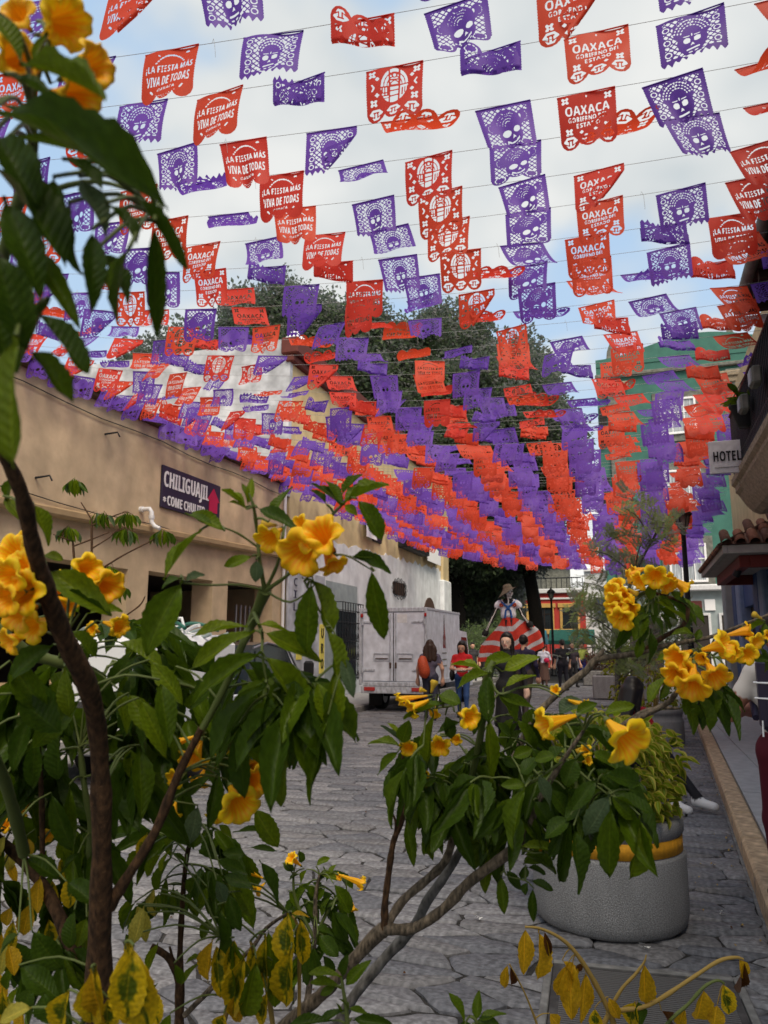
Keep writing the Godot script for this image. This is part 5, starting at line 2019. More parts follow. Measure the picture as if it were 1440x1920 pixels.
	for key in stuff:
		var kk: PackedStringArray = key.split("|")
		var xs := []
		for x in stuff[key]: xs.append(Transform3D(x.basis, x.origin - o.position))
		multi("red_banners" if not kk[0].begins_with("skull") else "purple_banners", far[kk[0]][int(kk[1])], M.paper_orange if not kk[0].begins_with("skull") else M.paper_violet, xs, o)


func wheel(p: Node3D, at: Vector3, r: float, w: float, yaw := 0.0) -> void:
	# axle along local x, outer face at +x
	var xf := Transform3D(Basis(Vector3.UP, yaw) * Basis(Vector3(0, 0, 1), -PI / 2), at)
	var st := S()
	lathe(st, [Vector2(r * 0.6, -w / 2), Vector2(r * 0.93, -w / 2), Vector2(r, -w * 0.36), Vector2(r, w * 0.36), Vector2(r * 0.93, w / 2), Vector2(r * 0.6, w / 2), Vector2(r * 0.58, w * 0.3)], 28, xf)
	var wh := Node3D.new()
	wh.name = "wheel"
	p.add_child(wh, true)
	obj("tyre", st, M.rubber, wh)
	st = S()
	lathe(st, [Vector2(0, w * 0.34), Vector2(r * 0.18, w * 0.36), Vector2(r * 0.2, w * 0.24), Vector2(r * 0.5, w * 0.2), Vector2(r * 0.58, w * 0.32), Vector2(r * 0.6, w * 0.5)], 20, xf)
	lathe(st, [Vector2(r * 0.6, -w * 0.45), Vector2(0, -w * 0.3)], 20, xf)
	obj("rim", st, M.steel, wh)

func build_truck() -> void:
	# local frame: rear face at z = 0 looking to +z, ground at y = 0
	var o := thing("box_truck", "small white box truck seen from behind with closed double rear doors", "truck", Vector3(-5.62, 0, -17.9), "", deg_to_rad(-1.5))
	var wide := 1.66
	var st := S()
	box(st, Vector3(0, 1.54, -1.6), Vector3(wide, 1.80, 3.2), 0.03)
	obj("cargo_box", st, M.truck_white, o)
	st = S()
	for s in [-1, 1]:
		span(st, Vector3(s * wide / 2 - 0.05, 0.62, 0.0), Vector3(s * wide / 2 + 0.015, 2.46, 0.045), 0.01)
	span(st, Vector3(-wide / 2 + 0.05, 2.36, 0.0), Vector3(wide / 2 - 0.05, 2.46, 0.045), 0.01)
	span(st, Vector3(-wide / 2 + 0.05, 0.60, 0.0), Vector3(wide / 2 - 0.05, 0.70, 0.06), 0.01)
	span(st, Vector3(-wide / 2 - 0.012, 2.40, -3.2), Vector3(-wide / 2 + 0.03, 2.46, 0.0), 0.008)
	span(st, Vector3(wide / 2 - 0.03, 2.40, -3.2), Vector3(wide / 2 + 0.012, 2.46, 0.0), 0.008)
	span(st, Vector3(wide / 2 - 0.03, 0.63, -3.2), Vector3(wide / 2 + 0.015, 0.74, 0.0), 0.008)
	obj("frame", st, M.truck_grime, o)
	for s in [-1, 1]:
		st = S()
		span(st, Vector3(0.008 if s > 0 else -wide / 2 + 0.055, 0.72, 0.0), Vector3(wide / 2 - 0.055 if s > 0 else -0.008, 2.34, 0.03), 0.006)
		var d := obj("rear_door", st, M.truck_white, o)
		for y in [2.12, 0.98]:
			st = S()
			span(st, Vector3(s * (wide / 2 - 0.36), y - 0.025, 0.03), Vector3(s * (wide / 2 - 0.04), y + 0.025, 0.05), 0.006)
			tube(st, [Vector3(s * (wide / 2 - 0.045), y - 0.07, 0.055), Vector3(s * (wide / 2 - 0.045), y + 0.07, 0.055)], [0.022], 8)
			obj("hinge", st, M.truck_grime, d)
		st = S()
		# sunk latch panel drawn as a raised rim with a dark inside
		var x0 := 0.10 if s > 0 else -0.50
		span(st, Vector3(x0, 1.20, 0.03), Vector3(x0 + 0.40, 1.22, 0.045))
		span(st, Vector3(x0, 1.36, 0.03), Vector3(x0 + 0.40, 1.38, 0.045))
		span(st, Vector3(x0, 1.22, 0.03), Vector3(x0 + 0.02, 1.36, 0.045))
		span(st, Vector3(x0 + 0.38, 1.22, 0.03), Vector3(x0 + 0.40, 1.36, 0.045))
		obj("latch_rim", st, M.truck_grime, d)
		st = S()
		span(st, Vector3(x0 + 0.04, 1.235, 0.03), Vector3(x0 + 0.36, 1.262, 0.05), 0.006)
		obj("latch", st, M.rust, d)
		st = S()
		tube(st, [Vector3(s * 0.07, 0.72, 0.05), Vector3(s * 0.07, 2.32, 0.05)], [0.014], 8)
		obj("lock_rod", st, M.truck_grime, d)
		st = S()
		span(st, Vector3(s * 0.07 - 0.022, 1.02, 0.05), Vector3(s * 0.07 + 0.022, 1.16, 0.08), 0.008)
		obj("handle", st, M.rust, d)
		st = S()
		box(st, Vector3(s * (wide / 2 - 0.02), 2.28, 0.05), Vector3(0.06, 0.09, 0.03), 0.01)
		obj("marker_lamp", st, M.red_lens, o)
		st = S()
		span(st, Vector3(s * 0.6 - 0.14, 0.49, 0.055), Vector3(s * 0.6 + 0.14, 0.58, 0.075), 0.006)
		obj("tail_lamp", st, M.red_lens, o)
	st = S()
	span(st, Vector3(-0.006, 0.73, 0.0), Vector3(0.006, 2.34, 0.036))
	obj("door_seal", st, M.black, o)
	st = S()
	span(st, Vector3(-wide / 2, 0.43, -0.15), Vector3(wide / 2, 0.60, 0.055), 0.012)
	obj("bumper", st, M.truck_grime, o)
	st = S()
	span(st, Vector3(-0.4, 2.19, 0.031), Vector3(-0.1, 2.2, 0.036))
	span(st, Vector3(0.1, 2.1, 0.031), Vector3(0.35, 2.3, 0.034))
	obj("placard", st, M.white_paint, o)
	# side: printed bottle mark and three short lines
	st = S()
	var side := Transform3D(Basis(Vector3(0, 0, -1), Vector3(0, 1, 0), Vector3(1, 0, 0)), Vector3(wide / 2 + 0.004, 1.72, -1.55))
	prism(st, [Vector2(-0.13, -0.22), Vector2(0.13, -0.22), Vector2(0.13, 0.05), Vector2(0.06, 0.14), Vector2(0.05, 0.32), Vector2(0.0, 0.62), Vector2(-0.05, 0.32), Vector2(-0.06, 0.14), Vector2(-0.13, 0.05)], 0.006, side)
	obj("printed_mark", st, M.car_dark, o)
	for k in 3:
		st = S()
		prism(st, [Vector2(-0.2, -0.36 - k * 0.16), Vector2(0.2, -0.36 - k * 0.16), Vector2(0.2, -0.33 - k * 0.16), Vector2(-0.2, -0.33 - k * 0.16)], 0.006, side)
		obj("printed_line", st, M.trim_grey, o)
	st = S()
	for s in [-0.35, 0.35]: span(st, Vector3(s - 0.05, 0.42, -4.6), Vector3(s + 0.05, 0.6, -0.1))
	tube(st, [Vector3(-0.7, 0.36, -0.95), Vector3(0.7, 0.36, -0.95)], [0.05], 8)
	ell(st, Vector3(0, 0.36, -0.95), Vector3(0.15, 0.15, 0.17), 8)
	obj("chassis", st, M.black, o)
	for s in [-1, 1]:
		wheel(o, Vector3(s * 0.66, 0.36, -0.95), 0.36, 0.24, 0.0 if s > 0 else PI)
		wheel(o, Vector3(s * 0.68, 0.36, -4.1), 0.36, 0.2, 0.0 if s > 0 else PI)
		st = S()
		span(st, Vector3(s * 0.62 - 0.17, 0.12, -0.42), Vector3(s * 0.62 + 0.17, 0.44, -0.40), 0.008)
		obj("mud_flap", st, M.rubber, o)
	st = S()
	prism(st, [Vector2(0, 0.45), Vector2(1.5, 0.45), Vector2(1.55, 1.05), Vector2(1.15, 1.25), Vector2(0.85, 1.95), Vector2(0, 1.98)], 1.6, Transform3D(Basis(Vector3(0, 0, -1), Vector3(0, 1, 0), Vector3(1, 0, 0)), Vector3(0, 0, -3.25)))
	obj("cab", st, M.truck_white, o)
	for s in [-1, 1]:
		st = S()
		prism(st, [Vector2(0.2, 1.25), Vector2(1.05, 1.25), Vector2(0.8, 1.8), Vector2(0.2, 1.8)], 0.01, Transform3D(Basis(Vector3(0, 0, -1), Vector3(0, 1, 0), Vector3(1, 0, 0)), Vector3(s * 0.803, 0, -3.25)))
		obj("window", st, M.glass_dark, o)

func build_pickup() -> void:
	# front towards -z
	var o := thing("pickup_truck", "dark pickup carrying a white water tank, half hidden behind the leaves", "pickup truck", Vector3(-5.66, 0, -9.6))
	var flip := Basis(Vector3(0, 0, -1), Vector3(0, 1, 0), Vector3(1, 0, 0)) # profile x runs forward
	var st := S()
	prism(st, [Vector2(-0.3, 0.42), Vector2(0.95, 0.42), Vector2(1.02, 0.60), Vector2(1.15, 0.76), Vector2(1.4, 0.82), Vector2(1.65, 0.76), Vector2(1.78, 0.6), Vector2(1.84, 0.42), Vector2(2.5, 0.42), Vector2(2.56, 0.62), Vector2(2.52, 0.92), Vector2(2.3, 1.0), Vector2(1.35, 1.08), Vector2(1.22, 1.06), Vector2(0.75, 1.52), Vector2(0.1, 1.58), Vector2(-0.25, 1.54), Vector2(-0.36, 1.06)], 1.5, Transform3D(flip, Vector3.ZERO))
	obj("cab_body", st, M.car_dark, o)
	st = S()
	# wings stand out a little from the cab
	for s in [-1, 1]:
		prism(st, [Vector2(0.98, 0.45), Vector2(1.04, 0.66), Vector2(1.18, 0.82), Vector2(1.4, 0.88), Vector2(1.64, 0.82), Vector2(1.8, 0.66), Vector2(1.86, 0.45), Vector2(2.45, 0.45), Vector2(2.5, 0.9), Vector2(2.2, 1.0), Vector2(1.2, 1.04), Vector2(0.6, 1.02), Vector2(0.55, 0.45)], 0.06, Transform3D(flip, Vector3(s * 0.775, 0, 0)))
	obj("wing", st, M.car_dark, o)
	for s in [-1, 1]:
		st = S()
		prism(st, [Vector2(-0.18, 1.08), Vector2(1.08, 1.08), Vector2(0.72, 1.44), Vector2(-0.18, 1.46)], 0.012, Transform3D(flip, Vector3(s * 0.758, 0, 0)))
		obj("side_window", st, M.glass_dark, o)
		st = S()
		tube(st, [Vector3(s * 0.775, 1.05, -1.3), Vector3(s * 0.765, 1.50, -0.8), Vector3(s * 0.765, 1.57, -0.15), Vector3(s * 0.765, 1.5, 0.25)], [0.018], 6)
		obj("window_trim", st, M.steel, o)
		st = S()
		tube(st, [Vector3(s * 0.76, 1.08, -1.05), Vector3(s * 0.9, 1.12, -1.1), Vector3(s * 0.95, 1.14, -1.12)], [0.02], 6)
		var mir := obj("mirror_arm", st, M.steel, o)
		st = S()
		box(st, Vector3(s * 0.97, 1.2, -1.12), Vector3(0.16, 0.22, 0.07), 0.03)
		obj("mirror", st, M.black, mir)
		wheel(o, Vector3(s * 0.7, 0.31, -1.4), 0.31, 0.2, 0.0 if s > 0 else PI)
		wheel(o, Vector3(s * 0.7, 0.31, 1.45), 0.31, 0.2, 0.0 if s > 0 else PI)
	st = S()
	prism(st, [Vector2(1.24, 1.07), Vector2(0.78, 1.5), Vector2(0.77, 1.49), Vector2(1.22, 1.06)], 1.3, Transform3D(flip, Vector3(0, 0.012, 0)))
	obj("windscreen", st, M.glass_dark, o)
	st = S()
	for s in [-1, 1]: span(st, Vector3(s * 0.76 - 0.03, 0.5, 0.38), Vector3(s * 0.76 + 0.03, 0.92, 2.35), 0.015)
	span(st, Vector3(-0.73, 0.5, 0.4), Vector3(0.73, 0.58, 2.35))
	obj("load_bed", st, M.truck_white, o)
	st = S()
	span(st, Vector3(-0.73, 0.5, 2.35), Vector3(0.73, 0.92, 2.40), 0.012)
	var tg := obj("tailgate", st, M.car_dark, o)
	letters("lettering", "AVON" if false else "NA O", 0.9, 0.24, M.white_paint, tg, Transform3D(Basis.IDENTITY, Vector3(0.05, 0.71, 2.404)))
	st = S()
	span(st, Vector3(-0.78, 0.36, 2.38), Vector3(0.78, 0.48, 2.48), 0.02)
	obj("bumper", st, M.steel, o)
	for s in [-1, 1]:
		st = S()
		span(st, Vector3(s * 0.68 - 0.06, 0.56, 2.37), Vector3(s * 0.68 + 0.06, 0.86, 2.41), 0.01)
		obj("tail_lamp", st, M.red_lens, o)

	var t := thing("water_tank", "white water tank with coiled hoses carried in the pickup's bed", "water tank", Vector3(-5.62, 0.58, -8.2))
	st = S()
	box(st, Vector3(0, 0.55, 0), Vector3(1.36, 1.06, 1.7), 0.12)
	obj("shell", st, M.tank_white, t)
	letters("lettering", "La Ermita", 0.62, 0.15, M.black, t, Transform3D(Basis.IDENTITY, Vector3(0.12, 0.62, 0.854)), false, 0.006)
	letters("lettering", "100 4", 0.52, 0.14, M.black, t, Transform3D(Basis.IDENTITY, Vector3(0.06, 0.38, 0.854)), true, 0.006)
	for k in 7:
		st = S()
		var pts := []
		for j in 15: pts.append(Vector3(-0.7 + j * 0.1, 1.1 + 0.035 * (k % 3) + 0.05 * sin(j * 0.9 + k * 2.0), -0.6 + k * 0.2 + 0.10 * sin(j * 0.6 + k)))
		var q := smooth_pts(pts, [0.022], 3)
		tube(st, q[0], q[1], 7)
		obj("hose", st, [M.hose_grey, M.pvc, M.hose_green][k % 3], t)
	st = S()
	var hp := smooth_pts([Vector3(-0.62, 0.26, 0.9), Vector3(-0.1, 0.16, 0.92), Vector3(0.35, 0.22, 0.92), Vector3(0.62, 0.45, 0.9), Vector3(0.72, 0.8, 0.8), Vector3(0.6, 1.12, 0.5)], [0.028], 5)
	tube(st, hp[0], hp[1], 8)
	obj("hose", st, M.hose_green, t)
	st = S()
	tube(st, [Vector3(0.3, 1.08, 0.4), Vector3(0.34, 1.26, 0.4), Vector3(0.6, 1.26, 0.4), Vector3(0.66, 1.08, 0.4)], [0.02], 6)
	obj("pipe_handle", st, M.pvc, t)

	var c := thing("white_car", "white parked car in front of the green awnings on the square", "car", Vector3(-4.3, 0, -50), "", 0.2)
	st = S()
	prism(st, [Vector2(-2.0, 0.3), Vector2(2.0, 0.3), Vector2(2.05, 0.75), Vector2(1.2, 0.95), Vector2(0.75, 1.45), Vector2(-0.9, 1.48), Vector2(-1.4, 1.0), Vector2(-2.0, 0.9)], 1.6, Transform3D(Basis(Vector3.UP, PI / 2), Vector3.ZERO))
	obj("body", st, M.white_flat, c)
	st = S()
	box(st, Vector3(0, 1.2, 1.28), Vector3(1.3, 0.36, 0.03), 0.0, Transform3D(Basis(Vector3.RIGHT, 0.0), Vector3(0, 0, 0.02)))
	obj("rear_window", st, M.glass_dark, c)
	for s in [-1, 1]:
		st = S()
		prism(st, [Vector2(-1.2, 1.0), Vector2(1.05, 1.0), Vector2(0.68, 1.38), Vector2(-0.85, 1.4)], 0.02, Transform3D(Basis(Vector3.UP, PI / 2), Vector3(s * 0.8, 0, 0)))
		obj("side_window", st, M.glass_dark, c)
		for z in [-1.2, 1.25]: wheel(c, Vector3(s * 0.72, 0.3, z), 0.3, 0.2, 0.0 if s > 0 else PI)


# ---------- people ----------
# bones: [from, to, radius, radius, colour]; one skin is drawn round all of them
func skinned(bones: Array, cell: float, soft := 0.022) -> ArrayMesh:
	var lo := Vector3(1e9, 1e9, 1e9)
	var hi := -lo
	for b in bones:
		var r: float = maxf(b[2], b[3]) + soft * 2.0
		lo = lo.min(b[0] - Vector3(r, r, r)).min(b[1] - Vector3(r, r, r))
		hi = hi.max(b[0] + Vector3(r, r, r)).max(b[1] + Vector3(r, r, r))
	lo -= Vector3.ONE * cell * 2
	var nx := int((hi.x - lo.x) / cell) + 4
	var ny := int((hi.y - lo.y) / cell) + 4
	var nz := int((hi.z - lo.z) / cell) + 4
	var acc := PackedFloat32Array()
	acc.resize(nx * ny * nz)
	var best := PackedFloat32Array()
	best.resize(nx * ny * nz)
	best.fill(1e9)
	var who := PackedInt32Array()
	who.resize(nx * ny * nz)
	var inv := 1.0 / soft
	for bi in bones.size():
		var a: Vector3 = bones[bi][0]
		var c: Vector3 = bones[bi][1]
		var ra: float = bones[bi][2]
		var rb: float = bones[bi][3]
		var ab := c - a
		var l2 := maxf(ab.length_squared(), 1e-9)
		var m := maxf(ra, rb) + soft * 4.0
		var p0 := (a.min(c) - Vector3(m, m, m) - lo) / cell
		var p1 := (a.max(c) + Vector3(m, m, m) - lo) / cell
		for y in range(maxi(0, int(p0.y)), mini(ny, int(p1.y) + 2)):
			for z in range(maxi(0, int(p0.z)), mini(nz, int(p1.z) + 2)):
				var base := (y * nz + z) * nx
				for x in range(maxi(0, int(p0.x)), mini(nx, int(p1.x) + 2)):
					var p := lo + Vector3(x, y, z) * cell
					var t := clampf((p - a).dot(ab) / l2, 0.0, 1.0)
					var d := p.distance_to(a + ab * t) - lerpf(ra, rb, t)
					if d > soft * 5.0: continue
					acc[base + x] += exp(-d * inv)
					if d < best[base + x]:
						best[base + x] = d
						who[base + x] = bi
	var st := S()
	st.set_smooth_group(0)
	var vid := {}

	var offs := [0, 1, nx * nz, nx * nz + 1, nx, nx + 1, nx * nz + nx, nx * nz + nx + 1]
	var val := PackedFloat32Array()
	val.resize(acc.size())
	for i in acc.size(): val[i] = soft * 5.0 if acc[i] <= 1e-12 else -log(acc[i]) * soft
	var verts := []
	var cols := []
	for y in ny - 1:
		for z in nz - 1:
			for x in nx - 1:
				var i := (y * nz + z) * nx + x
				var ins := 0
				for k in 8:
					if val[i + offs[k]] < 0.0: ins += 1
				if ins == 0 or ins == 8: continue
				var s := Vector3.ZERO
				var n := 0
				var bk := i
				for k in 8:
					if val[i + offs[k]] < val[bk]: bk = i + offs[k]
				for e in [[0, 1], [2, 3], [4, 5], [6, 7], [0, 2], [1, 3], [4, 6], [5, 7], [0, 4], [1, 5], [2, 6], [3, 7]]:
					var v0 := val[i + offs[e[0]]]
					var v1 := val[i + offs[e[1]]]
					if (v0 < 0.0) != (v1 < 0.0):
						var t := v0 / (v0 - v1)
						var c0 := Vector3(e[0] & 1, (e[0] >> 1) & 1, (e[0] >> 2) & 1)
						var c1 := Vector3(e[1] & 1, (e[1] >> 1) & 1, (e[1] >> 2) & 1)
						s += c0.lerp(c1, t)
						n += 1
				vid[i] = verts.size()
				verts.append(lo + (Vector3(x, y, z) + s / n) * cell)
				cols.append(bones[who[bk]][4])
	var face := func(q: Array, turn: bool) -> void:
		for k in ([0, 1, 2, 0, 2, 3] if turn else [0, 2, 1, 0, 3, 2]):
			st.set_color(cols[q[k]])
			st.add_vertex(verts[q[k]])
	var dx := 1
	var dz := nx
	var dy := nx * nz
	for y in range(1, ny - 1):
		for z in range(1, nz - 1):
			for x in range(1, nx - 1):
				var i := (y * nz + z) * nx + x
				var a := val[i] < 0.0
				if a != (val[i + dx] < 0.0): face.call([vid[i], vid[i - dy], vid[i - dy - dz], vid[i - dz]], a)
				if a != (val[i + dy] < 0.0): face.call([vid[i], vid[i - dz], vid[i - dz - dx], vid[i - dx]], a)
				if a != (val[i + dz] < 0.0): face.call([vid[i], vid[i - dx], vid[i - dx - dy], vid[i - dy]], a)
	return fin(st)

# a relaxed hand as bones: palm and five fingers from the wrist w towards d, palm normal n
func hand_bones(w: Vector3, d: Vector3, n: Vector3, c: Color, s := 1.0, curl := 0.35) -> Array:
	var out := []
	d = d.normalized()
	var side := d.cross(n).normalized()
	n = side.cross(d).normalized()
	out.append([w, w + d * 0.075 * s, 0.026 * s, 0.030 * s, c])
	for k in 4:
		var b := w + d * 0.085 * s + side * (k - 1.5) * 0.019 * s
		var l: float = [0.062, 0.075, 0.07, 0.052][k] * s
		var m := b + (d + n * curl * 0.5).normalized() * l * 0.5
		var e := m + (d + n * curl * 1.6).normalized() * l * 0.5
		out.append([w + d * 0.05 * s + side * (k - 1.5) * 0.015 * s, b, 0.011 * s, 0.010 * s, c])
		out.append([b, m, 0.0095 * s, 0.0085 * s, c])
		out.append([m, e, 0.0085 * s, 0.007 * s, c])
	var t0 := w + d * 0.03 * s - side * 0.022 * s
	var t1 := t0 + (d * 0.7 - side + n * 0.5).normalized() * 0.035 * s
	out.append([w + d * 0.015 * s, t0, 0.013 * s, 0.012 * s, c])
	out.append([t0, t1, 0.012 * s, 0.010 * s, c])
	out.append([t1, t1 + (d + n * 0.4).normalized() * 0.03 * s, 0.010 * s, 0.008 * s, c])
	return out

# head with a face looking to +z, chin at the origin's height -0.11
func head(p: Node3D, at: Vector3, s: float, yaw: float, pitch: float, skin: Color, hair: String, style: String) -> void:
	var hd := Node3D.new()
	hd.name = "head"
	p.add_child(hd)
	hd.transform = Transform3D(Basis(Vector3.UP, yaw) * Basis(Vector3.RIGHT, pitch) * Basis.from_scale(Vector3.ONE * s), at)
	var lip := Color(skin.r * 0.75, skin.g * 0.42, skin.b * 0.45)
	var b := []
	b.append([Vector3(0, 0.045, -0.02), Vector3(0, 0.03, 0.0), 0.092, 0.088, skin])
	b.append([Vector3(0, -0.02, 0.02), Vector3(0, -0.075, 0.045), 0.068, 0.036, skin])
	b.append([Vector3(0.045, -0.03, 0.015), Vector3(0.022, -0.075, 0.04), 0.032, 0.024, skin])
	b.append([Vector3(-0.045, -0.03, 0.015), Vector3(-0.022, -0.075, 0.04), 0.032, 0.024, skin])
	b.append([Vector3(0, 0.012, 0.088), Vector3(0, -0.022, 0.106), 0.008, 0.013, skin])
	b.append([Vector3(-0.016, -0.051, 0.082), Vector3(0.016, -0.051, 0.082), 0.007, 0.007, lip])
	b.append([Vector3(-0.050, 0.032, 0.066), Vector3(-0.02, 0.036, 0.08), 0.008, 0.009, skin])
	b.append([Vector3(0.050, 0.032, 0.066), Vector3(0.02, 0.036, 0.08), 0.008, 0.009, skin])
	for e in [-1.0, 1.0]: b.append([Vector3(e * 0.088, 0.025, -0.008), Vector3(e * 0.09, -0.015, 0.0), 0.014, 0.010, skin])
	b.append([Vector3(0, -0.06, -0.02), Vector3(0, -0.16, -0.035), 0.05, 0.055, skin])
	var key := "head_%.2f_%.2f" % [skin.r, skin.g]
	if not meshes.has(key): meshes[key] = skinned(b, 0.0085, 0.008)
	inst("face", meshes[key], M.face, hd)
	for e in [-1.0, 1.0]:
		var st := S()
		ell(st, Vector3(e * 0.034, 0.012, 0.079), Vector3(0.014, 0.008, 0.008), 6)
		var ey := obj("eye", st, M.white_flat, hd)
		st = S()
		ell(st, Vector3(e * 0.034, 0.012, 0.085), Vector3(0.006, 0.006, 0.004), 6)
		obj("iris", st, M.black, ey)
		st = S()
		tube(st, [Vector3(e * 0.018, 0.034, 0.089), Vector3(e * 0.036, 0.04, 0.084), Vector3(e * 0.054, 0.034, 0.07)], [0.004], 5)
		obj("eyebrow", st, M[hair], hd)
	var hb := []
	var hc := Color(1, 1, 1)
	hb.append([Vector3(0, 0.075, -0.035), Vector3(0, 0.03, -0.05), 0.088, 0.082, hc])
	hb.append([Vector3(0, 0.11, 0.02), Vector3(0, 0.10, -0.06), 0.055, 0.06, hc])
	for e in [-1.0, 1.0]:
		hb.append([Vector3(e * 0.05, 0.095, 0.03), Vector3(e * 0.082, 0.04, -0.02), 0.03, 0.028, hc])
		if style == "long":
			hb.append([Vector3(e * 0.078, 0.04, 0.0), Vector3(e * 0.085, -0.10, -0.01), 0.03, 0.03, hc])
			hb.append([Vector3(e * 0.085, -0.10, -0.02), Vector3(e * 0.095, -0.26, 0.02), 0.032, 0.018, hc])
			hb.append([Vector3(e * 0.05, 0.0, -0.07), Vector3(e * 0.06, -0.28, -0.085), 0.055, 0.035, hc])
		elif style == "wavy":
			for k in 5: hb.append([Vector3(e * 0.06, 0.02 - k * 0.065, -0.06), Vector3(e * (0.10 + 0.015 * (k % 2)), -0.03 - k * 0.065, -0.07), 0.055, 0.05, hc])
	if style == "long" or style == "wavy": hb.append([Vector3(0, 0.0, -0.08), Vector3(0, -0.30, -0.095), 0.065, 0.05, hc])
	if not meshes.has("hair_" + style): meshes["hair_" + style] = skinned(hb, 0.011, 0.010)
	inst("hair", meshes["hair_" + style], M[hair], hd)

# a standing or walking figure facing +z; q: stature, colours and pose
func person(label: String, at: Vector3, yaw: float, q: Dictionary) -> Node3D:
	var o := thing("person", label, "person", at, "", yaw)
	var h: float = q.get("h", 1.7) / 1.7
	var k: float = q.get("build", 1.0)
	var sk: Color = q.get("skin", Color(0.52, 0.30, 0.21))
	var sh: Color = q.shirt
	var sl: Color = q.get("sleeve", sh)
	var fo: Color = q.get("forearm", sk)
	var pa: Color = q.pants
	var ca: Color = q.get("calf", pa)
	var shoe: Color = q.get("shoe", Color(0.02, 0.02, 0.022))
	var step: float = q.get("step", 0.12)
	var b := []
	var hip := Vector3(0, 0.93, 0)
	b.append([Vector3(-0.07, 0.93, 0), Vector3(0.07, 0.93, 0), 0.115 * k, 0.115 * k, pa])
	b.append([Vector3(0, 1.0, 0.0), Vector3(0, 1.12, 0.005), 0.125 * k, 0.122 * k, sh])
	b.append([Vector3(-0.07, 1.24, 0.0), Vector3(0.07, 1.24, 0.0), 0.115 * k, 0.115 * k, sh])
	b.append([Vector3(-0.13 * k, 1.385, -0.015), Vector3(0.13 * k, 1.385, -0.015), 0.068, 0.068, sh])
	b.append([Vector3(0, 1.36, -0.01), Vector3(0, 1.47, -0.01), 0.085, 0.06, sh])
	b.append([Vector3(0, 1.43, -0.01), Vector3(0, 1.53, 0.0), 0.054, 0.05, sk])
	for s in [-1.0, 1.0]:
		var kn := Vector3(s * 0.095, 0.50, step * 0.55 * s + 0.02)
		var an := Vector3(s * 0.095, 0.09, step * s - 0.02 - maxf(0.0, -step * s) * 0.4)
		var hj := Vector3(s * 0.09, 0.90, 0)
		b.append([hj, kn, 0.092 * k, 0.062, pa])
		b.append([kn, an, 0.060, 0.042, ca])
		b.append([an + Vector3(0, -0.03, -0.03), an + Vector3(s * 0.02, -0.05, 0.14), 0.04, 0.035, shoe])
		var A: Array = q.get("arm_r" if s < 0 else "arm_l", [Vector3(s * 0.27, 1.12, -0.03), Vector3(s * 0.28, 0.88, 0.06)])
		var shl := Vector3(s * 0.185 * k, 1.385, -0.015)
		b.append([shl, shl.lerp(A[0], 0.5), 0.054, 0.047, sl])
		b.append([shl.lerp(A[0], 0.48), A[0], 0.046, 0.041, q.get("elbow", sl)])
		b.append([A[0], A[1], 0.040, 0.028, fo])
		b.append_array(hand_bones(A[1], A[1] - A[0], Vector3(-s, 0, 0.3) if A.size() < 3 else A[2], sk, 1.0, 0.5))
	if q.has("skirt"):
		for i in 8:
			var a := TAU * i / 8.0
			b.append([Vector3(0.06 * cos(a), 0.92, 0.05 * sin(a)), Vector3(0.16 * cos(a), q.skirt, 0.16 * sin(a)), 0.09, 0.07, pa])
	var mesh := skinned(b, q.get("cell", 0.02), 0.016)
	inst("body", mesh, M.body, o, Transform3D(Basis.from_scale(Vector3.ONE * h), Vector3.ZERO))
	head(o, Vector3(0, 1.60, 0.01) * h, h, q.get("turn", 0.0), q.get("nod", 0.05), sk, q.get("hair", "hair"), q.get("style", "short"))
	return o

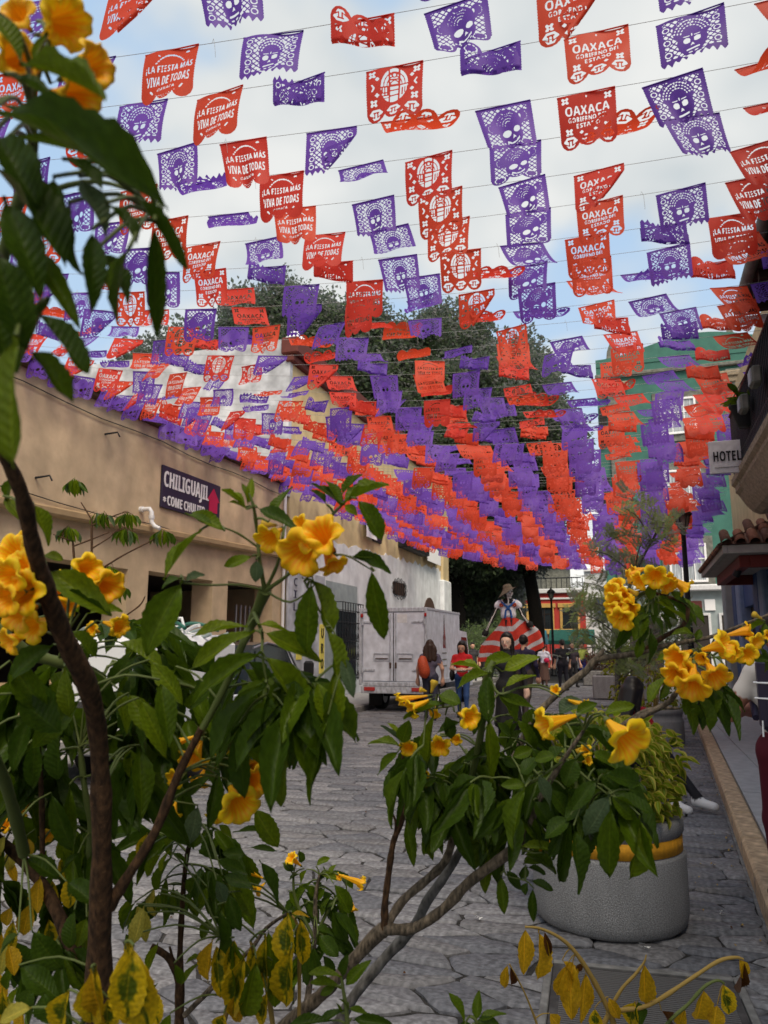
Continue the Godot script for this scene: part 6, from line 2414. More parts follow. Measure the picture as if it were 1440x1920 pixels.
func build_people() -> void:
	var dark := Color(0.012, 0.012, 0.018)
	var jean := Color(0.03, 0.07, 0.19)
	# woman with an orange bag, walking away by the truck
	var o := person("person with long wavy hair walking past the truck, orange bag on the shoulder", Vector3(-4.31, 1.5, -16.327) * Vector3(1, 0, 1), PI + 0.25, {h = 1.62, shirt = Color(0.09, 0.075, 0.11), pants = Color(0.03, 0.03, 0.05), hair = "hair_brown", style = "wavy", step = 0.1, sleeve = Color(0.09, 0.075, 0.11), elbow = Color(0.52, 0.30, 0.21)})
	var st := S()
	var bag := []
	for i in 7: bag.append(Vector3(0.14 + 0.02 * sin(i), 1.33 - i * 0.075, -0.13 - 0.02 * sin(i * 0.5)))
	tube(st, bag, [0.05, 0.10, 0.115, 0.12, 0.125, 0.12, 0.07], 12)
	mk("bag_orange", Color(0.62, 0.09, 0.03), 0.6, {tex = "blotch", uv = 4.0})
	var bo := obj("shoulder_bag", st, M.bag_orange, o)
	st = S()
	tube(st, [Vector3(0.12, 1.36, -0.1), Vector3(0.13, 1.46, 0.0), Vector3(0.15, 1.34, 0.09), Vector3(0.16, 1.05, 0.02)], [0.014], 6)
	obj("strap", st, M.bag_orange, bo)
	# woman in red reading a sheet
	o = person("person in a red shirt and blue jeans reading a paper beside the truck", Vector3(-3.72, 1.5, -16.841) * Vector3(1, 0, 1), 0.1, {h = 1.6, shirt = Color(0.48, 0.014, 0.018), pants = jean, style = "long", nod = 0.28, turn = -0.15, elbow = Color(0.52, 0.30, 0.21), arm_r = [Vector3(-0.25, 1.12, 0.02), Vector3(-0.08, 1.10, 0.24), Vector3(0, 1, 0)], arm_l = [Vector3(0.25, 1.12, 0.02), Vector3(0.10, 1.10, 0.24), Vector3(0, 1, 0)]})
	st = S()
	box(st, Vector3(0.0, 1.10, 0.34), Vector3(0.24, 0.006, 0.17), 0.0, Transform3D(Basis(Vector3.RIGHT, 0.0), Vector3.ZERO))
	tag(inst("paper_sheet", fin(st), M.white_flat, self, o.transform * Transform3D(Basis.from_scale(Vector3.ONE * 0.94), Vector3(0, 0.0, 0))), "white paper sheet held by the person in the red shirt", "paper")
	st = S()
	ell(st, Vector3(-0.22, 0.92, 0.02), Vector3(0.06, 0.13, 0.13), 8)
	obj("handbag", st, M.black, o)
	# woman in black
	o = person("person with long dark hair all in black, facing this way before the puppet", Vector3(-2.01, 1.5, -12.379) * Vector3(1, 0, 1), 0.35, {h = 1.69, shirt = dark, sleeve = dark, forearm = dark, elbow = dark, pants = Color(0.014, 0.012, 0.014), style = "long", turn = -0.5, skin = Color(0.64, 0.42, 0.32), skirt = 0.35, cell = 0.018})
	o = person("person in a dark blue jacket seen from behind, left of the lamp post", Vector3(-2.385, 1.5, -16.958) * Vector3(1, 0, 1), PI - 0.2, {h = 1.72, build = 1.1, shirt = Color(0.022, 0.018, 0.05), sleeve = Color(0.022, 0.018, 0.05), elbow = Color(0.022, 0.018, 0.05), forearm = Color(0.022, 0.018, 0.05), pants = Color(0.04, 0.035, 0.03), step = 0.2})
	o = person("person in a black shirt standing with hands low behind the branch", Vector3(-2.647, 1.501, -28.521) * Vector3(1, 0, 1), PI + 0.5, {h = 1.74, build = 1.15, shirt = Color(0.006, 0.006, 0.008), pants = Color(0.01, 0.01, 0.016), step = 0.08})
	o = person("person in a dark shirt between the black shirt and the yellow shirt", Vector3(-2.512, 1.501, -31.237) * Vector3(1, 0, 1), 0.5, {h = 1.7, shirt = Color(0.03, 0.02, 0.03), pants = Color(0.012, 0.012, 0.016), step = 0.1})
	o = person("person in a lime yellow shirt and blue shorts walking this way", Vector3(-2.623, 1.501, -38.147) * Vector3(1, 0, 1), 0.0, {h = 1.7, build = 1.15, shirt = Color(0.55, 0.62, 0.13), pants = Color(0.015, 0.03, 0.33), calf = Color(0.52, 0.30, 0.21), step = 0.2})
	o = person("person in a pale shirt and long brown skirt beside the lamp post", Vector3(-3.639, 1.501, -31.402) * Vector3(1, 0, 1), PI, {h = 1.6, shirt = Color(0.55, 0.58, 0.68), pants = Color(0.10, 0.055, 0.045), skirt = 0.3})
	st = S()
	ell(st, Vector3(-0.12, 1.02, -0.17), Vector3(0.11, 0.1, 0.06), 8)
	obj("waist_bag", st, M.magenta, o)
	o = person("person in dark clothes far off in the shade by the bushes", Vector3(-6.829, 1.501, -33.028) * Vector3(1, 0, 1), 0.4, {h = 1.68, shirt = Color(0.03, 0.03, 0.035), pants = Color(0.02, 0.02, 0.025)})
	o = person("person in a grey top far off between the red shirt and the puppet", Vector3(-6.805, 1.501, -35.173) * Vector3(1, 0, 1), -0.3, {h = 1.66, shirt = Color(0.12, 0.12, 0.13), pants = Color(0.025, 0.02, 0.02)})
	# man with a backpack at the edge of the picture
	var tan := Color(0.36, 0.15, 0.10)
	var cream := Color(0.66, 0.60, 0.56)
	var navy := Color(0.01, 0.012, 0.03)
	o = person("person in a white shirt and maroon trousers wearing a dark backpack on the pavement", Vector3(0.734, 1.5, -4.782) * Vector3(1, 0, 1) + Vector3(0, 0.13, 0), PI, {h = 1.52, build = 0.92, skin = tan, shirt = cream, sleeve = cream, elbow = tan, pants = Color(0.105, 0.008, 0.02), step = 0.16, cell = 0.014, arm_l = [Vector3(0.30, 1.13, 0.0), Vector3(0.18, 1.14, 0.22)], arm_r = [Vector3(-0.29, 1.13, -0.05), Vector3(-0.27, 0.9, 0.08)]})
	st = S()
	box(st, Vector3(0, 1.13, -0.20), Vector3(0.31, 0.44, 0.17), 0.06)
	box(st, Vector3(0, 1.03, -0.30), Vector3(0.25, 0.2, 0.07), 0.03)
	var bp := obj("backpack", st, M.navy, o)
	st = S()
	for y in [1.11, 1.19]: tube(st, [Vector3(-0.17, y, -0.20), Vector3(-0.09, y, -0.30), Vector3(0.09, y, -0.30), Vector3(0.17, y, -0.20)], [0.006], 5)
	tube(st, [Vector3(0.15, 1.0, -0.27), Vector3(0.155, 0.92, -0.28)], [0.005], 4)
	obj("zip", st, M.white_flat, bp)
	for s in [-1, 1]:
		st = S()
		tube(st, [Vector3(s * 0.10, 1.32, -0.15), Vector3(s * 0.12, 1.40, -0.03), Vector3(s * 0.115, 1.34, 0.09), Vector3(s * 0.15, 1.1, 0.08), Vector3(s * 0.16, 1.0, -0.1)], [0.02], 6)
		obj("strap", st, M.navy, bp)
	# woman sitting on a low block behind the banded planter
	var base := Vector3(-0.182, 1.5, -8.597) * Vector3(1, 0, 1)
	var sb := thing("stone_block", "low pale stone block on which the person in red sits", "stone block", base)
	st = S()
	box(st, Vector3(0, 0.16, 0), Vector3(0.55, 0.32, 0.45), 0.03)
	obj("block", st, M.kerb_grey, sb)
	var red := Color(0.33, 0.008, 0.02)
	var blk := Color(0.01, 0.01, 0.014)
	var s2 := thing("person", "seated person in a red top with long black hair, legs stretched towards the kerb", "person", base + Vector3(0, 0.32, 0), "", 0.78)
	var bb := []
	bb.append([Vector3(-0.08, 0.1, 0), Vector3(0.08, 0.1, 0), 0.115, 0.115, blk])
	bb.append([Vector3(0, 0.18, 0.0), Vector3(0, 0.34, 0.04), 0.12, 0.115, red])
	bb.append([Vector3(-0.08, 0.42, 0.07), Vector3(0.08, 0.42, 0.07), 0.105, 0.105, red])
	bb.append([Vector3(-0.12, 0.52, 0.09), Vector3(0.12, 0.52, 0.09), 0.06, 0.06, red])
	bb.append([Vector3(0, 0.52, 0.09), Vector3(0, 0.62, 0.11), 0.06, 0.05, tan])
	for s in [-1.0, 1.0]:
		var kn := Vector3(s * 0.10, 0.10 + 0.02 * s, 0.42)
		var an := Vector3(s * 0.07 + 0.02, -0.215 + 0.02 * s, 0.72 + s * 0.07)
		bb.append([Vector3(s * 0.09, 0.1, 0.03), kn, 0.085, 0.062, blk])
		bb.append([kn, an, 0.058, 0.042, blk])
		bb.append([an + Vector3(0, -0.045, -0.02), an + Vector3(s * 0.02, -0.06, 0.17), 0.045, 0.04, Color(0.62, 0.62, 0.64)])
		var el := Vector3(s * 0.24, 0.30, 0.16)
		var wr := Vector3(s * 0.10, 0.24, 0.36)
		bb.append([Vector3(s * 0.17, 0.52, 0.09), el, 0.052, 0.042, red])
		bb.append([el, wr, 0.038, 0.027, tan])
		bb.append_array(hand_bones(wr, wr - el, Vector3(0, -1, 0.2), tan, 1.0, 0.5))
	inst("body", skinned(bb, 0.016, 0.016), M.body, s2)
	head(s2, Vector3(0, 0.72, 0.13), 1.0, 1.7, 0.35, tan, "hair", "long")

func build_puppet() -> void:
	# a giant carnival figure: skeleton lady in a striped skirt
	var at := Vector3(-3.795, 1.501, -23.87) * Vector3(1, 0, 1)
	var o := thing("giant_puppet", "giant skeleton lady puppet in a straw hat, white blouse and striped red skirt", "puppet", at, "", 0.12)
	mk("bone", Color(0.62, 0.62, 0.58), 0.6)
	mk("puppet_red", Color(0.50, 0.035, 0.018), 0.8, {tex = "soft", uv = 2.0, world = false})
	mk("puppet_white", Color(0.62, 0.60, 0.62), 0.8, {tex = "blotch", uv = 5.0, world = false})
	mk("puppet_blue", Color(0.02, 0.10, 0.33), 0.7)
	mk("straw", Color(0.27, 0.22, 0.15), 0.9, {tex = "speck", uv = 3.0, world = false})
	var black := Color(0.008, 0.008, 0.01)
	# dark padded body with arms, shirt and neck in one skin
	var b := []
	var wh := Color(0.70, 0.72, 0.76)
	b.append([Vector3(-0.1, 2.50, 0), Vector3(0.1, 2.50, 0), 0.14, 0.14, wh])
	b.append([Vector3(-0.09, 2.66, 0), Vector3(0.09, 2.66, 0), 0.13, 0.13, wh])
	b.append([Vector3(-0.14, 2.84, 0), Vector3(0.14, 2.84, 0), 0.12, 0.12, wh])
	b.append([Vector3(0, 2.88, 0), Vector3(0, 3.06, 0.02), 0.09, 0.065, black])
	b.append([Vector3(-0.07, 2.90, 0.06), Vector3(0.07, 2.90, 0.06), 0.08, 0.08, black])
	for s in [-1.0, 1.0]:
		var sh := Vector3(s * 0.29, 2.86, 0)
		b.append([Vector3(s * 0.22, 2.88, 0), sh + Vector3(s * 0.03, -0.06, 0), 0.09, 0.10, wh])
		var el := Vector3(0.42, 2.52, 0.05) if s > 0 else Vector3(-0.46, 2.46, 0.05)
		var wr := Vector3(0.60, 2.25, 0.1) if s > 0 else Vector3(-0.68, 2.02, 0.1)
		b.append([sh, el, 0.055, 0.045, black])
		b.append([el, wr, 0.045, 0.035, black])
		b.append_array(hand_bones(wr, wr - el, Vector3(0, 0, 1), black, 1.0, 0.8))
	inst("body", skinned(b, 0.026, 0.03), M.body, o)
	for s in [-1.0, 1.0]:
		var el := Vector3(0.42, 2.52, 0.05) if s > 0 else Vector3(-0.46, 2.46, 0.05)
		var wr := Vector3(0.60, 2.25, 0.1) if s > 0 else Vector3(-0.68, 2.02, 0.1)
		var st := S()
		var z := Vector3(0, 0, 0.07)
		tube(st, [Vector3(s * 0.32, 2.76, 0.06), el + z], [0.016, 0.012], 6)
		tube(st, [el + z, wr + z + Vector3(0.02, 0, 0)], [0.012, 0.010], 6)
		tube(st, [el + z - Vector3(0.02, 0, 0), wr + z - Vector3(0.02, 0, 0)], [0.010, 0.008], 6)
		for k in 4: tube(st, [wr + z, wr + z + (wr - el).normalized() * 0.18 + Vector3(0.03 * (k - 1.5), -0.02, 0)], [0.012, 0.008], 4)
		obj("arm_bone", st, M.bone, o)
	# skull
	var hd := Node3D.new()
	hd.name = "head"
	o.add_child(hd)
	hd.transform = Transform3D(Basis(Vector3.UP, 0.45) * Basis.from_scale(Vector3.ONE * 0.82), Vector3(0.02, 3.19, 0.04))
	var w := Color(0.68, 0.68, 0.64)
	var kb := [[Vector3(0, 0.06, -0.03), Vector3(0, 0.05, 0.02), 0.16, 0.15, w], [Vector3(-0.05, -0.10, 0.06), Vector3(0.05, -0.10, 0.06), 0.07, 0.07, w], [Vector3(-0.04, -0.19, 0.06), Vector3(0.04, -0.19, 0.06), 0.05, 0.05, w], [Vector3(-0.1, -0.03, 0.09), Vector3(0.1, -0.03, 0.09), 0.045, 0.045, w]]
	inst("skull", skinned(kb, 0.016, 0.012), M.body, hd)
	var st := S()
	for s in [-1.0, 1.0]: ell(st, Vector3(s * 0.065, 0.03, 0.135), Vector3(0.047, 0.042, 0.03), 8)
	prism(st, [Vector2(-0.028, -0.075), Vector2(0.028, -0.075), Vector2(0, -0.02)], 0.04, Transform3D(Basis.IDENTITY, Vector3(0, 0, 0.135)))
	box(st, Vector3(0, -0.145, 0.115), Vector3(0.16, 0.022, 0.04))
	ell(st, Vector3(0.115, -0.12, 0.05), Vector3(0.03, 0.06, 0.05), 6)
	ell(st, Vector3(-0.115, -0.12, 0.05), Vector3(0.03, 0.06, 0.05), 6)
	obj("dark_hollows", st, M.black, hd)
	st = S()
	for k in 7: box(st, Vector3((k - 3) * 0.022, -0.128, 0.13), Vector3(0.016, 0.024, 0.02), 0.004)
	obj("teeth", st, M.bone, hd)
	st = S()
	ell(st, Vector3(0, 0.0, -0.10), Vector3(0.19, 0.22, 0.12), 10)
	obj("hair", st, M.hair, hd)
	# hat: tall crown, drooping wavy brim
	st = S()
	st.set_smooth_group(0)
	var prof := [Vector2(0.0, 0.15), Vector2(0.1, 0.16), Vector2(0.15, 0.13), Vector2(0.175, 0.06), Vector2(0.185, 0.0), Vector2(0.26, -0.02), Vector2(0.34, -0.02), Vector2(0.43, 0.0)]
	for i in prof.size() - 1:
		for k in 36:
			var q := []
			for e in [[i, k], [i, k + 1], [i + 1, k + 1], [i + 1, k]]:
				var a: float = TAU * e[1] / 36.0
				var p: Vector2 = prof[e[0]]
				var br := clampf((p.x - 0.19) / 0.24, 0, 1)
				q.append(Vector3(p.x * cos(a), p.y - br * (0.13 - 0.15 * cos(a - 0.2)) , p.x * sin(a) * 0.9))
			quad(st, q[0], q[1], q[2], q[3])
	obj("hat", st, M.straw, hd, Transform3D(Basis(Vector3(0, 0, 1), 0.18) * Basis(Vector3.RIGHT, -0.12), Vector3(-0.02, 0.15, -0.02)))
	# ribbons crossing the blouse, flowers at the shoulders
	for s in [-1.0, 1.0]:
		st = S()
		tube(st, [Vector3(s * 0.24, 2.96, 0.03), Vector3(s * 0.17, 2.86, 0.13), Vector3(s * 0.02, 2.74, 0.145), Vector3(-s * 0.07, 2.62, 0.14), Vector3(-s * 0.10, 2.40, 0.14)], [0.03, 0.035, 0.035, 0.03, 0.035], 6)
		obj("ribbon", st, M.puppet_blue, o)
		st = S()
		for k in 7: ell(st, Vector3(s * 0.20 + 0.04 * cos(k * 0.9), 2.80 + 0.04 * sin(k * 0.9), 0.14), Vector3(0.028, 0.028, 0.02), 5)
		obj("cloth_flower", st, M.bag_orange if M.has("bag_orange") else M.puppet_red, o)
	st = S()
	tube(st, [Vector3(0, 3.05, 0.10), Vector3(0.02, 2.92, 0.15), Vector3(0, 2.8, 0.16)], [0.02], 5)
	obj("neck_bone", st, M.bone, o)
	# skirt: pulled out at both sides by the hands, in bands
	var tiers := [[0.0, 0.20, "puppet_red"], [0.20, 0.31, "puppet_white"], [0.31, 0.53, "puppet_red"], [0.53, 0.63, "puppet_white"], [0.63, 0.81, "puppet_red"], [0.81, 0.90, "puppet_white"], [0.90, 1.0, "puppet_red"]]
	var n := 64
	for t in tiers:
		st = S()
		st.set_smooth_group(0)
		for i in 3:
			for k in n:
				var q := []
				for e in [[0, 0], [0, 1], [1, 1], [1, 0]]:
					q.append(skirt_point(lerpf(t[0], t[1], (i + e[0]) / 3.0), TAU * (k + e[1]) / n))
				quad(st, q[0], q[1], q[2], q[3])
		obj("skirt_band" if t[2] == "puppet_red" else "lettered_band", st, M[t[2]], o)
	st = S()
	for k in 8: tube(st, [Vector3(0.15 * cos(k), 2.35, 0.15 * sin(k)), Vector3(0.3 * cos(k), 0.0, 0.3 * sin(k))], [0.04], 5)
	obj("carrying_frame", st, M.iron, o)

func skirt_point(v: float, a: float) -> Vector3:
	var c := cos(a)
	var s := sin(a)
	var pull := pow(absf(c), 3.0)
	var low := 0.62 if c < 0 else 0.98
	var r := lerpf(0.2, 0.62, pow(v, 0.8))
	var x := c * (r + pull * (0.52 if c < 0 else 0.60) * smoothstep(0.05, 0.75, v)) * 0.86
	var z := s * r * 0.62 + 0.06 * v * sin(a * 9.0)
	var y := lerpf(2.43, 1.02, v)
	y += pull * v * (0.10 if c < 0 else 0.55) - 0.03 * v * sin(a * 7.0)
	if c > 0: y += pull * 0.18 * sin(PI * clampf(v, 0, 1))
	return Vector3(x, y, z)

func build_lamps() -> void:
	for q in [[Vector3(-4.513, 1.501, -43.406), "black lamp post standing behind the pale skirted walker", 4.8], [Vector3(-3.977, 1.501, -54.268), "farther black lamp post before the white corner house", 4.6], [Vector3(1.163, 1.501, -20.045), "thick black lamp post rising beside the feathery tree", 5.0], [Vector3(-3.244, 1.502, -63.058), "thin distant lamp post at the end of the square", 4.4]]:
		var p: Vector3 = q[0]
		p.y = 0.0
		var o := thing("street_lamp", q[1], "street lamp", p, "black lamp posts along the street")
		var h: float = q[2]
		var st := S()
		lathe(st, [Vector2(0, 0), Vector2(0.2, 0), Vector2(0.2, 0.08), Vector2(0.13, 0.14), Vector2(0.12, 0.5), Vector2(0.09, 0.6), Vector2(0.075, 0.9), Vector2(0.062, h * 0.6), Vector2(0.055, h - 0.75), Vector2(0.085, h - 0.72), Vector2(0.05, h - 0.66), Vector2(0.12, h - 0.6), Vector2(0.0, h - 0.58)], 16)
		obj("post", st, M.iron, o)
		st = S()
		lathe(st, [Vector2(0.10, h - 0.6), Vector2(0.17, h - 0.28), Vector2(0.0, h - 0.26)], 8)
		obj("lantern_glass", st, M.trim_grey, o)
		st = S()
		lathe(st, [Vector2(0.23, h - 0.28), Vector2(0.24, h - 0.25), Vector2(0.14, h - 0.14), Vector2(0.05, h - 0.08), Vector2(0.03, h), Vector2(0, h + 0.02)], 16)
		for k in 6:
			var a := TAU * k / 6.0
			tube(st, [Vector3(0.105 * cos(a), h - 0.6, 0.105 * sin(a)), Vector3(0.18 * cos(a), h - 0.28, 0.18 * sin(a))], [0.012], 4)
		obj("lantern_cap", st, M.iron, o)


func finish_rest(o: Node3D, rest: Array) -> void:
	var parts := [[], [], []]
	for x in rest[0]: parts[rng.randi() % 3].append(x)
	for k in 3:
		if parts[k].size(): multi("foliage", leaf_mesh([0, 1, 3][k]), M["leaf%d" % [2, 0, 2][k]], parts[k], o)
	stalks(o, "stem_green")
	tag(obj("leaf_stalks", rest[1], M.stem_green, o), "", "", "", "stuff")

var cur: Node3D
const BLADES := ["leaf0", "leaf1", "leaf2", "leaf3", "leaf4", "leaf_gold", "leaf_lime", "leaf_dry", "leaf_cream"]

func bush(n: String, label: String, at: Vector3) -> Node3D:
	cur = thing(n, label, "bush", at, "")
	return cur

# millimetres (widths in tenths): a point, a leaflet, a branch, a flower
func V(x: float, y: float, z: float) -> Vector3:
	return Vector3(x, y, z) / 1000.0

func L(ax: float, ay: float, az: float, bx: float, by: float, bz: float, w: float, m: int, k := -1) -> void:
	lf(cur, V(ax, ay, az), V(bx, by, bz), w / 10000.0, BLADES[m], k)

func B(p: Array, r: Array, m: String) -> void:
	br(cur, p, r.map(func(x): return x / 10000.0), m)

func W(ax: float, ay: float, az: float, bx: float, by: float, bz: float, d: float) -> void:
	fl(cur, V(ax, ay, az), V(bx, by, bz), d / 10000.0)

func build_bushes() -> void:
	wood = []
	tips = []
	bush_a()
	bush_b()
	bush_c()
	bush_d()
	bush_e()

func bush_a() -> void:
	var o := bush("trumpet_bush", "large yellow trumpet bush with a thick brown stem and dark leaves, closest to us", Vector3(-0.62, 0.45, -0.75))
	B([V(-487,1130,-657),V(-470,1219,-625),V(-445,1328,-586),V(-432,1419,-557),V(-418,1469,-521),V(-412,1506,-484),V(-402,1543,-448),V(-394,1571,-424),V(-384,1599,-401),V(-379,1622,-377),V(-376,1643,-352)],[131,113,84,75,80,76,63,55,50,42,36],"bark_brown")
	B([V(-363,1428,-600),V(-341,1466,-600),V(-322,1502,-594),V(-316,1520,-598),V(-294,1547,-579)],[30,30,34,43,53],"stem_green")
	B([V(-452,1278,-609),V(-434,1302,-605),V(-404,1345,-602),V(-382,1394,-600),V(-361,1432,-599)],[63,46,41,37,30],"bark_brown")
	B([V(-499,1486,-587),V(-519,1495,-568),V(-528,1507,-552),V(-538,1521,-536)],[49,53,52,56],"stem_green")
	B([V(-551,1141,-730),V(-585,1213,-717),V(-619,1251,-720),V(-655,1273,-725),V(-694,1300,-718)],[71,72,63,58,53],"bark_brown")
	B([V(-568,1017,-919),V(-562,1095,-906),V(-560,1133,-900),V(-553,1198,-890),V(-545,1250,-883),V(-526,1291,-871)],[66,53,36,33,30,23],"bark_brown")
	B([V(-562,1088,-908),V(-572,1121,-898),V(-594,1137,-888)],[49,46,40],"bark_brown")
	B([V(-565,1101,-904),V(-569,1121,-899),V(-572,1137,-895)],[26,20,13],"bark_brown")
	B([V(-548,1062,-896),V(-513,1097,-901),V(-493,1119,-903),V(-462,1145,-898),V(-443,1170,-899),V(-408,1195,-885)],[32,32,29,26,22,16],"bark_grey")
	B([V(-562,1257,-716),V(-546,1314,-700),V(-543,1359,-682),V(-545,1401,-673)],[39,36,32,27],"stem_green")
	B([V(-603,1268,-700),V(-585,1348,-670),V(-570,1404,-643)],[28,27,24],"bark_brown")
	B([V(-574,1305,-639),V(-550,1354,-595),V(-528,1399,-551),V(-501,1453,-486)],[56,53,50,46],"stem_green")
	B([V(-294,1547,-579),V(-292,1567,-565),V(-293,1593,-560),V(-290,1612,-547),V(-293,1623,-544)],[22,17,15,13,6],"stem_green")
	B([V(-294,1547,-579),V(-279,1567,-570),V(-269,1587,-558)],[18,13,11],"stem_green")
	B([V(-294,1547,-579),V(-275,1556,-573),V(-258,1566,-566),V(-240,1587,-568)],[20,15,13,9],"stem_green")
	B([V(-240,1589,-567),V(-231,1604,-567),V(-222,1614,-569)],[15,13,11],"stem_green")
	B([V(-294,1547,-579),V(-270,1537,-578),V(-247,1550,-573)],[11,9,6],"stem_green")
	B([V(-294,1547,-579),V(-309,1551,-563),V(-328,1550,-546),V(-343,1551,-530)],[11,9,9,6],"stem_green")
	B([V(-294,1582,-562),V(-303,1591,-546),V(-314,1596,-531)],[9,9,6],"stem_green")
	B([V(-236,1574,-571),V(-217,1572,-567),V(-202,1563,-574),V(-194,1559,-567)],[9,8,6,4],"stem_green")
	B([V(-308,1529,-588),V(-289,1511,-566),V(-285,1496,-559),V(-283,1474,-564),V(-281,1465,-566)],[20,13,11,8,6],"stem_green")
	B([V(-254,1553,-569),V(-240,1529,-568),V(-226,1512,-565),V(-218,1490,-572)],[9,8,6,6],"stem_green")
	L(-296,1612,-545,-312,1630,-537,59,3)
	L(-296,1612,-545,-315,1625,-538,59,3)
	L(-295,1610,-545,-309,1619,-541,59,3)
	L(-293,1614,-545,-292,1637,-546,65,3)
	L(-294,1614,-545,-298,1632,-542,52,1)
	L(-279,1600,-552,-263,1631,-559,98,0)
	L(-283,1610,-539,-247,1591,-543,122,2)
	L(-320,1591,-519,-352,1554,-513,139,1)
	L(-303,1590,-525,-330,1607,-519,111,1)
	L(-311,1593,-522,-333,1603,-514,89,0)
	L(-219,1612,-559,-185,1634,-574,129,1)
	L(-219,1612,-559,-239,1626,-543,145,2)
	L(-219,1612,-559,-231,1631,-551,122,0)
	L(-222,1621,-567,-205,1639,-565,78,0)
	L(-217,1612,-560,-207,1603,-565,84,3)
	L(-204,1615,-553,-183,1582,-566,139,0,1)
	L(-234,1614,-565,-243,1626,-554,59,2)
	L(-215,1572,-568,-181,1560,-575,109,2)
	L(-213,1572,-569,-194,1571,-572,64,0)
	L(-196,1562,-565,-192,1500,-590,158,0,1)
	L(-241,1551,-553,-251,1493,-567,177,0,0)
	L(-244,1556,-561,-224,1508,-566,141,1,1)
	L(-256,1556,-568,-238,1544,-579,98,2)
	L(-293,1573,-553,-313,1565,-543,85,1)
	L(-290,1570,-554,-292,1552,-558,105,4)
	L(-325,1550,-504,-349,1491,-492,245,0,1)
	L(-326,1552,-503,-339,1545,-495,92,2)
	L(-335,1551,-522,-321,1558,-528,82,4)
	L(-309,1518,-579,-350,1512,-558,121,3)
	L(-294,1514,-564,-342,1485,-542,144,1,0)
	L(-284,1513,-556,-243,1490,-586,161,1,0)
	L(-292,1519,-563,-268,1514,-577,98,3)
	L(-281,1497,-550,-337,1458,-528,177,0,1)
	L(-280,1496,-550,-247,1443,-585,190,1,1)
	L(-279,1473,-555,-329,1413,-549,171,2,0)
	L(-284,1476,-563,-316,1444,-562,141,0)
	L(-281,1478,-564,-251,1458,-570,116,2)
	L(-278,1469,-556,-286,1396,-581,177,2,0)
	L(-310,1441,-572,-313,1376,-588,163,2,0)
	L(-279,1461,-568,-274,1401,-594,141,2)
	L(-267,1456,-562,-251,1402,-587,95,2)
	L(-269,1421,-578,-276,1377,-578,84,1)
	L(-232,1516,-562,-218,1473,-570,133,1)
	L(-221,1496,-569,-212,1462,-571,101,4)
	L(-227,1486,-569,-228,1427,-567,145,1,1)
	L(-230,1450,-564,-244,1381,-552,112,0,1)
	L(-242,1475,-567,-226,1434,-573,158,1)
	L(-259,1469,-573,-244,1423,-587,129,0)
	L(-371,1391,-647,-373,1338,-639,133,2)
	L(-374,1388,-646,-403,1367,-643,96,2)
	L(-446,1339,-739,-455,1299,-738,177,4,2)
	L(-381,1341,-738,-354,1300,-748,197,1,1)
	L(-379,1313,-766,-415,1309,-759,84,2)
	L(-370,1292,-772,-398,1295,-761,76,2)
	L(-400,1288,-763,-424,1291,-752,110,2)
	L(-427,1320,-748,-412,1302,-756,101,1)
	L(-518,1232,-863,-533,1207,-865,136,0)
	L(-508,1219,-869,-513,1196,-864,107,1)
	L(-458,1270,-801,-429,1251,-823,134,2)
	L(-452,1253,-806,-416,1241,-810,143,2)
	L(-398,1278,-787,-381,1226,-808,156,2)
	L(-440,1245,-812,-424,1204,-831,197,1)
	L(-442,1237,-802,-424,1197,-801,159,2)
	L(-475,1239,-833,-468,1210,-845,148,4)
	L(-454,1224,-800,-444,1150,-809,133,2,1)
	L(-492,1190,-858,-510,1161,-858,123,0)
	L(-518,1137,-881,-535,1132,-870,68,1)
	L(-520,1130,-882,-540,1107,-869,78,1)
	L(-567,1214,-872,-568,1186,-870,84,0)
	L(-558,1214,-875,-562,1180,-887,74,0)
	L(-561,1270,-821,-587,1236,-809,133,1)
	L(-546,1263,-827,-568,1234,-829,123,1)
	L(-523,1265,-813,-549,1225,-820,148,0)
	L(-554,1216,-812,-563,1168,-827,121,2,0)
	L(-577,1208,-827,-594,1172,-823,95,0)
	L(-553,1231,-852,-558,1191,-853,87,0)
	L(-559,1262,-855,-545,1281,-856,98,1)
	L(-531,1262,-864,-513,1280,-870,108,0)
	L(-535,1243,-866,-551,1257,-853,98,0)
	L(-546,1202,-881,-531,1175,-894,99,1)
	L(-526,1281,-862,-543,1299,-857,88,1)
	L(-574,1301,-640,-545,1281,-659,172,2)
	L(-522,1285,-638,-486,1267,-643,175,2)
	L(-539,1300,-673,-559,1277,-676,104,2)
	L(-438,1413,-621,-428,1349,-619,192,0,0)
	L(-461,1409,-635,-449,1375,-641,152,1)
	L(-546,1363,-637,-531,1304,-655,172,2)
	L(-536,1369,-650,-543,1309,-670,111,0)
	L(-490,1368,-655,-487,1314,-659,109,2)
	L(-540,1247,-618,-521,1206,-641,221,2,0)
	L(-552,1244,-615,-571,1225,-612,162,2)
	L(-545,1220,-611,-508,1193,-622,196,2)
	L(-531,1252,-663,-535,1217,-663,172,2)
	L(-534,1238,-686,-541,1210,-682,152,1)
	L(-449,1503,-515,-481,1472,-496,183,2,1)
	L(-470,1484,-554,-463,1442,-555,139,1)
	L(-483,1490,-506,-458,1446,-526,209,0,1)
	L(-481,1464,-512,-456,1432,-537,242,2)
	L(-459,1457,-563,-492,1417,-547,188,0)
	L(-484,1446,-535,-493,1397,-526,148,2)
	L(-492,1434,-578,-505,1383,-594,179,2)
	L(-526,1421,-590,-533,1370,-597,148,2)
	L(-454,1464,-606,-444,1424,-613,148,1)
	L(-432,1461,-592,-401,1423,-601,186,1)
	L(-411,1458,-578,-392,1406,-596,174,1)
	L(-476,1474,-618,-506,1441,-621,137,0)
	L(-401,1490,-576,-374,1452,-589,160,1)
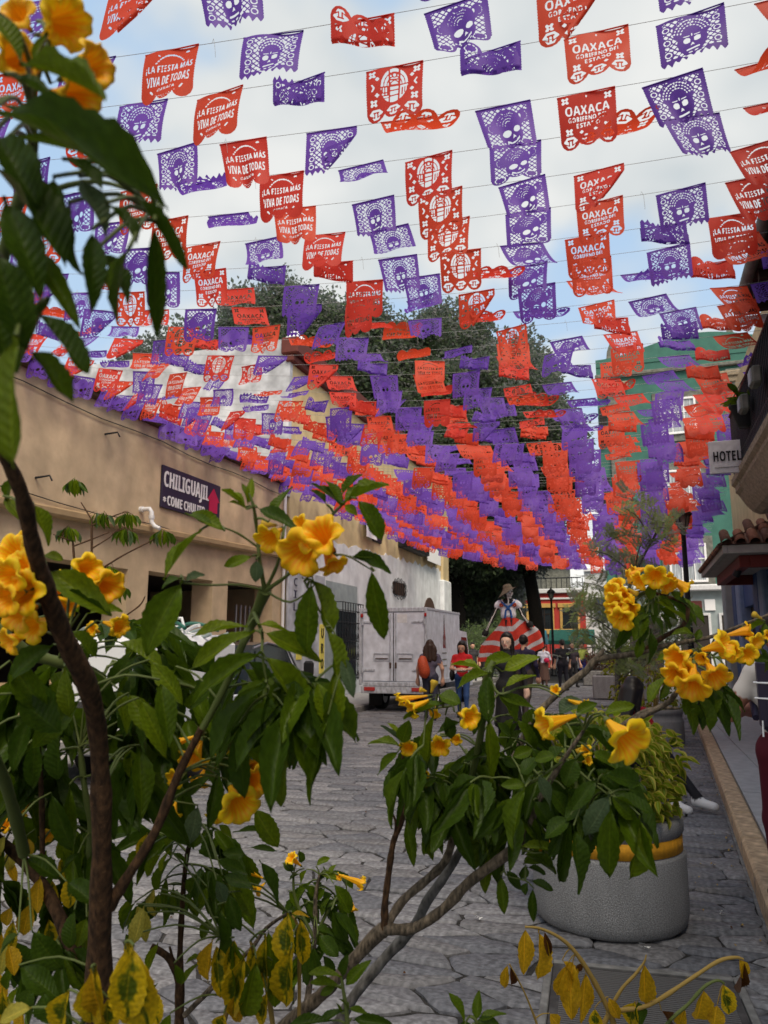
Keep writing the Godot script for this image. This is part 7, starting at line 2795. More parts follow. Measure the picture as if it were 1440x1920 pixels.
	L(-456,1409,-637,-463,1361,-640,167,2)
	L(-369,1475,-546,-356,1423,-546,163,0)
	L(-415,1426,-626,-406,1396,-641,125,0)
	L(-423,1445,-620,-431,1404,-612,162,2)
	L(-391,1484,-602,-406,1442,-603,136,0)
	L(-454,1507,-598,-420,1483,-621,148,1)
	L(-446,1500,-623,-470,1464,-611,144,2)
	L(-478,1412,-651,-466,1457,-651,140,2)
	L(-429,1608,-459,-422,1577,-474,141,1,0)
	L(-436,1561,-487,-391,1526,-511,221,1,0)
	L(-433,1541,-492,-392,1531,-513,95,2)
	L(-433,1556,-468,-449,1569,-453,147,2)
	L(-439,1572,-484,-423,1567,-489,82,1)
	L(-427,1607,-428,-404,1580,-433,104,1)
	L(-417,1622,-428,-432,1597,-433,87,0)
	L(-492,1528,-517,-471,1550,-516,101,0)
	L(-469,1530,-567,-484,1553,-556,129,1)
	L(-479,1516,-567,-458,1493,-586,129,0)
	L(-476,1531,-586,-448,1536,-599,111,1)
	L(-470,1507,-593,-490,1478,-599,125,0)
	L(-459,1488,-621,-440,1512,-621,99,1)
	L(-221,1700,-200,-155,1671,-224,153,2,1)
	L(-231,1687,-210,-202,1653,-231,174,2)
	L(-230,1703,-218,-186,1693,-232,98,0)
	L(-204,1687,-229,-193,1661,-234,114,4)
	L(-224,1660,-228,-205,1626,-237,82,0,0)
	L(-194,1661,-227,-192,1626,-227,89,2)
	L(-181,1654,-233,-189,1624,-232,63,0,1)
	L(-171,1664,-234,-178,1620,-251,73,2,1)
	L(-218,1631,-225,-204,1607,-241,89,2)
	L(-228,1619,-234,-210,1599,-245,82,0)
	L(-210,1612,-210,-215,1564,-215,177,1,0)
	L(-184,1681,-237,-163,1647,-246,42,2)
	L(-210,1717,-201,-173,1703,-207,64,1)
	L(-214,1744,-216,-218,1728,-215,42,1)
	L(-223,1648,-209,-215,1612,-223,138,2)
	L(-214,1687,-226,-217,1660,-235,131,2)
	L(-226,1673,-214,-212,1632,-222,142,2)
	L(-206,1663,-244,-194,1644,-255,84,2)
	L(-219,1639,-234,-234,1610,-238,98,2)
	L(-232,1634,-220,-229,1602,-229,95,2)
	L(-195,1677,-235,-182,1663,-243,65,2)
	L(-219,1737,-194,-211,1719,-202,92,1)
	L(-223,1720,-206,-200,1708,-214,79,2)
	L(-228,1710,-207,-206,1699,-218,95,2)
	L(-210,1694,-226,-192,1683,-231,98,2)
	L(-229,1698,-209,-211,1670,-218,142,2)
	L(-209,1677,-230,-211,1649,-238,114,2)
	L(-180,1678,-250,-175,1661,-256,37,2)
	B([V(-368,1640,-345),V(-328,1676,-309),V(-292,1709,-282),V(-265,1731,-265),V(-256,1754,-253),V(-248,1779,-252)],[41,35,30,26,20,12],"stem_green")
	B([V(-279,1717,-274),V(-245,1724,-279),V(-220,1716,-283),V(-208,1702,-290)],[16,12,9,5],"stem_green")
	B([V(-291,1704,-284),V(-272,1668,-280),V(-266,1641,-271)],[14,10,7],"stem_green")
	W(-251,1769,-263,-223,1767,-258,201)
	W(-264,1805,-263,-238,1788,-253,230)
	W(-249,1756,-255,-223,1743,-249,207)
	W(-275,1769,-245,-248,1760,-237,207)
	W(-262,1792,-255,-259,1791,-242,165)
	W(-240,1589,-567,-246,1570,-536,364)
	W(-230,1576,-573,-230,1587,-540,340)
	W(-239,1583,-569,-225,1562,-561,222)
	W(-273,1597,-566,-276,1584,-545,249)
	W(-254,1598,-582,-259,1600,-566,163)
	bud(o, V(-277,1599,-564), V(-290,1600,-560), 0.0087)
	W(-443,1567,-526,-418,1563,-513,237)
	W(-429,1557,-533,-401,1548,-519,269)
	W(-480,1545,-539,-451,1550,-523,269)
	W(-479,1529,-543,-453,1536,-531,219)
	W(-451,1523,-574,-425,1518,-568,200)
	W(-466,1514,-593,-467,1517,-580,134)
	W(-410,1554,-443,-411,1547,-420,281)
	W(-422,1549,-462,-418,1557,-436,284)
	W(-411,1540,-456,-406,1538,-430,300)
	W(-432,1561,-467,-432,1571,-442,274)
	W(-421,1531,-465,-423,1524,-441,291)
	W(-438,1523,-494,-437,1515,-473,253)
	W(-450,1512,-491,-458,1504,-474,214)
	W(-443,1572,-483,-438,1579,-462,230)
	W(-407,1539,-436,-408,1532,-416,241)
	W(-396,1420,-655,-422,1411,-648,147)
	W(-400,1415,-665,-398,1397,-645,289)
	W(-404,1413,-685,-383,1407,-675,211)
	W(-427,1381,-684,-431,1376,-667,191)
	W(-362,1378,-652,-338,1362,-631,357)
	W(-352,1385,-665,-331,1382,-646,281)
	W(-378,1365,-671,-371,1349,-654,257)
	W(-360,1390,-683,-345,1390,-669,186)
	W(-415,1383,-698,-414,1370,-685,194)
	W(-467,1344,-731,-465,1331,-721,174)
	W(-640,1337,-718,-643,1327,-707,161)
	W(-644,1303,-744,-631,1295,-736,165)
	W(-712,1288,-768,-707,1300,-752,172)
	var rest := [[], S()]
	pin(o, V(-563,1477,-592), V(-564,1464,-619), 4, 0.080, "leaf2", 0.90, rest)
	pin(o, V(-611,1440,-724), V(-684,1402,-787), 4, 0.080, "leaf2", 0.90, rest)
	pin(o, V(-506,1450,-687), V(-528,1414,-768), 4, 0.080, "leaf2", 0.90, rest)
	pin(o, V(-615,1379,-701), V(-601,1341,-744), 4, 0.080, "leaf2", 0.90, rest)
	pin(o, V(-498,1400,-642), V(-458,1384,-653), 4, 0.080, "leaf1", 0.90, rest)
	pin(o, V(-317,1493,-610), V(-368,1467,-669), 3, 0.072, "leaf2", 1.00, rest)
	pin(o, V(-299,1484,-615), V(-252,1472,-579), 3, 0.072, "leaf2", 1.00, rest)
	pin(o, V(-269,1476,-595), V(-265,1453,-563), 3, 0.072, "leaf2", 1.00, rest)
	pin(o, V(-296,1467,-590), V(-309,1445,-615), 3, 0.072, "leaf2", 1.00, rest)
	pin(o, V(-306,1459,-654), V(-338,1433,-680), 3, 0.072, "leaf0", 1.00, rest)
	pin(o, V(-677,1303,-720), V(-680,1286,-689), 4, 0.070, "leaf2", 0.90, rest)
	pin(o, V(-695,1250,-740), V(-723,1216,-772), 4, 0.070, "leaf0", 0.90, rest)
	pin(o, V(-713,1168,-790), V(-788,1103,-848), 4, 0.070, "leaf0", 0.90, rest)
	pin(o, V(-597,1316,-717), V(-561,1297,-731), 4, 0.070, "leaf2", 0.90, rest)
	pin(o, V(-656,1244,-789), V(-656,1203,-803), 4, 0.070, "leaf2", 0.90, rest)
	pin(o, V(-594,1200,-718), V(-575,1191,-704), 4, 0.070, "leaf2", 0.90, rest)
	pin(o, V(-537,1455,-666), V(-591,1424,-641), 4, 0.085, "leaf0", 0.70, rest)
	pin(o, V(-541,1437,-689), V(-532,1389,-783), 4, 0.080, "leaf1", 0.80, rest)
	pin(o, V(-562,1396,-711), V(-623,1374,-695), 4, 0.085, "leaf0", 0.90, rest)
	pin(o, V(-594,1344,-689), V(-703,1306,-741), 4, 0.085, "leaf2", 0.90, rest)
	pin(o, V(-571,1492,-626), V(-576,1463,-704), 4, 0.085, "leaf0", 0.70, rest)
	pin(o, V(-541,1480,-702), V(-503,1491,-742), 4, 0.080, "leaf0", 0.50, rest)
	pin(o, V(-555,1486,-729), V(-502,1457,-734), 4, 0.080, "leaf1", 0.70, rest)
	pin(o, V(-644,1256,-732), V(-651,1209,-821), 3, 0.070, "leaf0", 0.80, rest)
	pin(o, V(-449,1465,-693), V(-417,1438,-724), 3, 0.070, "leaf0", 0.90, rest)
	pin(o, V(-467,1437,-713), V(-434,1404,-735), 3, 0.070, "leaf2", 0.90, rest)
	pin(o, V(-514,1405,-747), V(-484,1361,-756), 3, 0.070, "leaf2", 1.00, rest)
	pin(o, V(-675,1380,-720), V(-689,1343,-806), 4, 0.080, "leaf2", 0.90, rest)
	pin(o, V(-525,1520,-722), V(-495,1509,-749), 3, 0.070, "leaf1", 0.50, rest)
	pin(o, V(-547,1516,-672), V(-492,1524,-676), 3, 0.070, "leaf1", 0.40, rest)
	pin(o, V(-573,1457,-611), V(-610,1405,-621), 3, 0.090, "leaf0", 0.90, rest)
	pin(o, V(-554,1454,-789), V(-487,1456,-774), 4, 0.080, "leaf2", 0.60, rest)
	pin(o, V(-536,1284,-891), V(-510,1246,-939), 4, 0.070, "leaf0", 0.70, rest)
	pin(o, V(-556,1245,-902), V(-599,1270,-891), 4, 0.065, "leaf1", 0.60, rest)
	pin(o, V(-558,1232,-904), V(-508,1215,-910), 4, 0.065, "leaf0", 0.70, rest)
	pin(o, V(-564,1192,-909), V(-631,1169,-947), 4, 0.060, "leaf1", 0.80, rest)
	pin(o, V(-563,1205,-907), V(-560,1160,-978), 3, 0.060, "leaf2", 0.80, rest)
	finish_rest(o, rest)


func bush_b() -> void:
	var o := bush("trumpet_bush", "low yellow trumpet bush with small flowers over the bare stone street", Vector3(-0.55, 0.4, -1.0))
	B([V(-541,865,-1223),V(-519,980,-1209),V(-507,1053,-1199),V(-502,1119,-1189),V(-494,1152,-1185)],[58,46,37,33,21],"bark_grey")
	B([V(-507,1053,-1199),V(-481,1103,-1199),V(-456,1127,-1203)],[29,25,17],"stem_green")
	B([V(-507,1053,-1199),V(-532,1111,-1181),V(-533,1152,-1172)],[29,25,17],"stem_green")
	L(-455,1154,-1144,-427,1106,-1160,182,0)
	L(-458,1116,-1150,-418,1066,-1162,170,2)
	L(-460,1114,-1150,-445,1062,-1176,194,2)
	L(-436,1100,-1161,-425,1049,-1179,97,0)
	L(-510,1135,-1183,-502,1116,-1189,101,0)
	L(-501,1115,-1190,-483,1078,-1209,114,2)
	L(-522,1135,-1179,-509,1124,-1190,114,2)
	L(-542,1127,-1174,-526,1098,-1183,164,0)
	L(-499,1165,-1181,-479,1179,-1191,101,1)
	L(-522,1189,-1169,-518,1168,-1175,114,2)
	L(-548,1170,-1164,-531,1158,-1173,126,2)
	L(-498,1079,-1176,-469,1064,-1192,149,2)
	L(-481,1078,-1150,-450,1049,-1155,218,2)
	L(-502,1050,-1180,-497,997,-1197,174,2)
	L(-513,1053,-1197,-519,984,-1198,139,2)
	L(-494,1152,-1185,-462,1144,-1197,114,1)
	L(-487,1131,-1191,-504,1111,-1190,126,0)
	L(-496,1103,-1194,-464,1111,-1202,114,2)
	L(-528,1103,-1183,-544,1063,-1180,152,1)
	L(-516,1111,-1186,-499,1077,-1200,164,2)
	L(-546,1079,-1203,-568,1049,-1192,141,2)
	L(-480,1119,-1196,-495,1088,-1191,114,0)
	L(-464,1111,-1203,-446,1071,-1214,139,2)
	L(-522,1070,-1191,-546,1017,-1203,164,2)
	L(-497,1029,-1207,-485,994,-1224,139,2)
	L(-525,1152,-1175,-540,1145,-1168,101,2)
	L(-513,1160,-1178,-525,1136,-1176,101,1)
	L(-482,1152,-1189,-469,1167,-1194,89,1)
	L(-490,1053,-1205,-510,1012,-1207,139,2)
	L(-556,1046,-1206,-577,986,-1215,141,0)
	W(-520,1164,-1175,-531,1182,-1154,207)
	W(-464,1160,-1172,-422,1143,-1189,196)
	W(-457,1152,-1197,-463,1151,-1185,122)
	W(-480,1204,-967,-501,1215,-958,153)
	W(-479,1200,-968,-487,1191,-956,153)
	W(-448,1111,-1208,-443,1099,-1202,138)
	var rest := [[], S()]
	pin(o, V(-502,1138,-1207), V(-569,1080,-1274), 4, 0.055, "leaf0", 0.70, rest)
	pin(o, V(-499,1129,-1209), V(-478,1067,-1264), 4, 0.055, "leaf2", 0.80, rest)
	pin(o, V(-512,1104,-1210), V(-583,1041,-1264), 4, 0.055, "leaf2", 0.80, rest)
	pin(o, V(-514,1071,-1215), V(-499,1015,-1294), 4, 0.055, "leaf2", 0.90, rest)
	pin(o, V(-515,1046,-1219), V(-548,991,-1232), 4, 0.055, "leaf2", 0.90, rest)
	pin(o, V(-502,1146,-1205), V(-493,1135,-1252), 3, 0.045, "leaf1", 0.40, rest)
	finish_rest(o, rest)


func bush_c() -> void:
	var o := bush("trumpet_bush", "spreading yellow trumpet bush with long bare grey branches and hanging flower clusters", Vector3(-0.40, 0.45, -0.85))
	B([V(-469,1013,-920),V(-409,1073,-907),V(-374,1103,-902),V(-345,1133,-896),V(-305,1176,-890),V(-288,1191,-882)],[83,75,74,70,78,83],"bark_grey")
	B([V(-288,1191,-882),V(-287,1215,-878),V(-281,1250,-873),V(-274,1286,-869),V(-265,1306,-868),V(-252,1340,-855),V(-255,1369,-849),V(-256,1393,-844)],[48,39,36,33,30,27,21,15],"bark_brown")
	B([V(-276,1280,-870),V(-270,1306,-867),V(-277,1326,-861)],[21,15,9],"bark_brown")
	B([V(-288,1191,-882),V(-271,1218,-894),V(-246,1239,-908),V(-225,1260,-911),V(-215,1287,-910),V(-201,1329,-906),V(-188,1360,-894)],[51,48,49,46,46,43,30],"bark_grey")
	B([V(-288,1191,-882),V(-255,1195,-882),V(-220,1219,-878),V(-189,1251,-872),V(-153,1279,-867),V(-131,1298,-860),V(-118,1320,-850),V(-107,1346,-838),V(-77,1392,-818),V(-57,1420,-808)],[66,56,55,55,57,51,36,33,24,16],"bark_grey")
	B([V(-418,971,-1030),V(-384,1044,-1017),V(-332,1109,-1011),V(-291,1152,-1006),V(-273,1185,-1006),V(-246,1221,-997),V(-221,1260,-987),V(-199,1302,-987),V(-181,1348,-984)],[76,69,68,64,61,57,49,43,36],"bark_pale")
	B([V(-190,1281,-972),V(-163,1349,-979),V(-130,1412,-989),V(-107,1438,-992),V(-84,1458,-996),V(-64,1473,-999),V(-52,1486,-1001),V(-22,1491,-1010),V(0,1494,-1006),V(20,1501,-1011),V(62,1509,-1012),V(84,1514,-1019),V(117,1527,-1016),V(181,1552,-1011)],[48,46,40,40,43,46,40,36,33,29,26,23,19,16],"bark_grey")
	B([V(-56,1482,-1000),V(-45,1495,-1001),V(-43,1499,-1001)],[30,26,20],"bark_grey")
	B([V(0,1494,-1006),V(29,1514,-1012),V(50,1526,-1016),V(58,1543,-1016),V(53,1555,-1012),V(19,1567,-998)],[26,29,29,26,23,16],"bark_brown")
	B([V(-11,1417,-974),V(25,1437,-961),V(36,1450,-951),V(49,1465,-942),V(59,1488,-941),V(68,1494,-942)],[34,31,30,27,18,15],"bark_grey")
	B([V(-29,1406,-991),V(5,1429,-977),V(40,1432,-966)],[29,22,12],"bark_grey")
	B([V(-188,1360,-894),V(-173,1404,-869),V(-163,1451,-853),V(-157,1473,-840),V(-151,1486,-840)],[36,38,52,46,29],"stem_green")
	B([V(-157,1473,-840),V(-146,1452,-837),V(-126,1458,-843)],[17,17,11],"stem_green")
	B([V(-190,1441,-846),V(-200,1438,-833),V(-222,1435,-826)],[15,12,9],"stem_green")
	B([V(-77,1392,-818),V(-62,1378,-815),V(-37,1359,-815)],[16,13,10],"stem_green")
	B([V(-120,1360,-831),V(-105,1370,-823),V(-77,1390,-818)],[14,14,13],"stem_green")
	B([V(-133,1294,-860),V(-117,1290,-856),V(-95,1295,-851)],[14,11,8],"stem_green")
	B([V(-150,1279,-868),V(-149,1262,-872),V(-128,1259,-868),V(-120,1251,-872)],[11,9,8,6],"stem_green")
	B([V(-188,1360,-894),V(-208,1333,-882),V(-237,1315,-876)],[15,12,9],"stem_green")
	B([V(-179,1287,-900),V(-173,1297,-900),V(-178,1309,-896)],[12,9,9],"stem_green")
	B([V(62,1510,-1012),V(77,1494,-988),V(82,1490,-991)],[13,9,9],"stem_green")
	B([V(117,1527,-1016),V(130,1500,-1005),V(143,1509,-1007)],[16,12,9],"stem_green")
	L(-163,1476,-838,-195,1488,-828,157,3)
	L(-163,1478,-838,-132,1496,-851,140,1)
	L(-143,1475,-845,-103,1493,-852,175,3,0)
	L(-152,1474,-831,-191,1460,-826,130,1)
	L(-141,1458,-838,-107,1474,-841,130,3,0)
	L(-155,1474,-830,-156,1421,-824,173,2,0)
	L(-156,1432,-827,-157,1352,-851,145,1,0)
	L(-147,1452,-837,-126,1423,-850,182,0)
	L(-148,1451,-837,-105,1434,-856,121,0)
	L(-162,1430,-847,-178,1407,-845,131,2)
	L(-150,1423,-841,-132,1401,-847,138,2)
	L(-208,1451,-817,-184,1442,-821,190,0)
	L(-202,1443,-821,-244,1423,-814,164,0)
	L(-213,1431,-819,-228,1374,-835,130,1,0)
	L(-191,1421,-850,-218,1406,-850,115,2)
	L(-206,1428,-844,-199,1400,-851,133,2)
	L(-257,1393,-844,-291,1401,-829,116,1)
	L(-262,1400,-852,-272,1419,-845,82,3)
	L(-254,1397,-834,-242,1424,-825,159,0)
	L(-257,1389,-834,-280,1362,-835,133,0)
	L(-256,1394,-855,-280,1414,-838,73,4)
	L(-239,1375,-853,-271,1369,-835,108,2)
	L(-253,1355,-842,-273,1344,-830,115,1)
	L(-252,1347,-854,-234,1338,-866,116,2)
	L(-260,1340,-864,-267,1303,-863,100,2)
	L(-233,1345,-850,-253,1308,-847,124,2)
	L(-253,1316,-849,-243,1267,-847,124,0,0)
	L(-237,1314,-865,-229,1267,-873,99,1,0)
	L(-221,1359,-862,-239,1350,-857,143,2)
	L(-215,1356,-865,-207,1322,-865,161,2)
	L(-227,1337,-875,-220,1308,-875,136,2)
	L(-211,1366,-875,-203,1342,-883,127,2)
	L(-208,1328,-883,-227,1303,-886,145,0)
	L(-194,1328,-888,-209,1295,-879,163,2)
	L(-193,1310,-881,-191,1258,-900,134,0)
	L(-175,1292,-879,-200,1287,-878,106,1)
	L(-178,1291,-878,-191,1266,-881,115,0)
	L(-171,1289,-881,-175,1234,-886,133,1,0)
	L(-170,1390,-884,-193,1376,-873,118,2)
	L(-151,1381,-871,-134,1373,-874,106,2)
	L(-182,1352,-876,-161,1334,-890,152,2)
	L(-250,1380,-859,-231,1392,-858,109,1)
	L(-245,1365,-864,-255,1380,-854,91,2)
	L(-196,1372,-889,-214,1354,-886,128,2)
	L(-201,1343,-893,-182,1318,-905,138,2)
	L(-164,1344,-894,-178,1308,-900,163,2)
	L(-160,1335,-887,-145,1301,-892,161,2)
	L(-176,1398,-869,-155,1381,-880,134,2)
	L(-154,1262,-870,-151,1222,-868,121,0,0)
	L(-149,1267,-871,-133,1246,-878,104,2)
	L(-126,1273,-867,-108,1264,-875,85,2)
	L(-124,1259,-870,-100,1250,-871,85,2)
	L(-121,1252,-872,-121,1215,-869,94,2,1)
	L(-127,1275,-866,-132,1259,-868,102,2)
	L(-126,1257,-870,-130,1243,-870,85,2)
	L(-46,1376,-799,-72,1346,-791,148,2)
	L(-35,1363,-794,-60,1324,-796,192,4,2)
	L(-41,1379,-811,-1,1370,-834,174,2)
	L(-35,1360,-806,-10,1338,-810,156,0)
	L(-9,1344,-806,-15,1279,-807,162,1,1)
	L(-35,1359,-806,2,1342,-821,156,2)
	L(-34,1355,-785,-40,1283,-801,197,0,0)
	L(-70,1332,-799,-65,1267,-803,187,2,0)
	L(-73,1340,-807,-90,1258,-833,119,2,1)
	L(-73,1337,-808,-98,1316,-803,174,2)
	L(-103,1377,-801,-91,1343,-805,152,4,2)
	L(-117,1363,-810,-135,1302,-797,203,0,1)
	L(-117,1363,-821,-141,1364,-808,107,0)
	L(-128,1290,-852,-92,1269,-874,118,0)
	L(-130,1299,-839,-93,1298,-846,83,1)
	L(-92,1294,-852,-89,1269,-863,117,2)
	L(-66,1340,-810,-52,1312,-824,134,2)
	L(-85,1394,-815,-108,1389,-812,122,0)
	L(-104,1391,-820,-122,1375,-815,164,2)
	L(-76,1403,-816,-98,1382,-810,162,2)
	L(-66,1394,-810,-77,1364,-805,176,2)
	L(-58,1362,-819,-78,1334,-806,160,2)
	L(-49,1383,-818,-28,1363,-825,144,2)
	L(-94,1361,-818,-75,1329,-830,179,2)
	L(-111,1348,-825,-91,1324,-827,164,2)
	L(-79,1361,-823,-60,1339,-838,162,2)
	L(-51,1399,-814,-31,1389,-822,112,0)
	L(-64,1435,-803,-43,1448,-806,120,0)
	L(-38,1437,-790,-8,1445,-796,117,1)
	L(-85,1432,-840,-61,1451,-843,186,4)
	L(-60,1340,-833,-67,1306,-844,146,2)
	L(-132,1355,-839,-122,1329,-840,152,2)
	L(-150,1329,-859,-135,1299,-869,156,2)
	L(-113,1322,-851,-125,1295,-852,126,2)
	L(-28,1354,-820,-24,1324,-823,158,2)
	L(-17,1364,-821,-6,1338,-834,142,2)
	L(-111,1312,-854,-102,1288,-866,135,2)
	L(-85,1316,-840,-99,1290,-838,140,2)
	L(-136,1385,-853,-114,1396,-861,130,0)
	L(-70,1408,-838,-83,1422,-834,108,1)
	L(13,1555,-977,21,1580,-968,116,0)
	L(20,1555,-980,58,1534,-1005,213,1,0)
	L(37,1568,-994,60,1548,-1003,137,2)
	L(11,1543,-979,-7,1508,-972,165,0,0)
	L(16,1541,-981,-5,1528,-978,126,2)
	L(17,1539,-982,29,1514,-987,126,2,0)
	L(13,1522,-973,10,1479,-986,125,2,0)
	L(1,1514,-981,-3,1486,-981,107,0)
	L(-1,1557,-983,-8,1540,-988,88,2)
	L(22,1560,-990,40,1551,-999,118,0)
	L(24,1548,-993,48,1532,-1007,137,0)
	L(8,1535,-979,0,1503,-979,116,2)
	L(24,1541,-994,39,1522,-1005,127,0)
	L(6,1551,-986,-4,1532,-984,118,0)
	L(63,1516,-1001,36,1518,-988,107,1)
	L(64,1509,-1002,70,1523,-1002,87,0)
	L(33,1492,-953,17,1487,-952,74,1)
	L(28,1469,-934,3,1440,-927,145,1,0)
	L(26,1462,-935,19,1443,-930,100,0)
	L(48,1448,-944,55,1401,-967,181,0,0)
	L(56,1451,-936,75,1408,-941,152,0,1)
	L(72,1456,-951,91,1403,-955,163,2,0)
	L(83,1461,-964,97,1419,-964,156,0,1)
	L(72,1454,-962,72,1435,-960,101,2)
	L(76,1489,-967,115,1484,-973,93,0)
	L(116,1487,-981,141,1487,-984,93,2)
	L(105,1515,-983,129,1511,-991,75,2)
	L(93,1477,-975,99,1464,-983,83,2)
	L(130,1500,-983,138,1485,-990,83,0)
	L(141,1531,-1002,135,1509,-1002,76,0)
	L(55,1461,-955,44,1426,-955,156,0)
	L(63,1444,-961,63,1408,-963,138,2)
	L(134,1494,-986,138,1472,-996,93,0)
	L(120,1518,-998,142,1534,-1007,66,1)
	W(-216,1450,-825,-252,1445,-814,138)
	W(-217,1446,-826,-237,1435,-809,212)
	W(-214,1440,-839,-215,1429,-830,129)
	W(-189,1432,-827,-170,1428,-811,251)
	W(-218,1403,-866,-214,1393,-846,241)
	W(-247,1397,-857,-248,1391,-840,198)
	W(-199,1403,-883,-201,1399,-870,133)
	W(-234,1368,-867,-234,1362,-858,110)
	W(-58,1437,-784,-93,1428,-759,293)
	W(-34,1436,-759,-12,1416,-734,435)
	W(-77,1448,-839,-56,1440,-847,153)
	W(-56,1393,-856,-59,1397,-843,122)
	W(-64,1383,-856,-56,1386,-849,102)
	W(-113,1293,-878,-108,1290,-870,115)
	W(-86,1451,-879,-90,1456,-866,118)
	W(-7,1570,-989,-30,1565,-963,252)
	W(-5,1559,-981,-27,1551,-952,285)
	W(-8,1553,-971,-20,1531,-947,293)
	W(-10,1563,-1000,-25,1574,-973,242)
	W(-6,1566,-990,-18,1560,-965,240)
	W(-3,1563,-981,-11,1545,-960,249)
	W(-9,1557,-980,-30,1541,-959,249)
	W(15,1599,-1002,-10,1586,-996,182)
	W(19,1590,-994,2,1578,-972,228)
	W(25,1596,-984,21,1581,-957,297)
	W(31,1591,-998,59,1570,-1004,252)
	W(27,1587,-997,38,1572,-984,228)
	W(19,1599,-1014,-4,1594,-1006,159)
	W(30,1595,-1007,36,1580,-993,218)
	W(56,1498,-927,34,1488,-898,282)
	W(45,1486,-926,33,1469,-899,293)
	W(55,1486,-918,50,1455,-894,354)
	W(68,1486,-933,77,1467,-912,325)
	W(54,1490,-939,44,1473,-914,274)
	W(62,1497,-940,92,1505,-926,318)
	W(89,1513,-967,121,1520,-976,202)
	W(109,1500,-965,113,1492,-946,233)
	W(72,1494,-944,62,1488,-927,165)
	W(103,1502,-963,94,1496,-938,244)
	W(138,1515,-983,140,1514,-971,135)
	W(114,1512,-975,126,1506,-963,202)
	bud(o, V(-217,1452,-825), V(-212,1466,-824), 0.0092)
	bud(o, V(-10,1571,-978), V(1,1563,-983), 0.0090)
	bud(o, V(138,1533,-1001), V(127,1540,-996), 0.0081)
	bud(o, V(-221,1454,-823), V(-229,1456,-820), 0.0069)
	bud(o, V(-61,1399,-854), V(-69,1393,-852), 0.0067)
	var rest := [[], S()]
	pin(o, V(-222,1399,-810), V(-237,1379,-799), 4, 0.060, "leaf2", 0.90, rest)
	pin(o, V(-238,1356,-909), V(-233,1353,-876), 4, 0.060, "leaf2", 0.90, rest)
	pin(o, V(-241,1335,-903), V(-208,1321,-875), 4, 0.060, "leaf2", 0.90, rest)
	pin(o, V(-203,1381,-932), V(-196,1369,-917), 4, 0.060, "leaf0", 0.90, rest)
	pin(o, V(-209,1356,-941), V(-209,1347,-901), 4, 0.060, "leaf0", 0.90, rest)
	pin(o, V(-204,1343,-869), V(-219,1326,-873), 4, 0.060, "leaf2", 0.90, rest)
	pin(o, V(-172,1391,-913), V(-178,1371,-941), 4, 0.060, "leaf2", 0.90, rest)
	pin(o, V(-156,1366,-834), V(-173,1364,-810), 4, 0.060, "leaf2", 0.90, rest)
	pin(o, V(-176,1317,-931), V(-200,1327,-877), 4, 0.060, "leaf2", 0.90, rest)
	pin(o, V(-137,1399,-901), V(-115,1358,-960), 4, 0.060, "leaf0", 0.90, rest)
	pin(o, V(-128,1367,-898), V(-106,1362,-860), 4, 0.060, "leaf2", 0.90, rest)
	pin(o, V(-133,1346,-873), V(-133,1336,-849), 4, 0.060, "leaf2", 0.90, rest)
	pin(o, V(-94,1394,-869), V(-69,1371,-868), 4, 0.060, "leaf2", 0.90, rest)
	pin(o, V(-96,1367,-889), V(-94,1358,-889), 4, 0.060, "leaf0", 0.90, rest)
	pin(o, V(-111,1318,-946), V(-122,1327,-901), 4, 0.060, "leaf2", 0.90, rest)
	pin(o, V(-70,1393,-900), V(-64,1374,-911), 4, 0.060, "leaf2", 0.90, rest)
	pin(o, V(-74,1364,-970), V(-50,1333,-974), 4, 0.060, "leaf0", 0.90, rest)
	pin(o, V(-63,1344,-897), V(-70,1304,-953), 4, 0.060, "leaf2", 0.90, rest)
	pin(o, V(-113,1354,-888), V(-147,1309,-909), 4, 0.075, "leaf2", 0.90, rest)
	pin(o, V(-88,1374,-871), V(-122,1309,-943), 4, 0.075, "leaf2", 0.90, rest)
	pin(o, V(-185,1374,-925), V(-230,1350,-952), 4, 0.060, "leaf2", 0.80, rest)
	pin(o, V(-198,1349,-925), V(-179,1315,-990), 4, 0.065, "leaf2", 0.90, rest)
	pin(o, V(-244,1374,-905), V(-276,1358,-924), 3, 0.055, "leaf0", 0.70, rest)
	pin(o, V(-208,1352,-942), V(-254,1320,-941), 4, 0.060, "leaf2", 0.90, rest)
	pin(o, V(-69,1399,-851), V(-41,1363,-927), 4, 0.070, "leaf2", 0.80, rest)
	pin(o, V(-80,1419,-865), V(-50,1404,-915), 3, 0.060, "leaf0", 0.50, rest)
	pin(o, V(-153,1423,-926), V(-141,1384,-1016), 4, 0.060, "leaf0", 0.80, rest)
	pin(o, V(-123,1417,-937), V(-98,1413,-994), 3, 0.060, "leaf1", 0.40, rest)
	pin(o, V(-149,1386,-934), V(-182,1349,-974), 4, 0.065, "leaf2", 0.90, rest)
	pin(o, V(-219,1399,-909), V(-245,1388,-886), 3, 0.055, "leaf1", 0.60, rest)
	pin(o, V(22,1562,-1022), V(50,1552,-1092), 3, 0.050, "leaf0", 0.60, rest)
	pin(o, V(19,1556,-1022), V(-1,1543,-1017), 3, 0.050, "leaf2", 0.80, rest)
	pin(o, V(64,1479,-987), V(83,1456,-962), 3, 0.055, "leaf2", 0.90, rest)
	pin(o, V(-55,1361,-863), V(-28,1352,-829), 3, 0.070, "leaf2", 0.90, rest)
	finish_rest(o, rest)


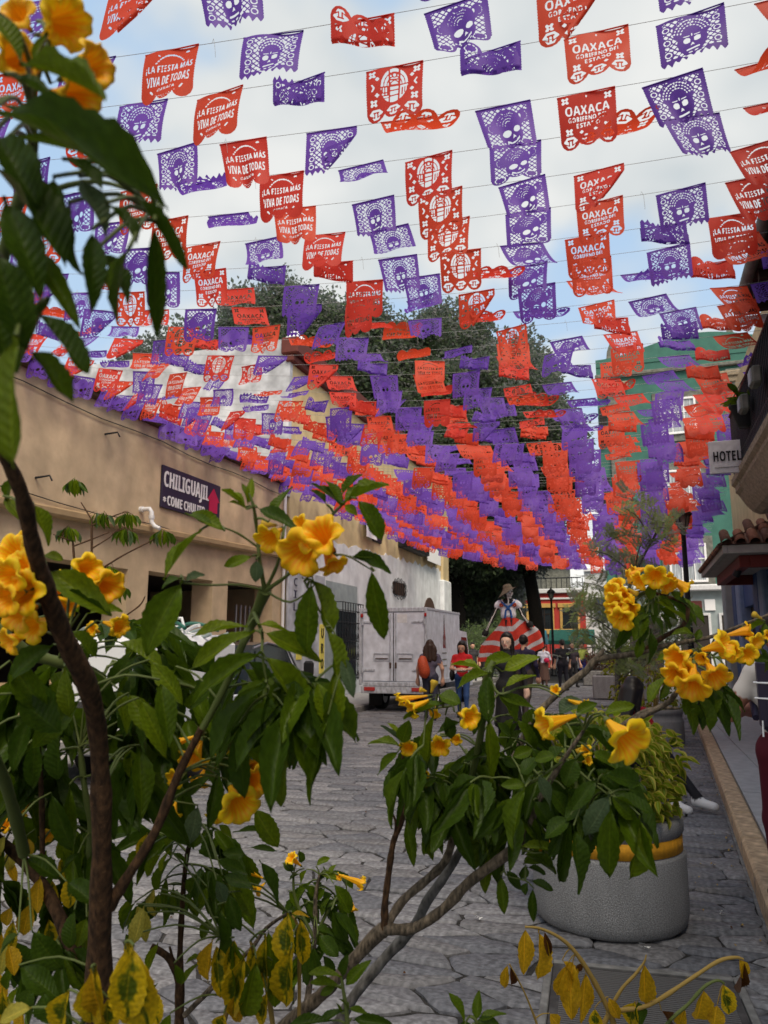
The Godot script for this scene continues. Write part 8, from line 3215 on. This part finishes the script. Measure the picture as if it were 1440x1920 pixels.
func bush_d() -> void:
	var o := bush("leafy_shoot", "small green leafy shoot rising beside the forked grey branch", Vector3(-0.3, 0.45, -0.75))
	B([V(-291,1103,-780),V(-291,1149,-771),V(-293,1170,-767),V(-294,1184,-764)],[23,21,18,13],"stem_green")
	L(-293,1184,-764,-323,1192,-746,95,1)
	L(-294,1173,-766,-322,1183,-749,111,1,0)
	L(-292,1175,-766,-267,1200,-772,111,0)
	L(-294,1184,-764,-286,1208,-759,87,2)
	L(-300,1175,-764,-313,1169,-756,79,0)
	L(-291,1154,-771,-268,1145,-783,71,0)
	L(-292,1153,-770,-316,1143,-764,79,2)
	L(-289,1152,-772,-294,1166,-763,40,0)
	L(-296,1149,-770,-300,1161,-763,36,0)
	L(-306,1142,-768,-342,1144,-746,103,2)
	L(-287,1144,-774,-248,1141,-783,111,2)

	stalks(o, "stem_green")
	o = bush("leafy_shoot", "green leaf tips between the grey branches and the withered yellow stems", Vector3(-0.15, 0.45, -0.8))
	B([V(-179,1077,-875),V(-182,1115,-867),V(-189,1123,-863)],[22,19,14],"stem_green")
	L(-194,1115,-863,-209,1146,-858,110,0,0)
	L(-183,1118,-866,-180,1147,-868,101,0,0)
	L(-182,1118,-867,-153,1127,-875,110,0,0)
	L(-185,1116,-866,-157,1118,-870,101,2)
	L(-187,1115,-865,-201,1107,-861,101,2)

	stalks(o, "stem_green")
	o = bush("withered_plant", "withered plant with bare stems and hanging yellow and brown leaves by the steel cover", Vector3(0.0, 0.4, -1.15))
	B([V(-71,823,-1471),V(-76,884,-1458),V(-89,923,-1446),V(-115,978,-1427),V(-143,1017,-1411),V(-179,1039,-1395),V(-207,1043,-1385)],[53,49,44,40,31,22,18],"stem_dry")
	B([V(-85,901,-1451),V(-60,941,-1452),V(-38,964,-1455),V(-22,985,-1456),V(-18,997,-1456)],[31,27,27,18,9],"stem_dry")
	B([V(-105,823,-1460),V(-84,897,-1453),V(-20,914,-1470),V(46,955,-1484),V(94,986,-1494),V(122,993,-1502),V(135,990,-1507)],[44,40,36,31,31,27,18],"stem_dry")
	B([V(-20,823,-1487),V(8,882,-1486),V(45,917,-1491),V(71,945,-1494),V(92,955,-1500),V(103,950,-1504)],[36,31,27,27,22,18],"stem_green")
	B([V(-195,875,-1420),V(-202,901,-1413),V(-216,941,-1401),V(-235,982,-1387)],[22,18,13,13],"stem_dry")
	L(-207,1043,-1385,-211,964,-1390,270,5,0)
	L(-186,1039,-1393,-181,951,-1399,283,5,1)
	L(-177,1037,-1396,-168,993,-1392,121,7,4)
	L(-238,982,-1386,-247,938,-1392,148,5,3)
	L(-234,980,-1388,-233,935,-1403,121,7,4)
	L(-142,984,-1417,-165,923,-1427,256,5,3)
	L(-134,989,-1419,-141,892,-1407,337,5,1)
	L(-115,973,-1428,-125,880,-1441,243,5,0)
	L(-82,929,-1447,-64,893,-1450,175,5,3)
	L(-22,985,-1456,-22,905,-1478,270,5,3)
	L(128,991,-1505,140,956,-1513,216,5,1)
	L(137,989,-1508,120,924,-1527,135,7,4)
	L(70,942,-1495,61,876,-1512,337,5,1)
	L(101,951,-1503,111,899,-1502,256,6,1)
	L(90,916,-1506,83,878,-1506,270,5,3)
	L(-40,921,-1463,-53,871,-1476,297,6,1)
	L(-36,922,-1464,-30,880,-1471,229,2)
	L(-104,910,-1444,-102,872,-1449,216,6,3)
	L(-151,989,-1414,-127,946,-1426,202,5,3)
	L(-117,982,-1426,-132,970,-1425,94,7,4)
	L(39,910,-1491,25,872,-1501,202,5,3)
	L(-176,901,-1422,-161,880,-1430,202,5,3)
	L(1,906,-1479,18,876,-1497,162,7,4)
	L(95,936,-1504,124,910,-1519,175,6,3)

	stalks(o, "stem_dry")

func bush_e() -> void:
	var o := bush("yellowing_plant", "yellowing drooping leaves with green hearts at the foot of the trumpet bush", Vector3(-0.55, 0.45, -0.8))
	B([V(-410,1045,-869),V(-417,1127,-852),V(-422,1166,-832),V(-427,1181,-828)],[33,27,21,15],"stem_dry")
	B([V(-467,1055,-827),V(-440,1147,-819),V(-444,1182,-811),V(-452,1190,-807)],[29,23,17,12],"stem_dry")
	B([V(-388,1045,-877),V(-380,1180,-854),V(-387,1206,-847)],[27,18,12],"stem_dry")
	L(-381,1215,-826,-382,1160,-821,257,6,0)
	L(-371,1184,-813,-387,1115,-830,285,6,0)
	L(-461,1187,-805,-470,1138,-807,177,5,3)
	L(-458,1183,-807,-444,1126,-804,204,6,1)
	L(-435,1192,-802,-440,1121,-828,201,1,4)
	L(-438,1189,-812,-439,1142,-805,159,6,1)
	L(-418,1179,-799,-441,1100,-807,242,6,1)
	L(-402,1178,-794,-415,1107,-800,222,1,1)
	L(-401,1196,-812,-411,1115,-837,201,6,1)
	L(-408,1194,-832,-401,1134,-839,179,1,3)
	L(-373,1208,-840,-367,1153,-842,152,6,1)
	L(-427,1178,-828,-415,1134,-833,179,6,3)
	L(-400,1164,-829,-393,1112,-830,177,1,1)
	L(-429,1140,-813,-438,1095,-819,175,5,1)
	L(-378,1215,-827,-358,1212,-832,53,5,0)
	L(-443,1116,-803,-451,1093,-807,173,6,1)
	L(-398,1139,-813,-405,1100,-811,173,6,1)
	B([V(-357,1209,-525),V(-338,1275,-487),V(-328,1312,-462)],[27,22,14],"stem_green")
	B([V(-408,1204,-520),V(-372,1270,-487),V(-362,1289,-476)],[23,18,13],"stem_green")
	L(-327,1312,-462,-314,1254,-470,290,6,0)
	L(-317,1313,-455,-319,1263,-454,217,6,1)
	L(-361,1288,-477,-376,1236,-492,192,6,1)
	L(-361,1289,-471,-361,1242,-487,119,5,1)
	L(-394,1264,-492,-408,1228,-499,176,6,3)
	L(-427,1247,-495,-452,1237,-489,116,8,0)
	L(-661,1221,-754,-672,1181,-754,181,5,3)
	L(-684,1215,-748,-687,1194,-745,136,5,3)
	L(-645,1203,-763,-646,1160,-777,154,6,1)
	L(-625,1269,-779,-623,1239,-784,102,5,3)
	L(-641,1197,-701,-628,1168,-701,152,5,3)
	L(-558,1188,-645,-565,1163,-641,167,2,0)
	L(-378,1240,-566,-367,1211,-566,126,6,1)
	L(-385,1223,-588,-390,1194,-594,98,1,1)
	L(-568,1196,-618,-573,1152,-633,148,6,3)
	L(-503,1209,-595,-494,1181,-597,174,2,1)
	L(-362,1263,-492,-364,1236,-499,140,6,3)
	L(-485,1126,-766,-489,1100,-765,126,1,1)
	L(-614,1299,-740,-615,1266,-748,106,8)
	L(-619,1188,-794,-622,1151,-800,150,1)
	L(-727,1256,-780,-713,1226,-786,100,5)
	L(-716,1270,-771,-720,1238,-783,120,8)
	L(-772,1086,-832,-791,1055,-838,91,8)
	L(-535,1197,-758,-536,1173,-762,100,6)
	L(-674,1280,-817,-685,1247,-821,124,1)
	L(-612,1281,-742,-608,1247,-743,141,6)
	L(-661,1239,-780,-648,1205,-783,119,6)
	L(-569,1233,-741,-569,1210,-742,94,3)
	L(-624,1303,-699,-621,1282,-701,83,5)
	L(-640,1173,-710,-656,1144,-716,111,0)
	L(-673,1121,-810,-668,1082,-824,125,6)
	L(-524,1301,-766,-530,1268,-761,124,6)
	L(-609,1128,-871,-604,1085,-882,169,0)
	L(-502,1282,-777,-517,1258,-782,75,3)
	L(-467,1185,-740,-462,1159,-752,87,0)
	L(-674,1296,-740,-681,1266,-745,117,1)
	L(-685,1154,-736,-676,1114,-740,142,5)
	L(-592,1175,-761,-585,1141,-759,131,6)
	L(-576,1272,-714,-584,1231,-719,160,6)
	L(-613,1264,-759,-610,1223,-773,136,5)
	L(-702,1154,-751,-720,1123,-756,98,3)
	L(-699,1111,-771,-693,1086,-779,79,8)
	L(-543,1207,-801,-553,1186,-802,84,6)
	L(-561,1157,-853,-579,1117,-860,117,3)
	L(-510,1233,-746,-518,1197,-741,158,8)
	L(-545,1221,-783,-530,1181,-786,143,8)
	L(-578,1313,-693,-572,1281,-698,130,1)
	L(-585,1095,-892,-599,1068,-891,112,0)
	L(-649,1268,-812,-644,1238,-814,97,6)
	L(-611,1200,-866,-623,1158,-870,157,1)
	L(-653,1274,-761,-665,1242,-770,126,3)
	L(-613,1211,-711,-614,1186,-717,98,3)
	L(-654,1304,-698,-657,1281,-695,95,8)
	L(-580,1297,-735,-581,1271,-733,89,3)
	L(-699,1118,-783,-713,1080,-794,131,3)
	L(-674,1254,-792,-689,1209,-797,161,0)
	L(-681,1202,-749,-686,1163,-753,141,6)
	L(-670,1265,-833,-678,1239,-839,81,8)
	L(-579,1280,-730,-587,1258,-733,70,5)
	L(-614,1263,-709,-618,1224,-715,160,5)
	L(-541,1223,-819,-546,1198,-826,94,1)
	L(-715,1178,-770,-710,1154,-776,91,5)
	L(-570,1183,-801,-567,1160,-808,75,0)
	L(-661,1190,-721,-668,1154,-720,153,8)
	L(-550,1227,-823,-550,1191,-825,132,8)
	L(-668,1116,-758,-666,1085,-756,129,5)
	L(-570,1190,-731,-570,1161,-736,120,8)
	L(-620,1113,-803,-631,1085,-809,86,8)

	stalks(o, "stem_green")
	o = thing("sapling", "thin sapling with whorls of drooping leaves against the tan wall", "sapling", Vector3(-2.9, 0, -3.75))
	cur = o
	B([V(-3097,1846,-3836),V(-3077,2223,-3773),V(-3080,2263,-3764),V(-3130,2358,-3730)],[80,64,48,32],"bark_brown")
	B([V(-3073,2223,-3774),V(-3011,2254,-3789),V(-2903,2295,-3816)],[48,48,32],"bark_brown")
	B([V(-3081,2088,-3797),V(-2980,2150,-3818),V(-2958,2176,-3821)],[48,32,32],"bark_brown")
	B([V(-3188,1846,-3807),V(-3189,2106,-3758),V(-3203,2132,-3749),V(-3298,2169,-3710)],[80,64,48,32],"bark_brown")
	B([V(-3186,2100,-3760),V(-3087,2138,-3785),V(-2979,2182,-3813)],[48,48,32],"bark_brown")
	B([V(-3030,1971,-3835),V(-2911,2044,-3861),V(-2792,2106,-3888),V(-2708,2150,-3907)],[64,48,48,32],"bark_brown")
	B([V(-2915,1689,-3925),V(-2830,1751,-3942),V(-2796,1805,-3943)],[48,48,32],"bark_brown")
	L(-3186,2483,-3689,-3229,2412,-3674,242,0,0)
	L(-3179,2489,-3690,-3222,2409,-3694,242,4,1)
	L(-3172,2494,-3691,-3209,2397,-3709,242,0,3)
	L(-3165,2500,-3692,-3173,2396,-3694,242,0,3)
	L(-3158,2505,-3694,-3174,2383,-3726,242,1,0)
	L(-3152,2500,-3697,-3137,2390,-3709,242,1,3)
	L(-3145,2494,-3700,-3137,2395,-3738,242,0,1)
	L(-3139,2489,-3703,-3098,2392,-3720,242,4,0)
	L(-3133,2483,-3706,-3073,2409,-3716,242,2,0)
	L(-2894,2286,-3821,-2955,2223,-3823,242,0,0)
	L(-2885,2293,-3823,-2921,2193,-3824,242,2,0)
	L(-2875,2300,-3825,-2908,2212,-3849,242,2,0)
	L(-2866,2307,-3826,-2870,2189,-3844,242,0,3)
	L(-2857,2300,-3830,-2840,2183,-3846,242,0,1)
	L(-2848,2293,-3835,-2820,2213,-3861,242,1,0)
	L(-2840,2286,-3839,-2781,2218,-3851,242,2,1)
	L(-2917,2191,-3831,-2961,2119,-3805,242,2,1)
	L(-2908,2197,-3833,-2956,2102,-3840,242,1,1)
	L(-2899,2204,-3835,-2938,2116,-3855,242,1,1)
	L(-2890,2210,-3836,-2895,2091,-3841,242,0,0)
	L(-2882,2210,-3839,-2876,2088,-3856,242,2,1)
	L(-2874,2204,-3843,-2842,2091,-3850,242,4,1)
	L(-2866,2197,-3847,-2826,2107,-3868,242,2,1)
	L(-2858,2191,-3851,-2808,2113,-3883,242,0,0)
	L(-3025,2287,-3778,-3083,2214,-3793,242,0,1)
	L(-3014,2297,-3780,-3025,2207,-3770,242,1,3)
	L(-3002,2307,-3782,-2993,2188,-3782,242,2,3)
	L(-2992,2297,-3787,-2978,2195,-3812,242,0,1)
	L(-2981,2287,-3792,-2930,2212,-3800,242,4,3)
	L(-2703,2185,-3902,-2765,2107,-3907,242,0,0)
	L(-2695,2191,-3904,-2744,2111,-3917,242,2,3)
	L(-2687,2197,-3905,-2707,2087,-3906,242,4,3)
	L(-2678,2204,-3907,-2687,2081,-3918,242,1,3)
	L(-2670,2204,-3910,-2672,2096,-3935,242,1,1)
	L(-2663,2197,-3913,-2644,2091,-3935,242,0,0)
	L(-2655,2191,-3917,-2616,2112,-3932,242,2,3)
	L(-2648,2185,-3921,-2610,2106,-3966,242,2,1)
	L(-3239,2200,-3724,-3300,2127,-3724,242,4,3)
	L(-3232,2206,-3725,-3277,2115,-3728,242,0,0)
	L(-3225,2211,-3726,-3267,2114,-3746,242,2,1)
	L(-3217,2217,-3728,-3249,2127,-3755,242,0,1)
	L(-3210,2223,-3729,-3230,2101,-3765,242,1,0)
	L(-3203,2217,-3732,-3179,2115,-3734,242,2,3)
	L(-3196,2211,-3736,-3165,2117,-3748,242,1,3)
	L(-3190,2206,-3739,-3140,2131,-3747,242,1,3)
	L(-3183,2200,-3742,-3136,2117,-3774,242,4,1)
	L(-3016,1972,-3840,-3067,1904,-3835,242,0,1)
	L(-3007,1979,-3841,-3049,1890,-3853,242,2,3)
	L(-2998,1986,-3843,-3015,1871,-3850,242,0,0)
	L(-2989,1993,-3844,-2978,1875,-3841,242,1,0)
	L(-2981,1986,-3848,-2968,1884,-3867,242,2,1)
	L(-2973,1979,-3852,-2953,1890,-3886,242,0,3)
	L(-2965,1972,-3856,-2925,1895,-3888,242,1,0)
	L(-3055,2291,-3767,-3087,2209,-3778,242,1,0)
	L(-3042,2307,-3769,-3033,2196,-3769,242,4,0)
	L(-3030,2291,-3776,-2996,2206,-3779,242,0,1)
	L(-2937,1858,-3887,-2960,1785,-3876,242,2,1)
	L(-2925,1871,-3888,-2927,1752,-3886,242,2,3)
	L(-2915,1871,-3891,-2905,1776,-3904,242,2,0)
	L(-2905,1858,-3897,-2884,1790,-3925,242,2,3)

	stalks(o, "bark_brown")
